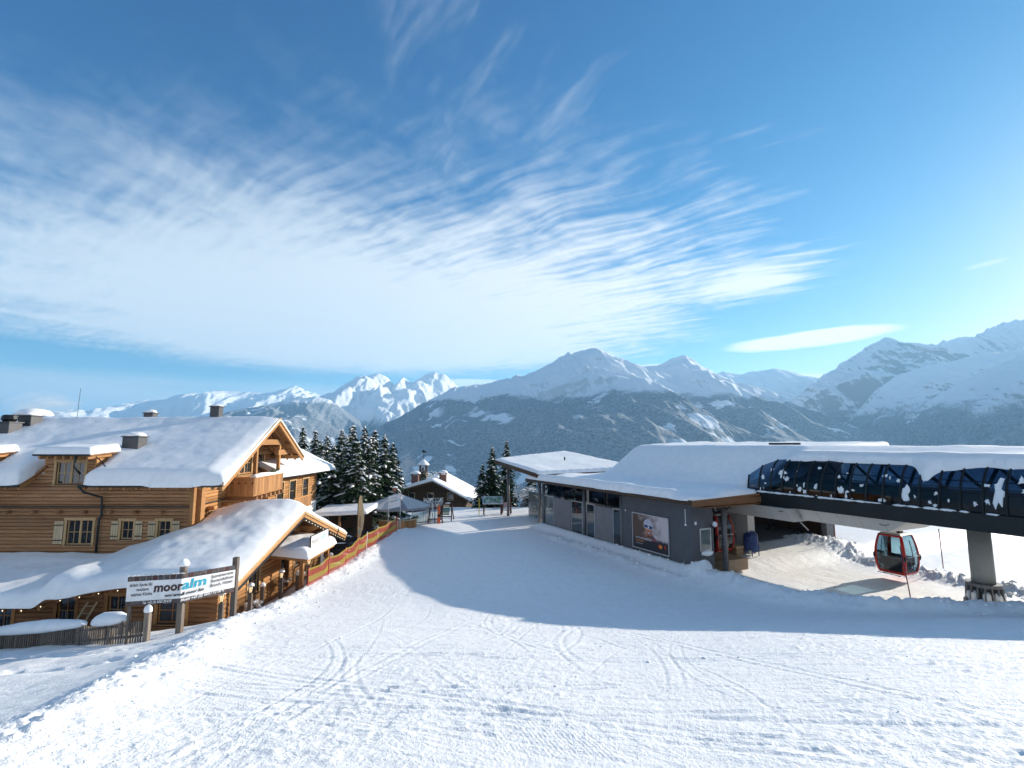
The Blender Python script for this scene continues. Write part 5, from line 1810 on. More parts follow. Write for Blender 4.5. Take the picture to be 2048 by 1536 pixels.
MB().tube([(0.1, -0.42, 1.0), (0.05, -0.28, 1.38), (-0.1, 0.2, 1.44)], 0.015, 5).build('cord', PAPER, tp)
bx = thing('wooden_crate', 'low wooden plank crate standing beside the white cabinet', 'crate', tuple(st_w(-2.0, 5.55, 0.08)), R(-64))
for k in range(3):
    MB().box(-0.45, -0.3, 0.0 + k * 0.17, 0.45, 0.3, 0.155 + k * 0.17).build('plank', PLANKF, bx, bevel=0.01)
MB().box(-0.48, -0.33, 0.515, 0.48, 0.33, 0.55).build('lid', W_SHUT, bx)


def marker(label, base, top, r=0.022, col=None):
    o = thing('marker_pole', label, 'marker pole', base, 0, 'thin marker poles round the yard')
    t = Vector(top) - Vector(base)
    MB().tube([(0, 0, -0.2), t * 0.55, t], r, 7).build('pole', col, o, True)
    MB().tube([t, t + Vector((0, 0, 0.04))], r * 1.25, 7).build('tip', col, o)
    return o


PURPLE = flat_mat('pole_purple', (0.14, 0.012, 0.05), 0.5)
PRED = flat_mat('pole_red', (0.30, 0.02, 0.05), 0.5)
b_ = st_w(7.86, 4.92)
marker('leaning dark purple pole stuck in the bank in front of the hanging gondola', (b_.x, b_.y, 0.35), (b_.x - 0.25, b_.y + 0.02, 2.35), 0.024, PURPLE)
b_ = atZ(1886, 1130, -0.36)
marker('upright purple pole behind the hanging gondola, left of the grey pylon', (b_.x, b_.y, -0.36), (b_.x - 0.05, b_.y, 1.72), 0.028, PURPLE)
b_ = atZ(1672, 1096, -0.30)
marker('thin dark red pole in rough snow left of the hanging gondola', (b_.x, b_.y, -0.36), (b_.x, b_.y, 1.38), 0.026, PRED)

# ------------------------------------------------------------------ banner in front of the chalet
BN = thing('banner', 'long folded white banner with dark and blue writing on weathered wooden posts', 'banner', (-11.1, 17.5, gz(-11.1, 17.5)))
BNI = BN.matrix_basis.copy()
BA, BB, BC = Vector((-12.66, 17.1, 0)), Vector((-11.13, 17.5, 0)), Vector((-10.14, 19.0, 0))
ZB = {0: (1.67, 2.61), 1: (1.66, 2.60), 2: (1.60, 2.53)}
PRINT = flat_mat('banner_white', (0.80, 0.79, 0.78), 0.6, var=0.10, scale=2.0)


def bquad(a, b, za, zb, name, mat, off=0.0, th=0.02):
    d = (b - a).normalized()
    n = Vector((d.y, -d.x, 0))
    o1, o2 = n * off, n * (off - th)
    m = MB().hexa([a + o2 + Vector((0, 0, za[0])), b + o2 + Vector((0, 0, zb[0])), b + o1 + Vector((0, 0, zb[0])), a + o1 + Vector((0, 0, za[0])),
                   a + o2 + Vector((0, 0, za[1])), b + o2 + Vector((0, 0, zb[1])), b + o1 + Vector((0, 0, zb[1])), a + o1 + Vector((0, 0, za[1]))])
    return m.build(name, mat, BN, world=True)


for a, b, za, zb in ((BA, BB, ZB[0], ZB[1]), (BB, BC, ZB[1], ZB[2])):
    ht = lambda z, f: z[0] + (z[1] - z[0]) * f
    bquad(a, b, (ht(za, 0.155), ht(za, 0.825)), (ht(zb, 0.155), ht(zb, 0.825)), 'sheet', PRINT)
    bquad(a, b, (za[0], ht(za, 0.153)), (zb[0], ht(zb, 0.153)), 'lower_strip', SHALE)
    nseg = 9
    for k in range(nseg):
        f0, f1 = k / nseg + 0.004, (k + 1) / nseg - 0.004
        pa, pb = a.lerp(b, f0), a.lerp(b, f1)
        mt = [SHALE, BROWNINK, flat_mat('slate_%d' % (k % 3), [(0.16, 0.09, 0.08), (0.22, 0.20, 0.19), (0.07, 0.06, 0.06)][k % 3], 0.7, var=0.4, scale=6) if ('slate_%d' % (k % 3)) not in MATS else MATS['slate_%d' % (k % 3)]][k % 3]
        z_a = [za[i] + (zb[i] - za[i]) * f0 for i in (0, 1)]; z_b = [za[i] + (zb[i] - za[i]) * f1 for i in (0, 1)]
        bquad(pa, pb, (ht(z_a, 0.828), z_a[1]), (ht(z_b, 0.828), z_b[1]), 'slate', mt)


def btext(body, panel, f, zf, size, mat, align='LEFT', shear=0.0, sx=1.0, bold=0.004):
    a, b, za, zb = ((BA, BB, ZB[0], ZB[1]), (BB, BC, ZB[1], ZB[2]))[panel]
    d = (b - a).normalized(); n = Vector((d.y, -d.x, 0))
    z0 = za[0] + (zb[0] - za[0]) * f; z1 = za[1] + (zb[1] - za[1]) * f
    p = a.lerp(b, f) + n * 0.012 + Vector((0, 0, z0 + (z1 - z0) * zf))
    dd = Vector((d.x, d.y, (zb[0] - za[0]) / (b - a).length + (0.04 if panel == 1 else 0.02)))
    text('lettering', body, mat, BN, size, p, frame_rot(dd), align, shear, sx, BNI, None, bold)


btext('täglich Après Ski', 0, 0.46, 0.66, 0.135, GREYINK, 'RIGHT', 0.1, 0.72)
btext('ganztags', 0, 0.40, 0.50, 0.135, GREYINK, 'RIGHT', 0.1, 0.8)
btext('warme Küche', 0, 0.47, 0.34, 0.135, GREYINK, 'RIGHT', 0.1, 0.8)
btext('moor', 0, 0.49, 0.43, 0.40, BROWNINK, 'LEFT', 0.08, 0.92, 0.014)
btext('alm', 1, 0.01, 0.45, 0.42, CYAN, 'LEFT', 0.12, 1.32, 0.010)
btext('moor service', 0, 0.70, 0.24, 0.13, INK, 'LEFT', 0.35, 0.75)
btext('& moor fun', 1, 0.01, 0.25, 0.15, INK, 'LEFT', 0.35, 1.0)
btext('Sonnenterrasse', 1, 0.53, 0.66, 0.15, GREYINK, 'LEFT', 0.1, 0.82)
btext('Romantikdinner', 1, 0.53, 0.50, 0.15, GREYINK, 'LEFT', 0.1, 0.82)
btext('Brunch, Hütten', 1, 0.52, 0.34, 0.15, GREYINK, 'LEFT', 0.1, 0.82)
btext('Tel. +43 (0) 6562 20 618', 0, 0.30, 0.04, 0.115, PAPER, 'LEFT', 0.3, 0.72)
btext('Mobil +43 (0) 664 / 12 06 0', 1, 0.0, 0.04, 0.12, PAPER, 'LEFT', 0.3, 1.05)
for p, zt, snow in ((Vector((-12.62, 17.24, 0)), 1.7, False), (Vector((-11.20, 17.68, 0)), 2.84, True), (Vector((-10.22, 19.16, 0)), 2.78, False)):
    r_ = 0.045 if zt < 2 else 0.09
    MB().box(p.x - r_, p.y - r_, gz(p.x, p.y) - 0.5, p.x + r_, p.y + r_, zt).build('post', W_GREY, BN, world=True, bevel=0.012)
    if snow: MB().blob((p.x, p.y, zt + 0.02), 0.17, 0.17, 0.19, 2, 0.05, 14, 10, flat=-0.04).build('snow_cap', SNOW_SMALL, BN, True, True)
m = MB()
for k in range(12):
    q = BA.lerp(BB, k / 11); m.blob((q.x, q.y, 2.62), 0.09, 0.03, 0.02, k, 0.2, 7, 4)
m.build('snow_rim', SNOW_SMALL, BN, True, True)

# ------------------------------------------------------------------ picket fence
FN = thing('picket_fence', 'weathered grey picket fence carrying long lumps of snow below the chalet', 'fence', (-16, 18.6, 0))
FP = [Vector((-11.95, 17.0, 0)), Vector((-13.6, 17.75, 0)), Vector((-15.3, 18.55, 0)), Vector((-17.4, 19.45, 0)), Vector((-19.7, 20.3, 0)), Vector((-23.0, 20.9, 0))]


def fence_z(x):
    return float(np.interp(-x, [11.9, 13.6, 15.3, 17.4, 19.7, 23.0], [0.72, 0.34, -0.06, -0.45, -0.86, -1.25]))


rd = random.Random(3)
tot = 0.0
pick = None
for i in range(len(FP) - 1):
    a, b = FP[i], FP[i + 1]
    ln = (b - a).length; d = (b - a) / ln
    n = Vector((d.y, -d.x, 0))
    if n.y > 0: n = -n
    k = 0
    while k * 0.132 < ln - 0.05:
        q = a + d * (k * 0.132 + 0.06)
        z = fence_z(q.x) + rd.uniform(-0.03, 0.03)
        w = 0.036
        hgt = 0.58 + rd.uniform(-0.03, 0.03)
        pr = [(-w, -0.35), (w, -0.35), (w, hgt - 0.05), (0.3 * w, hgt), (-0.3 * w, hgt), (-w, hgt - 0.05)]
        vs = [q + d * x + n * 0.03 + Vector((0, 0, z + zz)) for x, zz in pr] + [q + d * x + n * 0.006 + Vector((0, 0, z + zz)) for x, zz in pr]
        fs = [tuple(range(6)), tuple(range(6, 12))] + [(j, (j + 1) % 6, (j + 1) % 6 + 6, j + 6) for j in range(6)]
        MB().add(vs, fs).build('picket', W_GREY, FN, world=True)
        k += 1
    for zz in (0.10, 0.46):
        MB().beam(a + Vector((0, 0, fence_z(a.x) + zz)) - n * 0.03, b + Vector((0, 0, fence_z(b.x) + zz)) - n * 0.03, 0.05, 0.07).build('rail', W_GREY, FN, world=True)
for q, zt, cap in ((FP[0] + Vector((0.10, -0.02, 0)), 1.55, True), (FP[1], 0.9, False), (FP[2], 0.5, False), (FP[3], 0.15, False), (FP[4], -0.25, False)):
    MB().box(q.x - 0.08, q.y - 0.02, fence_z(q.x) - 0.4, q.x + 0.08, q.y + 0.14, zt).build('post', W_GREY, FN, world=True, bevel=0.01)
    if cap: MB().blob((q.x, q.y + 0.06, zt), 0.12, 0.12, 0.20, 4, 0.08, 12, 8, flat=-0.03).build('snow_cap', SNOW_SMALL, FN, True, True)


def snow_roll(p0, p1, r, hgt, seed, name='snow_load', parent=FN):
    """a long loaf of snow lying along a fence"""
    p0, p1 = Vector(p0), Vector(p1)
    d = (p1 - p0); ln = d.length; d.normalize()
    s = Vector((d.y, -d.x, 0)).normalized()
    m = MB(); N, M_ = 26, 12
    for i in range(N + 1):
        t = i / N
        e = max(0.04, math.sin(math.pi * min(1, max(0, t))) ** 0.35)
        k = e * (0.85 + 0.3 * float(fbm(np.array(t * 4.0), np.array(seed * 1.7), 3, seed)))
        c = p0.lerp(p1, t)
        for j in range(M_):
            a = 2 * math.pi * j / M_
            m.v.append(tuple(c + s * (r * k * math.cos(a)) + Vector((0, 0, hgt * k * (math.sin(a) if math.sin(a) > 0 else 0.45 * math.sin(a))))))
    for i in range(N):
        for j in range(M_):
            m.f.append((i * M_ + j, i * M_ + (j + 1) % M_, (i + 1) * M_ + (j + 1) % M_, (i + 1) * M_ + j))
    m.f.append(tuple(range(M_))); m.f.append(tuple(N * M_ + j for j in range(M_)))
    m.build(name, SNOW_ROOF, parent, True, True)


snow_roll((-15.0, 18.5, 0.62), (-20.6, 20.55, -0.42), 0.34, 0.30, 3)
snow_roll((-12.9, 17.5, 1.12), (-14.5, 18.2, 0.80), 0.32, 0.30, 6)

# ------------------------------------------------------------------ lantern posts along the path
LGLASS = lamp_mat('lantern_glass', (0.75, 0.55, 0.30), 0.35)


def path_post(label, x, y, zb, h, lantern, cap=0.12):
    o = thing('lantern_post' if lantern else 'path_post', label, 'lantern post' if lantern else 'post', (x, y, zb), 0.2, 'snow capped posts along the chalet path')
    MB().box(-0.08, -0.08, -0.5, 0.08, 0.08, h).build('post', W_GREY, o, bevel=0.012)
    if lantern:
        MB().tube([(0, 0, h), (0, 0, h + 0.06)], 0.035, 8).build('stem', BLACK, o)
        MB().tube([(0, 0, h + 0.06), (0, 0, h + 0.30)], [0.055, 0.085], 6).build('lantern', LGLASS, o)
        for k in range(6):
            a = k * math.pi / 3
            MB().tube([(0.058 * math.cos(a), 0.058 * math.sin(a), h + 0.06), (0.09 * math.cos(a), 0.09 * math.sin(a), h + 0.31)], 0.008, 4).build('lantern_bar', BLACK, o)
        MB().tube([(0, 0, h + 0.30), (0, 0, h + 0.37), (0, 0, h + 0.42)], [0.115, 0.05, 0.02], 8).build('lantern_roof', BLACK, o)
        MB().blob((0, 0, h + 0.33), 0.14, 0.14, cap + 0.02, 3, 0.07, 12, 8, flat=-0.01).build('snow_cap', SNOW_SMALL, o, True)
    else:
        MB().blob((0, 0, h + 0.0), 0.13, 0.13, cap + 0.03, 4, 0.08, 12, 8, flat=-0.02).build('snow_cap', SNOW_SMALL, o, True)
    return o


path_post('grey lantern post with snow dome just right of the long banner, nearest of the row', -10.86, 19.5, 0.30, 0.74, True)
path_post('snow capped lantern post in front of the sunlit wall, second from the banner', -11.55, 23.0, -0.35, 0.72, True)
path_post('short grey post without lantern, third from the banner along the path', -11.75, 24.5, -0.42, 0.72, False)
path_post('lantern post in front of the chalet door, fourth from the banner', -11.55, 26.0, -0.50, 0.72, True)
path_post('short snow covered post just past the chalet door, fifth from the banner', -11.1, 26.9, -0.50, 0.70, False, 0.2)
path_post('tall snow plastered lantern post beside the entrance canopy', -10.75, 27.4, -0.45, 1.0, True, 0.2)
path_post('small snow capped post beyond the entrance canopy near the red net', -10.6, 30.2, -0.35, 0.8, False)

# low planters and bushes with snow by the wall
FRO = flat_mat('frosted_twig', (0.30, 0.24, 0.18), 0.9)
def bush(label, x, y, z, r, h, seed, col, n=60, snow=10):
    o = thing('shrub', label, 'shrub', (x, y, z), 0, 'shrubs by the chalet wall')
    rd = random.Random(seed); m = MB()
    for k in range(n):
        a, e = rd.uniform(0, 6.28), rd.uniform(0.25, 1.4)
        ln = r * rd.uniform(0.7, 1.1)
        p1 = Vector((math.cos(a) * math.cos(e) * ln * 0.5, math.sin(a) * math.cos(e) * ln * 0.5, math.sin(e) * h * 0.55))
        p2 = Vector((math.cos(a + 0.3) * math.cos(e) * ln, math.sin(a + 0.3) * math.cos(e) * ln, math.sin(e) * h))
        m.tube([(0, 0, 0), p1, p2], [0.012, 0.008, 0.004], 3, False)
    m.build('twigs', col, o)
    for k in range(snow):
        a = rd.uniform(0, 6.28); q = r * rd.uniform(0.1, 0.8)
        MB().blob((q * math.cos(a), q * math.sin(a), h * rd.uniform(0.15, 0.75)), 0.10, 0.10, 0.07, seed + k, 0.3, 7, 5).build('snow_clump', SNOW_SMALL, o, True)
    return o


TWIG = flat_mat('brown_twig', (0.16, 0.08, 0.045), 0.9)
bush('reddish brown leafless shrub against the sunlit wall beside the chalet door', -11.9, 26.9, -0.55, 0.5, 0.8, 4, TWIG, 90, 8)
bush('low snowy shrub at the foot of the sunlit wall near the first window', -11.85, 24.0, -0.6, 0.5, 0.5, 7, FRO, 60, 14)
bush('frosted shrub between the canopy post and the wall', -11.6, 28.6, -0.5, 0.45, 0.7, 9, FRO, 60, 10)

# ------------------------------------------------------------------ sign on the canopy
CS = thing('canopy_sign', 'white sign with brown and blue lettering standing on the snowy entrance canopy', 'sign', (-10.3, 27.6, 1.3))
MB().box(-10.32, 26.35, 1.62, -10.28, 28.75, 2.20).build('panel', PAPER, CS, world=True)
m = MB()
for (a, b, c, d) in ((26.31, 26.35, 1.3, 2.24), (28.75, 28.79, 1.3, 2.24), (26.35, 28.75, 2.20, 2.24), (26.35, 28.75, 1.58, 1.62)):
    m.box(-10.33, a, c, -10.27, b, d)
m.build('frame', GUTTER, CS, world=True)
FRY = frame_rot((0, 1, 0))
text('lettering', 'moor', BROWNINK, CS, 0.42, (-10.275, 26.45, 1.78), FRY, 'LEFT', 0.05, 1.0, CS.matrix_basis)
text('lettering', 'alm', CYAN, CS, 0.46, (-10.275, 27.65, 1.80), FRY, 'LEFT', 0.1, 1.1, CS.matrix_basis)
text('lettering', 'service & fun', INK, CS, 0.12, (-10.275, 27.2, 1.66), FRY, 'LEFT', 0.3, 1.0, CS.matrix_basis)

# ------------------------------------------------------------------ red and yellow safety net
NT = thing('safety_net', 'red and yellow striped safety net on poles along the left edge of the piste', 'safety net', (-9.4, 31, 0))
def net_mat(name, col):
    m = bpy.data.materials.new(name); m.use_nodes = True
    nt = m.node_tree; nt.nodes.clear()
    out = nt.nodes.new('ShaderNodeOutputMaterial')
    df = nt.nodes.new('ShaderNodeBsdfDiffuse'); tl = nt.nodes.new('ShaderNodeBsdfTranslucent'); tp_ = nt.nodes.new('ShaderNodeBsdfTransparent')
    p = obj_co(nt, world=True)
    n = nnoise(nt, p, 3.0, 3.0, 0.5)
    c = nmix(nt, n, tuple(q * 0.8 for q in col), tuple(min(1, q * 1.15) for q in col))
    nt.links.new(c.s, df.inputs[0]); nt.links.new(c.s, tl.inputs[0])
    m1 = nt.nodes.new('ShaderNodeMixShader'); m1.inputs[0].default_value = 0.45
    nt.links.new(df.outputs[0], m1.inputs[1]); nt.links.new(tl.outputs[0], m1.inputs[2])
    m2 = nt.nodes.new('ShaderNodeMixShader')
    nt.links.new((n * 0.5 + 0.14).s, m2.inputs[0])
    nt.links.new(m1.outputs[0], m2.inputs[1]); nt.links.new(tp_.outputs[0], m2.inputs[2])
    nt.links.new(m2.outputs[0], out.inputs['Surface'])
    return m


NRED = net_mat('net_red', (0.62, 0.16, 0.11)); NYEL = net_mat('net_yellow', (0.66, 0.50, 0.13))
NPOLE = flat_mat('net_pole', (0.55, 0.05, 0.06), 0.5)
npt = []
for k in range(8):
    t = k / 7
    q = Vector((-9.75, 24.8, 0)).lerp(Vector((-8.82, 39.2, 0)), t)
    q.x += [0, 0.10, 0.22, 0.12, -0.12, -0.05, 0.05, 0][k]
    zb = [0.08, 0.16, 0.20, 0.28, 0.22, 0.22, 0.25, 0.30][k]
    npt.append((q, zb, zb + [0.90, 0.92, 0.90, 1.0, 1.0, 1.02, 1.0, 1.05][k]))
for k, (q, zb, zt) in enumerate(npt):
    lean = Vector((0.04 * math.sin(k * 2.1), 0.06 * math.cos(k * 1.3), 0))
    MB().tube([(q.x, q.y, zb - 0.4), (q.x + lean.x, q.y + lean.y, zt + 0.08)], 0.022, 6).build('pole', NPOLE if k not in (4, 5) else PAPER, NT, True, True)
for k in range(7):
    (a, za0, za1), (b, zb0, zb1) = npt[k], npt[k + 1]
    base = None
    bands = [(0.0, 0.30, NRED), (0.30, 0.60, NYEL), (0.60, 0.90, NRED), (0.90, 1.0, NYEL)]
    for f0, f1, mt in bands:
        m = MB(); N = 8
        for i in range(N + 1):
            t = i / N
            sag = 0.10 * math.sin(math.pi * t)
            out = 0.12 * math.sin(math.pi * t)
            c = a.lerp(b, t)
            z0 = za0 + (zb0 - za0) * t; z1 = za1 + (zb1 - za1) * t - sag
            for f in (f0, f1):
                m.v.append((c.x + out * math.sin(math.pi * f) + 0.03 * math.sin(9 * t + 3 * f + k), c.y, z0 + 0.02 + (z1 - z0) * f))
        for i in range(N): m.f.append((2 * i, 2 * i + 2, 2 * i + 3, 2 * i + 1))
        if base is None: base = m.build('net_panel', mt, NT, True, True)
        else: m.build('stripe', mt, base, True, True)

# ------------------------------------------------------------------ feather flag
FL = thing('feather_flag', 'tall tan feather flag with dark print beside the net', 'flag', (-9.95, 33.0, 0.1))
pole = [(0, 0, -0.3), (0, 0, 1.6), (0.0, 0, 2.8), (0.04, 0, 3.3), (0.12, 0, 3.52)]
MB().tube(pole, [0.03, 0.025, 0.02, 0.015, 0.01], 7).build('pole', BLACK, FL, True)
m = MB(); N = 16
for i in range(N + 1):
    t = i / N
    z = 0.7 + 2.8 * t
    w = (0.36 * math.sin(math.pi * min(1, (t * 0.92 + 0.02))) ** 0.7 + 0.03)
    x0 = 0.0 if t < 0.8 else 0.10 * ((t - 0.8) / 0.2) ** 2
    m.v += [(x0 + 0.02, 0.0, z), (x0 + 0.02 + w * 0.5, -0.08 * math.sin(3 * t), z - 0.02), (x0 + 0.02 + w, 0.06 * math.sin(4 * t), z - 0.05)]
for i in range(N):
    for j in (0, 1): m.f.append((3 * i + j, 3 * i + j + 1, 3 * i + 4 + j, 3 * i + 3 + j))
fo = m.build('sail', flat_mat('flag_tan', (0.52, 0.38, 0.22), 0.8), FL, True)
text('lettering', 'moor', BROWNINK, FL, 0.32, (0.10, -0.09, 2.2), frame_rot((0, 0, -1), (1, 0, 0)), 'LEFT', 0, 1.0)
text('lettering', 'alm', CYAN, FL, 0.22, (0.12, -0.09, 1.4), frame_rot((0, 0, -1), (1, 0, 0)), 'LEFT', 0, 1.0)

# ------------------------------------------------------------------ post sign with lamp on the terrace
SG = thing('terrace_sign', 'white terrace sign on two thin poles with a round lamp on top', 'sign', (-9.2, 40.0, 0.0))
for dx_ in (-0.42, 0.42):
    MB().tube([(dx_, dx_ * 0.4, -0.4), (dx_, dx_ * 0.4, 3.0 + dx_ * 0.25)], 0.025, 6).build('pole', ALU, SG)
MB().hexa([(-0.40, -0.18, 1.85), (0.40, 0.14, 2.0), (0.40, 0.17, 2.0), (-0.40, -0.15, 1.85), (-0.40, -0.18, 2.80), (0.40, 0.14, 2.98), (0.40, 0.17, 2.98), (-0.40, -0.15, 2.80)]).build('panel', PAPER, SG)
FRS = frame_rot((0.8, 0.32, 0.15))
text('lettering', 'moor', BROWNINK, SG, 0.22, (-0.32, -0.165, 2.36), FRS)
text('lettering', 'alm', CYAN, SG, 0.24, (0.06, -0.01, 2.44), FRS)
text('lettering', 'terrasse', GREYINK, SG, 0.14, (-0.25, -0.13, 2.62), FRS)
MB().tube([(0, -0.02, 3.0), (0, -0.02, 3.15)], 0.03, 6).build('stem', BLACK, SG)
lm = MB().tube([(0, 0.10, 3.32), (0, -0.02, 3.32), (0, -0.12, 3.32)], [0.20, 0.22, 0.17], 16).build('lamp_head', BLACK, SG, True)
MB().tube([(0, -0.121, 3.32), (0, -0.13, 3.32)], 0.15, 16).build('lamp_lens', flat_mat('lens_brown', (0.25, 0.10, 0.05), 0.3), lm)
MB().blob((0, 0, 3.5), 0.2, 0.16, 0.08, 1, 0.1).build('snow_cap', SNOW_SMALL, SG, True)

# ------------------------------------------------------------------ big parasol over the round bar
UM = thing('parasol', 'huge grey and white terrace parasol above a round wooden bar', 'parasol', (-9.9, 44.0, -0.2))
N = 12
UG, UW = flat_mat('parasol_grey', (0.24, 0.24, 0.26), 0.8), flat_mat('parasol_white', (0.52, 0.51, 0.50), 0.8)
for k in range(N):
    a0, a1 = 2 * math.pi * k / N, 2 * math.pi * (k + 1) / N
    m = MB()
    for r, z in ((0.12, 2.85), (1.0, 2.50), (2.0, 2.14), (2.9, 1.84)):
        for a in (a0, 0.5 * (a0 + a1), a1):
            rr = r * (1 if a != 0.5 * (a0 + a1) else 0.965)
            m.v.append((rr * math.cos(a), rr * math.sin(a), z - (0.05 if a == 0.5 * (a0 + a1) else 0)))
    for i in range(3):
        for j in (0, 1): m.f.append((3 * i + j, 3 * i + j + 1, 3 * i + 4 + j, 3 * i + 3 + j))
    c = m.build('canopy_panel', UG if k % 3 == 0 else UW, UM)
    m = MB().add([(2.9 * math.cos(a0), 2.9 * math.sin(a0), 1.835), (2.9 * math.cos(a1), 2.9 * math.sin(a1), 1.835), (2.9 * math.cos(a1), 2.9 * math.sin(a1), 1.65), (2.9 * math.cos(a0), 2.9 * math.sin(a0), 1.65)], [(0, 1, 2, 3)])
    m.build('valance', UG, c)
    MB().tube([(0.1, 0, 2.2) if False else (0.12 * math.cos(a0), 0.12 * math.sin(a0), 2.1), (1.9 * math.cos(a0), 1.9 * math.sin(a0), 2.1)], 0.02, 5).build('strut', BLACK, UM)
MB().tube([(0, 0, -0.4), (0, 0, 2.9)], 0.08, 10).build('mast', BLACK, UM, True)
MB().tube([(0, 0, 2.86), (0, 0, 2.98), (0, 0, 3.02)], [0.16, 0.12, 0.02], 10).build('finial', BLACK, UM)
RB = thing('round_bar', 'round wooden bar counter with greenery under the big parasol', 'bar', (-9.5, 42.6, -0.2))
for k in range(28):
    a0 = math.pi + math.pi * 1.15 * (k - 4) / 24
    a1 = a0 + 0.135
    MB().hexa([(r * math.cos(a), r * math.sin(a), z) for z in (-0.3, 0.92) for r, a in ((1.5, a0), (1.55, a0), (1.55, a1), (1.5, a1))]).build('stave', W_BEAM, RB)
m = MB(); NN = 30
for z in (0.93, 1.0):
    for r in (1.25, 1.75):
        for k in range(NN + 1):
            a = math.pi - 0.6 + (math.pi * 1.3) * k / NN
            m.v.append((r * math.cos(a), r * math.sin(a), z))
q = NN + 1
for k in range(NN):
    m.f += [(2 * q + k, 3 * q + k, 3 * q + k + 1, 2 * q + k + 1), (k, k + 1, q + k + 1, q + k), (q + k, q + k + 1, 3 * q + k + 1, 3 * q + k), (k, 2 * q + k, 2 * q + k + 1, k + 1)]
m.build('counter_top', W_SHUT, RB)
m = MB(); rd = random.Random(8)
for k in range(160):
    a = rd.uniform(math.pi - 0.4, 2 * math.pi + 0.3); r = rd.uniform(1.35, 1.65)
    p = Vector((r * math.cos(a), r * math.sin(a), 1.0))
    m.tube([p, p + Vector((rd.uniform(-0.12, 0.12), rd.uniform(-0.12, 0.12), rd.uniform(0.05, 0.22)))], [0.02, 0.004], 3, False)
m.build('greenery', MATS['evergreen_sprig'], RB)['kind'] = 'stuff'

# ------------------------------------------------------------------ bar hut with low snowy roof, left of the parasol
BH = thing('bar_hut', 'low dark wooden bar hut with flat snowy roof left of the parasol', 'hut', (-13.4, 41.0, -0.8))
MB().box(-1.7, 1.2, -0.5, 1.9, 1.35, 2.1).build('rear_wall', W_BROWN, BH)
for k in range(18):
    MB().box(-1.7 + k * 0.2, -1.5, -0.5, -1.515 + k * 0.2, -1.44, 0.75).build('board', W_LOW, BH)
for sx in (-1.65, 0.1, 1.85):
    MB().box(sx - 0.07, -1.55, -0.5, sx + 0.07, -1.41, 2.2).build('post', W_LOW, BH)
m = MB().hexa([(-2.1, -2.0, 2.15), (2.3, -2.0, 2.35), (2.3, 1.8, 2.55), (-2.1, 1.8, 2.35), (-2.1, -2.0, 2.29), (2.3, -2.0, 2.49), (2.3, 1.8, 2.69), (-2.1, 1.8, 2.49)])
m.build('roof', W_BROWN, BH)
snow_field('roof_snow', BH, (-2.15, 2.35), (-2.05, 1.85), 0.16, lambda x, y: 2.39 + 0.045 * x + 0.05 * y, 0.24, 0.25, amp=0.05, seed=5)
MB().box(-1.6, -1.75, 0.76, 1.8, -1.3, 0.82).build('counter', W_BEAM, BH)

# ------------------------------------------------------------------ the brown hut behind
HU = thing('mountain_hut', 'brown mountain hut with shallow snowy gable roof behind the terrace', 'hut', (-10.5, 62.0, -3.0))
HUI = HU.matrix_basis.inverted()
AX, AZ_, LX, LZ, RX, RZ = -9.55, 2.45, -17.2, 0.30, -4.75, -0.05
HW = wood_mat('hut_wood', (0.10, 0.065, 0.04), (0.17, 0.115, 0.075))
m = MB(); m.prism([(-16.0, -3.4), (-5.6, -3.4), (-5.6, 0.0), (AX, 2.15), (-16.0, 0.45)], 62.0, 73.0, 'y')
m.build('wall', HW, HU, world=True)
def hut_deck(x, y):
    return np.where(x < AX, AZ_ - (AX - x) * (AZ_ - LZ) / (AX - LX), AZ_ - (x - AX) * (AZ_ - RZ) / (RX - AX))
for xa, za, xb_, zb in ((LX, LZ, AX, AZ_), (AX, AZ_, RX, RZ)):
    MB().hexa([(xa, 60.9, za - 0.22), (xb_, 60.9, zb - 0.22), (xb_, 74.2, zb - 0.22), (xa, 74.2, za - 0.22), (xa, 60.9, za), (xb_, 60.9, zb), (xb_, 74.2, zb), (xa, 74.2, za)]).build('roof', HW, HU, world=True)
    MB().beam((xa, 60.85, za - 0.10), (xb_, 60.85, zb - 0.10), 0.08, 0.30, (0, 0, 1)).build('barge_board', W_BROWN, HU, world=True)
snow_field('roof_snow', HU, (LX - 0.1, RX + 0.1), (60.8, 74.3), 0.22, hut_deck, 0.26, 0.3, amp=0.05, seed=15, world=True)
for x0, x1 in ((-12.6, -11.8), (-10.3, -9.5), (-7.9, -7.1)):
    w = MB().box(x0, 61.93, 0.0, x1, 61.98, 0.95).build('window', W_SHUT, HU, world=True)
    MB().box(x0 + 0.07, 61.90, 0.07, x1 - 0.07, 61.925, 0.88).build('pane', PANE, w, world=True)
MB().box(-6.3, 61.9, -1.4, -5.9, 61.97, 0.4).build('shutter', W_BROWN, HU, world=True)
for cx_, cy_, z1 in ((-14.0, 62.8, 2.25), (-12.3, 64.5, 2.85), (-8.7, 64.0, 3.0)):
    c = MB().box(cx_ - 0.42, cy_ - 0.35, 0.3, cx_ + 0.42, cy_ + 0.35, z1).build('chimney', BRICKRED, HU, world=True)
    MB().box(cx_ - 0.55, cy_ - 0.48, z1 + 0.12, cx_ + 0.55, cy_ + 0.48, z1 + 0.2).build('cap', BRICKRED, c, world=True)
    for sx in (-0.4, 0.4):
        MB().box(cx_ + sx - 0.05, cy_ - 0.3, z1, cx_ + sx + 0.05, cy_ + 0.3, z1 + 0.12).build('cap_leg', BRICKRED, c, world=True)
    MB().blob((cx_, cy_, z1 + 0.2), 0.66, 0.58, 0.36, int(cx_ * 3), 0.06, 14, 8, flat=0.0).build('snow_cap', SNOW_SMALL, c, True, True)
BT = thing('bell_turret', 'small wooden bell turret with snowy dome and weathervane behind the hut', 'bell turret', (-11.9, 68.0, 1.0))
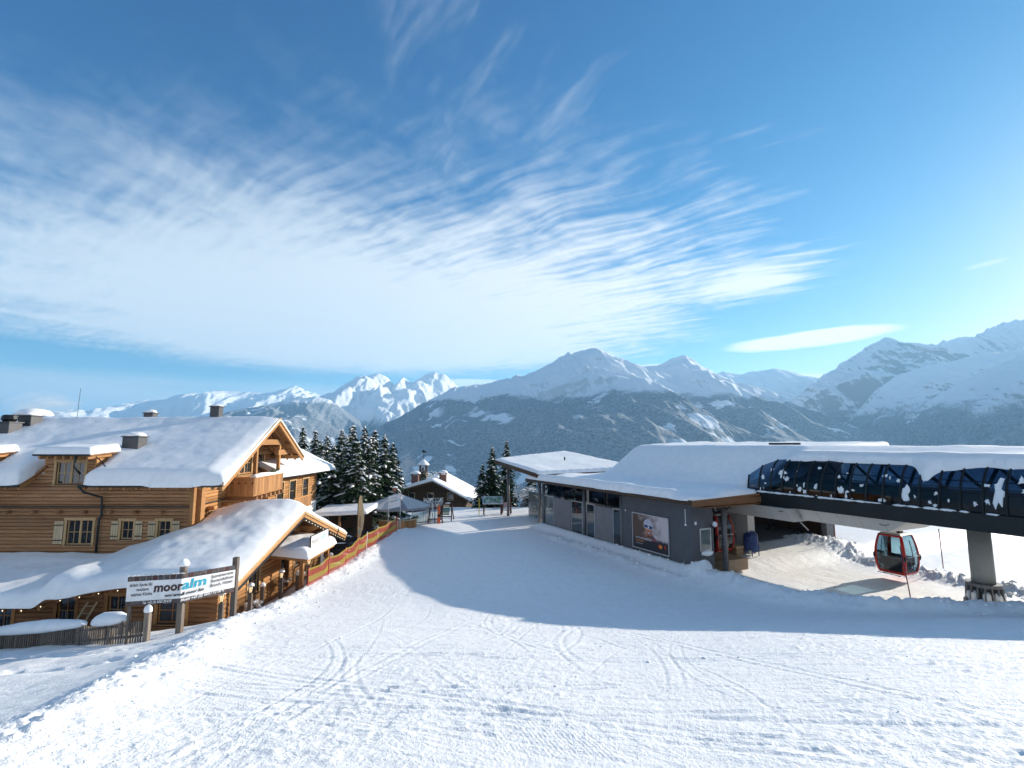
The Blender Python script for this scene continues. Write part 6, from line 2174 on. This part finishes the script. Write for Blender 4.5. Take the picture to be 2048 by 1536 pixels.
MB().box(-0.5, -0.5, -1.0, 0.5, 0.5, 2.1).build('base', HW, BT)
for sx in (-0.4, 0.4):
    for sy in (-0.4, 0.4):
        MB().box(sx - 0.07, sy - 0.07, 2.1, sx + 0.07, sy + 0.07, 2.9).build('post', W_BROWN, BT)
MB().tube([(0, 0, 2.3), (0, 0, 2.4), (0, 0, 2.62), (0, 0, 2.7)], [0.26, 0.22, 0.14, 0.05], 10).build('bell', TIN, BT, True)
MB().tube([(0, 0, 2.9), (0, 0, 3.05), (0, 0, 3.45), (0, 0, 3.7)], [0.72, 0.68, 0.30, 0.05], 14).build('roof', W_BROWN, BT, True)
MB().tube([(0, 0, 2.98), (0, 0, 3.15), (0, 0, 3.5), (0, 0, 3.74)], [0.80, 0.74, 0.38, 0.07], 14).build('snow_cap', SNOW_SMALL, BT, True)
MB().tube([(0, 0, 3.7), (0, 0, 4.9)], 0.035, 6).build('rod', BLACK, BT)
m = MB(); m.prism([(-0.05, 4.65), (0.3, 4.6), (0.38, 4.85), (0.2, 4.8), (0.05, 5.0), (-0.2, 4.95), (-0.25, 4.8)], -0.02, 0.02, 'y'); m.build('weathervane', BLACK, BT)

# glass wind screens and a print panel at the end of the terrace
for k, (xa, ya, xb_, yb, lab) in enumerate(((-8.7, 44.6, -7.6, 45.4, 'steel framed glass wind screen left of the ski rack, end of the terrace'), (-7.55, 45.5, -6.4, 46.6, 'steel framed glass wind screen behind the ski rack'))):
    o = thing('wind_screen', lab, 'wind screen', (xa, ya, -0.3), math.atan2(yb - ya, xb_ - xa), 'glass wind screens of the terrace')
    ln = math.hypot(xb_ - xa, yb - ya)
    for a, b, c, d in ((0, 0.05, -0.2, 2.0), (ln - 0.05, ln, -0.2, 2.0), (0.05, ln - 0.05, 1.95, 2.0), (0.05, ln - 0.05, 0.30, 0.35)):
        MB().box(a, -0.025, c, b, 0.025, d).build('frame_bar', ALU, o)
    MB().box(0.06, -0.006, 0.36, ln - 0.06, 0.006, 1.94).build('pane', clear_mat('screen_glass', (0.78, 0.84, 0.84), 0.9) if 'screen_glass' not in MATS else MATS['screen_glass'], o)
PP = thing('print_panel', 'black and white photo panel standing behind the ski rack', 'panel', (-7.4, 48.0, -0.2), 0.25)
pm2, nt, b = new_mat('photo_print')
n = nnoise(nt, obj_co(nt), 4.0, 4.0, 0.6)
set_in(nt, b.inputs['Base Color'], nmix(nt, n.step(0.42, 0.60), (0.05, 0.05, 0.055), (0.75, 0.76, 0.78)))
MB().box(-0.9, -0.02, 0.9, 0.9, 0.02, 2.0).build('sheet', pm2, PP)
for s in (-0.88, 0.88): MB().box(s - 0.03, -0.03, -0.3, s + 0.03, 0.03, 2.05).build('post', ALU, PP)

# ------------------------------------------------------------------ ski racks
def a_frame(o, w, h, mat):
    for s in (-1, 1):
        MB().beam((s * w / 2, -0.45, -0.1), (s * w / 2 * 0.8, 0.0, h), 0.07, 0.09, (1, 0, 0)).build('leg', mat, o)
        MB().beam((s * w / 2, 0.55, -0.1), (s * w / 2 * 0.8, 0.05, h), 0.07, 0.09, (1, 0, 0)).build('leg', mat, o)
    for t in (0.25, 0.93):
        MB().beam((-w / 2 * (1 - 0.2 * t) - 0.03, -0.45 + 0.45 * t, h * t), (w / 2 * (1 - 0.2 * t) + 0.03, -0.45 + 0.45 * t, h * t), 0.06, 0.09).build('crossbar', mat, o)


RACKW = wood_mat('rack_brown', (0.07, 0.03, 0.025), (0.12, 0.055, 0.04))
R1 = thing('ski_rack', 'dark brown wooden ski rack with skis and an orange board leaning on it', 'ski rack', (-6.75, 45.1, gz(-6.75, 45.1)), 0.15)
a_frame(R1, 1.25, 1.35, RACKW)
R2 = thing('sign_easel', 'dark wooden easel holding a green slatted board, right of the ski rack', 'easel', (-5.95, 46.6, gz(-5.95, 46.6)), -0.1)
a_frame(R2, 1.1, 1.45, RACKW)
MB().beam((-0.38, -0.34, 0.55), (-0.30, -0.14, 1.25), 0.04, 0.06, (1, 0, 0)).build('rail', RACKW, R2)
for k in range(5):
    t = k / 5
    MB().box(-0.33, -0.37 + 0.22 * t, 0.5 + 0.62 * t, 0.33, -0.34 + 0.22 * t, 0.60 + 0.62 * t).build('slat', flat_mat('easel_green', (0.02, 0.10, 0.05), 0.6) if 'easel_green' not in MATS else MATS['easel_green'], R2)
MB().box(-0.28, -0.20, 1.15, 0.28, -0.15, 1.38).build('header', W_SHUT, R2)
MB().blob((0.1, 0.05, 1.5), 0.25, 0.1, 0.06, 2, 0.2).build('snow_cap', SNOW_SMALL, R2, True)


def ski(label, loc, lean, h, col, w=0.085, cat='skis', name='ski'):
    o = thing(name, label, cat, loc, 0.15, 'skis and boards on the rack')
    m = MB(); N = 10
    for i in range(N + 1):
        t = i / N
        ww = w / 2 * (1 - 0.18 * math.sin(math.pi * t)) * (1 if t < 0.95 else 0.55)
        y = lean * t * h + (0.10 * max(0, (t - 0.88) / 0.12) ** 2)
        for sx, sy in ((-1, 0), (1, 0), (1, 0.014), (-1, 0.014)):
            m.v.append((sx * ww, y + sy, t * h))
    for i in range(N):
        for j in range(4): m.f.append((4 * i + j, 4 * i + (j + 1) % 4, 4 * i + 4 + (j + 1) % 4, 4 * i + 4 + j))
    m.f += [(0, 1, 2, 3), tuple(4 * N + j for j in range(4))]
    m.build('base', col, o)
    b0 = 0.42 * h
    MB().box(-w * 0.4, lean * b0 - 0.05, b0 - 0.1, w * 0.4, lean * b0 - 0.001, b0 + 0.12).build('binding', BLACK, o)
    return o


g0 = gz(-6.75, 45.1)
ski('red ski leaning at the left of the rack', (-7.15, 44.62, g0), 0.30, 1.66, flat_mat('ski_red', (0.30, 0.02, 0.02), 0.35))
ski('white ski leaning in the middle of the rack', (-6.93, 44.60, g0), 0.30, 1.70, flat_mat('ski_white', (0.60, 0.60, 0.62), 0.35))
ski('dark purple ski leaning in the rack next to the orange board', (-6.72, 44.6, g0), 0.30, 1.62, flat_mat('ski_purple', (0.06, 0.02, 0.07), 0.35))
ski('orange snowboard leaning at the right of the ski rack', (-6.38, 44.58, g0), 0.30, 1.52, flat_mat('board_orange', (0.72, 0.12, 0.02), 0.4), 0.28, 'snowboard', 'snowboard')

# map table and easel by the trees
MT = thing('map_table', 'slanted panorama map table with green map at the crest', 'map table', (-1.9, 50.0, gz(-1.9, 50)), 0.1)
for sx in (-0.85, 0.85):
    for sy, h in ((-0.35, 1.1), (0.45, 1.5)):
        MB().box(sx - 0.05, sy - 0.05, -0.2, sx + 0.05, sy + 0.05, h).build('leg', RACKW, MT)
tb = MB().hexa([(-1.0, -0.5, 1.05), (1.0, -0.5, 1.05), (1.0, 0.6, 1.62), (-1.0, 0.6, 1.62), (-1.0, -0.5, 1.13), (1.0, -0.5, 1.13), (1.0, 0.6, 1.70), (-1.0, 0.6, 1.70)]).build('board', ALU, MT)
mm, nt, b = new_mat('map_print')
n = nnoise(nt, obj_co(nt), 3.0, 5.0, 0.6)
set_in(nt, b.inputs['Base Color'], nmix(nt, n.step(0.40, 0.62), (0.03, 0.12, 0.07), (0.35, 0.45, 0.42)))
MB().hexa([(-0.88, -0.42, 1.175), (0.88, -0.42, 1.175), (0.88, 0.50, 1.655), (-0.88, 0.50, 1.655), (-0.88, -0.42, 1.18), (0.88, -0.42, 1.18), (0.88, 0.50, 1.66), (-0.88, 0.50, 1.66)]).build('map', mm, tb)
EZ = thing('notice_easel', 'dark wooden easel with small pale notice right of the map table', 'easel', (-0.55, 50.6, gz(-0.55, 50.6)), -0.1)
a_frame(EZ, 0.9, 1.6, RACKW)
MB().box(-0.25, -0.30, 0.7, 0.25, -0.26, 1.15).build('notice', flat_mat('pink_notice', (0.5, 0.35, 0.38), 0.7), EZ)
MB().box(-3.25, 49.9, -0.3, -3.17, 49.98, 1.55).build('yellow_post', flat_mat('yellow_paint', (0.5, 0.40, 0.05), 0.6)).name
tag(bpy.data.objects['yellow_post'], 'thin yellow post at the left of the map table', 'post')

# ------------------------------------------------------------------ terrace furniture (dark, dusted with snow)
DKF = flat_mat('furniture_dark', (0.02, 0.02, 0.024), 0.6)
def table_set(label, x, y, rot, z):
    o = thing('terrace_table', label, 'table', (x, y, z), rot, 'snowy tables and benches on the terrace')
    MB().box(-0.75, -0.38, 0.68, 0.75, 0.38, 0.74).build('table_top', DKF, o)
    for sx in (-0.6, 0.6):
        MB().beam((sx, -0.3, -0.2), (sx, 0.1, 0.68), 0.06, 0.06, (1, 0, 0)).build('leg', DKF, o)
        MB().beam((sx, 0.3, -0.2), (sx, -0.1, 0.68), 0.06, 0.06, (1, 0, 0)).build('leg', DKF, o)
    for sy in (-0.7, 0.7):
        MB().box(-0.75, sy - 0.14, 0.38, 0.75, sy + 0.14, 0.43).build('bench', DKF, o)
        MB().box(-0.75, sy + (0.16 if sy > 0 else -0.20), 0.55, 0.75, sy + (0.20 if sy > 0 else -0.16), 0.95).build('bench_back', DKF, o)
        for sx in (-0.6, 0.6): MB().box(sx - 0.03, sy - 0.1, -0.2, sx + 0.03, sy + 0.1, 0.38).build('bench_leg', DKF, o)
    MB().blob((0.3, 0.05, 0.74), 0.35, 0.25, 0.10, int(x * 9), 0.25, 10, 6, flat=0.0).build('snow', SNOW_SMALL, o, True)
    MB().blob((-0.3, -0.7, 0.43), 0.35, 0.12, 0.08, int(y * 9), 0.25, 10, 6, flat=0.0).build('snow', SNOW_SMALL, o, True)


for n_, (x, y, a, lb) in enumerate(((-10.6, 31.6, 0.5, 'dark terrace table nearest to the canopy, dusted with snow'), (-11.2, 33.6, 0.3, 'dark terrace table just left of the feather flag'), (-10.4, 35.4, 0.6, 'dark terrace table behind the middle of the net'),
                                  (-12.2, 36.0, 0.2, 'dark terrace table below the bar hut roof'), (-10.2, 37.8, 0.4, 'dark terrace table in front of the round bar'), (-12.6, 38.2, 0.1, 'dark terrace table right in front of the bar hut counter'))):
    table_set(lb, x, y, a, gz(x, y) - 0.02)

# ------------------------------------------------------------------ spruces
NEED = flat_mat('spruce_needles', (0.022, 0.042, 0.020), 0.8, var=0.5, scale=1.5, spec=0.1)
BARK = flat_mat('bark', (0.07, 0.045, 0.03), 0.9)


def spruce_meshes(seed, H, Rm, snowy):
    rd = random.Random(seed)
    cr, sn = MB(), MB()
    z = 0.05 * H
    while z < H * 0.985:
        t = z / H
        rad = Rm * (1 - t) ** 0.82 * (0.72 + 0.5 * rd.random()) + 0.05
        nb = max(4, int(10 * (1 - t) ** 0.4 + 3))
        ph = rd.uniform(0, 6.28)
        for b in range(nb):
            a = ph + 2 * math.pi * b / nb + rd.uniform(-0.25, 0.25)
            ln = rad * rd.uniform(0.5, 1.2)
            droop = rd.uniform(0.25, 0.7)
            ca_, sa_ = math.cos(a), math.sin(a)
            zz = z + rd.uniform(-0.12, 0.12)
            N = 4
            sp = []
            for i in range(N + 1):
                s = i / N
                sp.append(Vector((ca_ * ln * s, sa_ * ln * s, zz - droop * ln * s * s + 0.10 * ln * s)))
            side = Vector((-sa_, ca_, 0))
            wd = 0.32 * ln ** 0.7 * rd.uniform(0.8, 1.2) + 0.05
            for i in range(N):
                w0 = wd * (1 - i / N) ** 0.6 * (0.35 if i == 0 else 1); w1 = wd * (1 - (i + 1) / N) ** 0.6
                for sg in (-1, 1):
                    o1 = side * sg * w0 * rd.uniform(0.8, 1.2) + Vector((0, 0, -0.28 * w0 - rd.uniform(0, 0.10)))
                    o2 = side * sg * w1 * rd.uniform(0.5, 1.2) + Vector((0, 0, -0.35 * w1 - rd.uniform(0, 0.14)))
                    mid = (sp[i] + sp[i + 1]) / 2
                    cr.add([sp[i], mid, sp[i] + o1 + (sp[i + 1] - sp[i]) * 0.55], [(0, 1, 2)])
                    cr.add([mid, sp[i + 1], mid + o2 + (sp[i + 1] - sp[i]) * 0.65], [(0, 1, 2)])
                    cr.add([sp[i], sp[i + 1], (sp[i] + sp[i + 1]) / 2 + o1 * 0.7 + Vector((0, 0, -0.12))], [(0, 1, 2)])
            if rd.random() < snowy:
                i0 = rd.choice((0, 1, 1, 2)); i1 = min(N, i0 + rd.choice((1, 2, 2, 3)))
                up = Vector((0, 0, 0.05))
                for i in range(i0, i1):
                    w0 = wd * 0.62 * (1 - i / N) ** 0.6 + 0.02; w1 = (wd * 0.62 * (1 - (i + 1) / N) ** 0.6 + 0.02) if i + 1 < i1 else 0.02
                    h_ = 0.06 + 0.05 * rd.random()
                    A, B = sp[i] + up, sp[i + 1] + up
                    sn.add([A - side * w0 - Vector((0, 0, 0.30 * w0)), A + Vector((0, 0, h_)), A + side * w0 - Vector((0, 0, 0.30 * w0)),
                            B - side * w1 - Vector((0, 0, 0.30 * w1)), B + Vector((0, 0, h_ * 0.8)), B + side * w1 - Vector((0, 0, 0.30 * w1))],
                           [(0, 1, 4, 3), (1, 2, 5, 4), (0, 3, 5, 2), (0, 2, 1), (3, 4, 5)])
        z += 0.17 + 0.16 * (1 - t)
    return cr, sn


SPR = []
for k in range(4):
    cr, sn = spruce_meshes(50 + k, 10.0, 2.15 - 0.15 * (k % 2), 0.62 if k != 3 else 0.30)
    root = thing('spruce_tree', 'x', 'spruce tree', (0, -30, 0), 0, 'snowy spruces round the crest')
    MB().tube([(0, 0, -1.5), (0, 0, 3), (0, 0, 9.9)], [0.20, 0.14, 0.02], 8).build('trunk', BARK, root, True)
    cr.build('crown', NEED, root)
    sn.build('snow', SNOW_SMALL, root, True)
    SPR.append(root)
TREES = [(706, 845, 50, 0, 'tallest dark spruce in front of the grove right of the chalet'), (730, 848, 55, 1, 'narrow snowy spruce directly right of the tallest spruce'), (684, 858, 55, 2, 'spruce directly left of the tallest spruce in the grove'),
         (750, 856, 60, 0, 'pointed spruce at the back of the grove towards the hut'), (770, 866, 51, 1, 'heavily snowed spruce at the right end of the grove'), (786, 884, 53, 2, 'small snowy spruce at the outer right end of the grove'),
         (655, 868, 56, 1, 'drooping snowy spruce rising behind the rear wing roof'), (632, 856, 62, 0, 'slim spruce above the rear wing roof'), (607, 852, 66, 2, 'slim spruce leftmost of the grove, beside the chalet gable'), (668, 884, 46, 1, 'shorter snowy spruce beside the rear wing eave'),
         (742, 868, 48, 0, 'broad snowy spruce between the tallest spruce and the right end of the grove'), (643, 880, 52, 2, 'broad spruce low behind the rear wing eave'), (695, 872, 47, 1, 'broad snowy spruce in front of the left half of the grove'), (718, 882, 44, 2, 'shorter spruce in front of the grove above the bar hut'), (985, 890, 57, 3, 'dark spruce left of the station canopy column'), (1013, 878, 63, 3, 'tall slim spruce right behind the station canopy column'), (965, 925, 56, 3, 'small dark spruce left of the pair at the station canopy'),
         (848, 935, 66, 0, 'little snowy spruce in front of the bell turret'),
         (1062, 935, 62, 1, 'snowy spruce seen under the station canopy, left of its columns'), (1100, 922, 60, 2, 'low snowy spruce added behind the station canopy roof to shade the crest'),  # the low spruces behind the canopy are added, unseen, to shade the crest
         (1130, 920, 62, 0, 'low dark spruce added for shade behind the middle of the station canopy'), (1160, 918, 60, 1, 'low spruce added for shade behind the back edge of the station canopy'), (1185, 920, 64, 2, 'low spruce added for shade behind the canopy next to the high snow roof')]
first = set()
for n_, (u, v, Y, kind, lab) in enumerate(TREES):
    p = atY(u, v, Y)
    zb = -2.6 if Y < 52 else -3.4
    if kind == 3: zb = -2.0
    if lab.startswith('little'): zb = 1.0
    o = SPR[kind] if kind not in first else copy_tree(SPR[kind])
    first.add(kind)
    hh = (p.z - zb) / 10.0
    sxy = min(1.4, hh) * (1.35 if kind != 3 else 1.35)
    if lab.startswith('slim') or lab.startswith('tall slim') or lab.startswith('narrow'): sxy *= 0.8
    o['label'] = lab
    o.matrix_basis = Matrix.Translation((p.x, Y, zb)) @ Matrix.Rotation(n_ * 1.3, 4, 'Z') @ Matrix.Diagonal((sxy, sxy, hh, 1))


# frosted bare shrubs between the spruces and the station
def bare(label, x, y, z, h, seed, col, name='bare_tree'):
    o = thing(name, label, 'bare tree', (x, y, z), 0, 'frosted bare shrubs at the crest')
    rd = random.Random(seed); m = MB(); s_ = MB()
    def br(p, d, ln, r, dep):
        q = p + d * ln
        m.tube([p, q], [r, r * 0.65], 4, False)
        if dep > 1 and rd.random() < 0.75: s_.blob(tuple(q + Vector((0, 0, 0.04))), 0.09, 0.09, 0.05, int(q.x * 100), 0.3, 6, 4)
        if dep < 4:
            for _ in range(3):
                dd = (d + Vector((rd.uniform(-0.7, 0.7), rd.uniform(-0.7, 0.7), rd.uniform(-0.1, 0.5)))).normalized()
                br(q, dd, ln * rd.uniform(0.6, 0.85), r * 0.6, dep + 1)
    for _ in range(4):
        br(Vector((rd.uniform(-0.3, 0.3), rd.uniform(-0.3, 0.3), 0)), Vector((rd.uniform(-0.3, 0.3), rd.uniform(-0.3, 0.3), 1)).normalized(), h * 0.3, 0.035, 0)
    m.build('branches', col, o); s_.build('snow', SNOW_SMALL, o, True)


q = atY(1050, 1003, 58)
bare('frosted bare shrub just left of the station canopy edge', q.x, 58, -1.2, 3.4, 3, FRO)
q = atY(1075, 1003, 60)
bare('frosted bare shrub seen under the station canopy, right of the other', q.x, 60, -1.2, 3.0, 6, FRO)
q = atY(872, 950, 72)
bare('reddish leafless tree behind the chimneys of the brown hut', q.x, 72, -2.5, 5.6, 9, TWIG)

# ------------------------------------------------------------------ two skiers in the boarding hall
def person(label, loc, rot, jacket, trousers, pose):
    """one skinned body, dressed by height"""
    J = pose
    names = list(J)
    me = bpy.data.meshes.new('body')
    edges = [('pelvis', 'chest'), ('chest', 'neck'), ('neck', 'head'), ('head', 'crown'), ('chest', 'ls'), ('ls', 'le'), ('le', 'lw'), ('lw', 'lh'), ('chest', 'rs'), ('rs', 're'), ('re', 'rw'), ('rw', 'rh'),
             ('pelvis', 'lp'), ('lp', 'lk'), ('lk', 'la'), ('la', 'lt'), ('pelvis', 'rp'), ('rp', 'rk'), ('rk', 'ra'), ('ra', 'rt')]
    rad = dict(pelvis=.16, chest=.19, neck=.065, head=.10, crown=.09, ls=.085, le=.065, lw=.05, lh=.045, rs=.085, re=.065, rw=.05, rh=.045, lp=.115, lk=.09, la=.085, lt=.06, rp=.115, rk=.09, ra=.085, rt=.06)
    me.from_pydata([J[n] for n in names], [(names.index(a), names.index(b)) for a, b in edges], [])
    t = bpy.data.objects.new('body', me); COL.objects.link(t)
    sk = t.modifiers.new('skin', 'SKIN')
    for i, n in enumerate(names):
        me.skin_vertices[0].data[i].radius = (rad[n], rad[n])
        me.skin_vertices[0].data[i].use_root = (n == 'pelvis')
    t.modifiers.new('sub', 'SUBSURF').levels = 2
    mesh = bpy.data.meshes.new_from_object(t.evaluated_get(bpy.context.evaluated_depsgraph_get()))
    bpy.data.objects.remove(t)
    mesh.materials.clear()
    for mt in (BLACK, trousers, jacket, SKIN, PAPER): mesh.materials.append(mt)
    hz_ = J['head'][2]
    for pl in mesh.polygons:
        z = pl.center.z
        pl.material_index = 0 if z < 0.22 else 1 if z < J['pelvis'][2] - 0.02 else 2 if z < J['neck'][2] else 3 if z < hz_ + 0.02 else 4
        pl.use_smooth = True
    o = bpy.data.objects.new('person', mesh); COL.objects.link(o)
    o.matrix_basis = Matrix.Translation(loc) @ Matrix.Rotation(rot, 4, 'Z')
    tag(o, label, 'person', 'skiers in the boarding hall')
    return o


WALK = dict(pelvis=(0, 0, .92), chest=(0, .03, 1.32), neck=(0, .04, 1.52), head=(0, .06, 1.64), crown=(0, .05, 1.74), ls=(-.2, .03, 1.42), le=(-.26, -.05, 1.15), lw=(-.24, .1, .95), lh=(-.23, .16, .88), rs=(.2, .03, 1.42), re=(.27, .08, 1.16), rw=(.24, .25, 1.0), rh=(.23, .32, .96),
            lp=(-.1, 0, .86), lk=(-.13, .22, .50), la=(-.14, .26, .10), lt=(-.14, .42, .05), rp=(.1, 0, .86), rk=(.12, -.02, .48), ra=(.13, -.30, .14), rt=(.13, -.18, .05))
TR = flat_mat('trousers_black', (0.02, 0.02, 0.025), 0.8)
person('skier in black trousers and pale jacket walking under the tunnel', (20.6, 40.6, 0.12), R(60), flat_mat('jacket_pale', (0.45, 0.44, 0.46), 0.8), TR, WALK)
person('skier in black trousers carrying red and white skis beside the platform edge', (21.9, 39.4, 0.12), R(-110), flat_mat('jacket_dark', (0.05, 0.05, 0.09), 0.8), TR, WALK)
o = thing('carried_skis', 'pair of red and white skis carried slanting by the right hand skier', 'skis', (21.9, 39.0, 0.3), R(-20))
for s in (0, 0.06):
    MB().beam((-0.55, s, 1.35), (0.55, s, 0.1), 0.09, 0.02, (0, 1, 0)).build('ski', RED if s else PAPER, o)
MB().box(-0.05, -0.03, 0.68, 0.08, 0.09, 0.80).build('binding', BLACK, o)
# rope along the bank and a dark scrap on the yard
pts = []
for k in range(13):
    t = k / 12
    a, b = st_w(0.9, -0.4), st_w(5.2, 0.3)
    q = a.lerp(b, t); pts.append((q.x, q.y, gz(q.x, q.y) + 0.03 + 0.03 * math.sin(5 * t)))
ro = MB().tube(pts, 0.018, 5).build('rope', flat_mat('rope_pale', (0.55, 0.52, 0.45), 0.9), None, True)
tag(ro, 'pale rope lying along the shaded snow bank right of the grey wall', 'rope')

# ------------------------------------------------------------------ faint steam from vents behind the roofs
def steam(label, loc, size, dens):
    bm = bmesh.new()
    bmesh.ops.create_icosphere(bm, subdivisions=2, radius=1.0)
    me = bpy.data.meshes.new('steam'); bm.to_mesh(me); bm.free()
    o = bpy.data.objects.new('steam', me); COL.objects.link(o)
    o.matrix_basis = Matrix.Translation(loc) @ Matrix.Diagonal((size[0], size[1], size[2], 1))
    m = bpy.data.materials.new('steam'); m.use_nodes = True
    nt = m.node_tree; nt.nodes.clear()
    out = nt.nodes.new('ShaderNodeOutputMaterial')
    v = nt.nodes.new('ShaderNodeVolumePrincipled')
    v.inputs['Color'].default_value = (0.95, 0.95, 0.95, 1)
    p = obj_co(nt)
    x_, y_, z_ = nsep(nt, p)
    fall = (1.0 - (x_ * x_ + y_ * y_ + z_ * z_)).sat()
    n = nnoise(nt, p, 2.2, 4.0, 0.6, 0.6)
    nt.links.new(((n - 0.42).maxi(0.0) * fall * dens).s, v.inputs['Density'])
    nt.links.new(v.outputs[0], out.inputs['Volume'])
    me.materials.append(m)
    o['kind'] = 'stuff'
    tag(o, label)
    return o


q = atY(85, 815, 42)
steam('thin white steam drifting up behind the chalet roof', (q.x, 42, q.z), (3.6, 1.6, 1.5), 2.2)
q = atY(812, 935, 70)
steam('faint steam rising behind the chimneys of the brown hut', (q.x, 70, q.z), (1.6, 1.2, 2.6), 1.0)

# ------------------------------------------------------------------ air
hz = bmesh.new()
bmesh.ops.create_cube(hz, size=1.0)
for v in hz.verts:
    v.co = Vector((v.co.x * 64000, v.co.y * 46000 + 11000, -1100 if v.co.z < 0 else 2150))
hme = bpy.data.meshes.new('haze')
hz.to_mesh(hme); hz.free()
hm = bpy.data.materials.new('air')
hm.use_nodes = True
hnt = hm.node_tree
hnt.nodes.clear()
ho = hnt.nodes.new('ShaderNodeOutputMaterial')
pv = hnt.nodes.new('ShaderNodeVolumePrincipled')
pv.inputs['Color'].default_value = (0.36, 0.70, 1.0, 1)
pv.inputs['Density'].default_value = HAZE_DENSITY
pv.inputs['Anisotropy'].default_value = 0.2
hnt.links.new(pv.outputs[0], ho.inputs['Volume'])
hme.materials.append(hm)
haze = bpy.data.objects.new('haze', hme)
COL.objects.link(haze)
haze['kind'] = 'stuff'
haze['label'] = 'thin blue haze hanging over the valley and mountains'
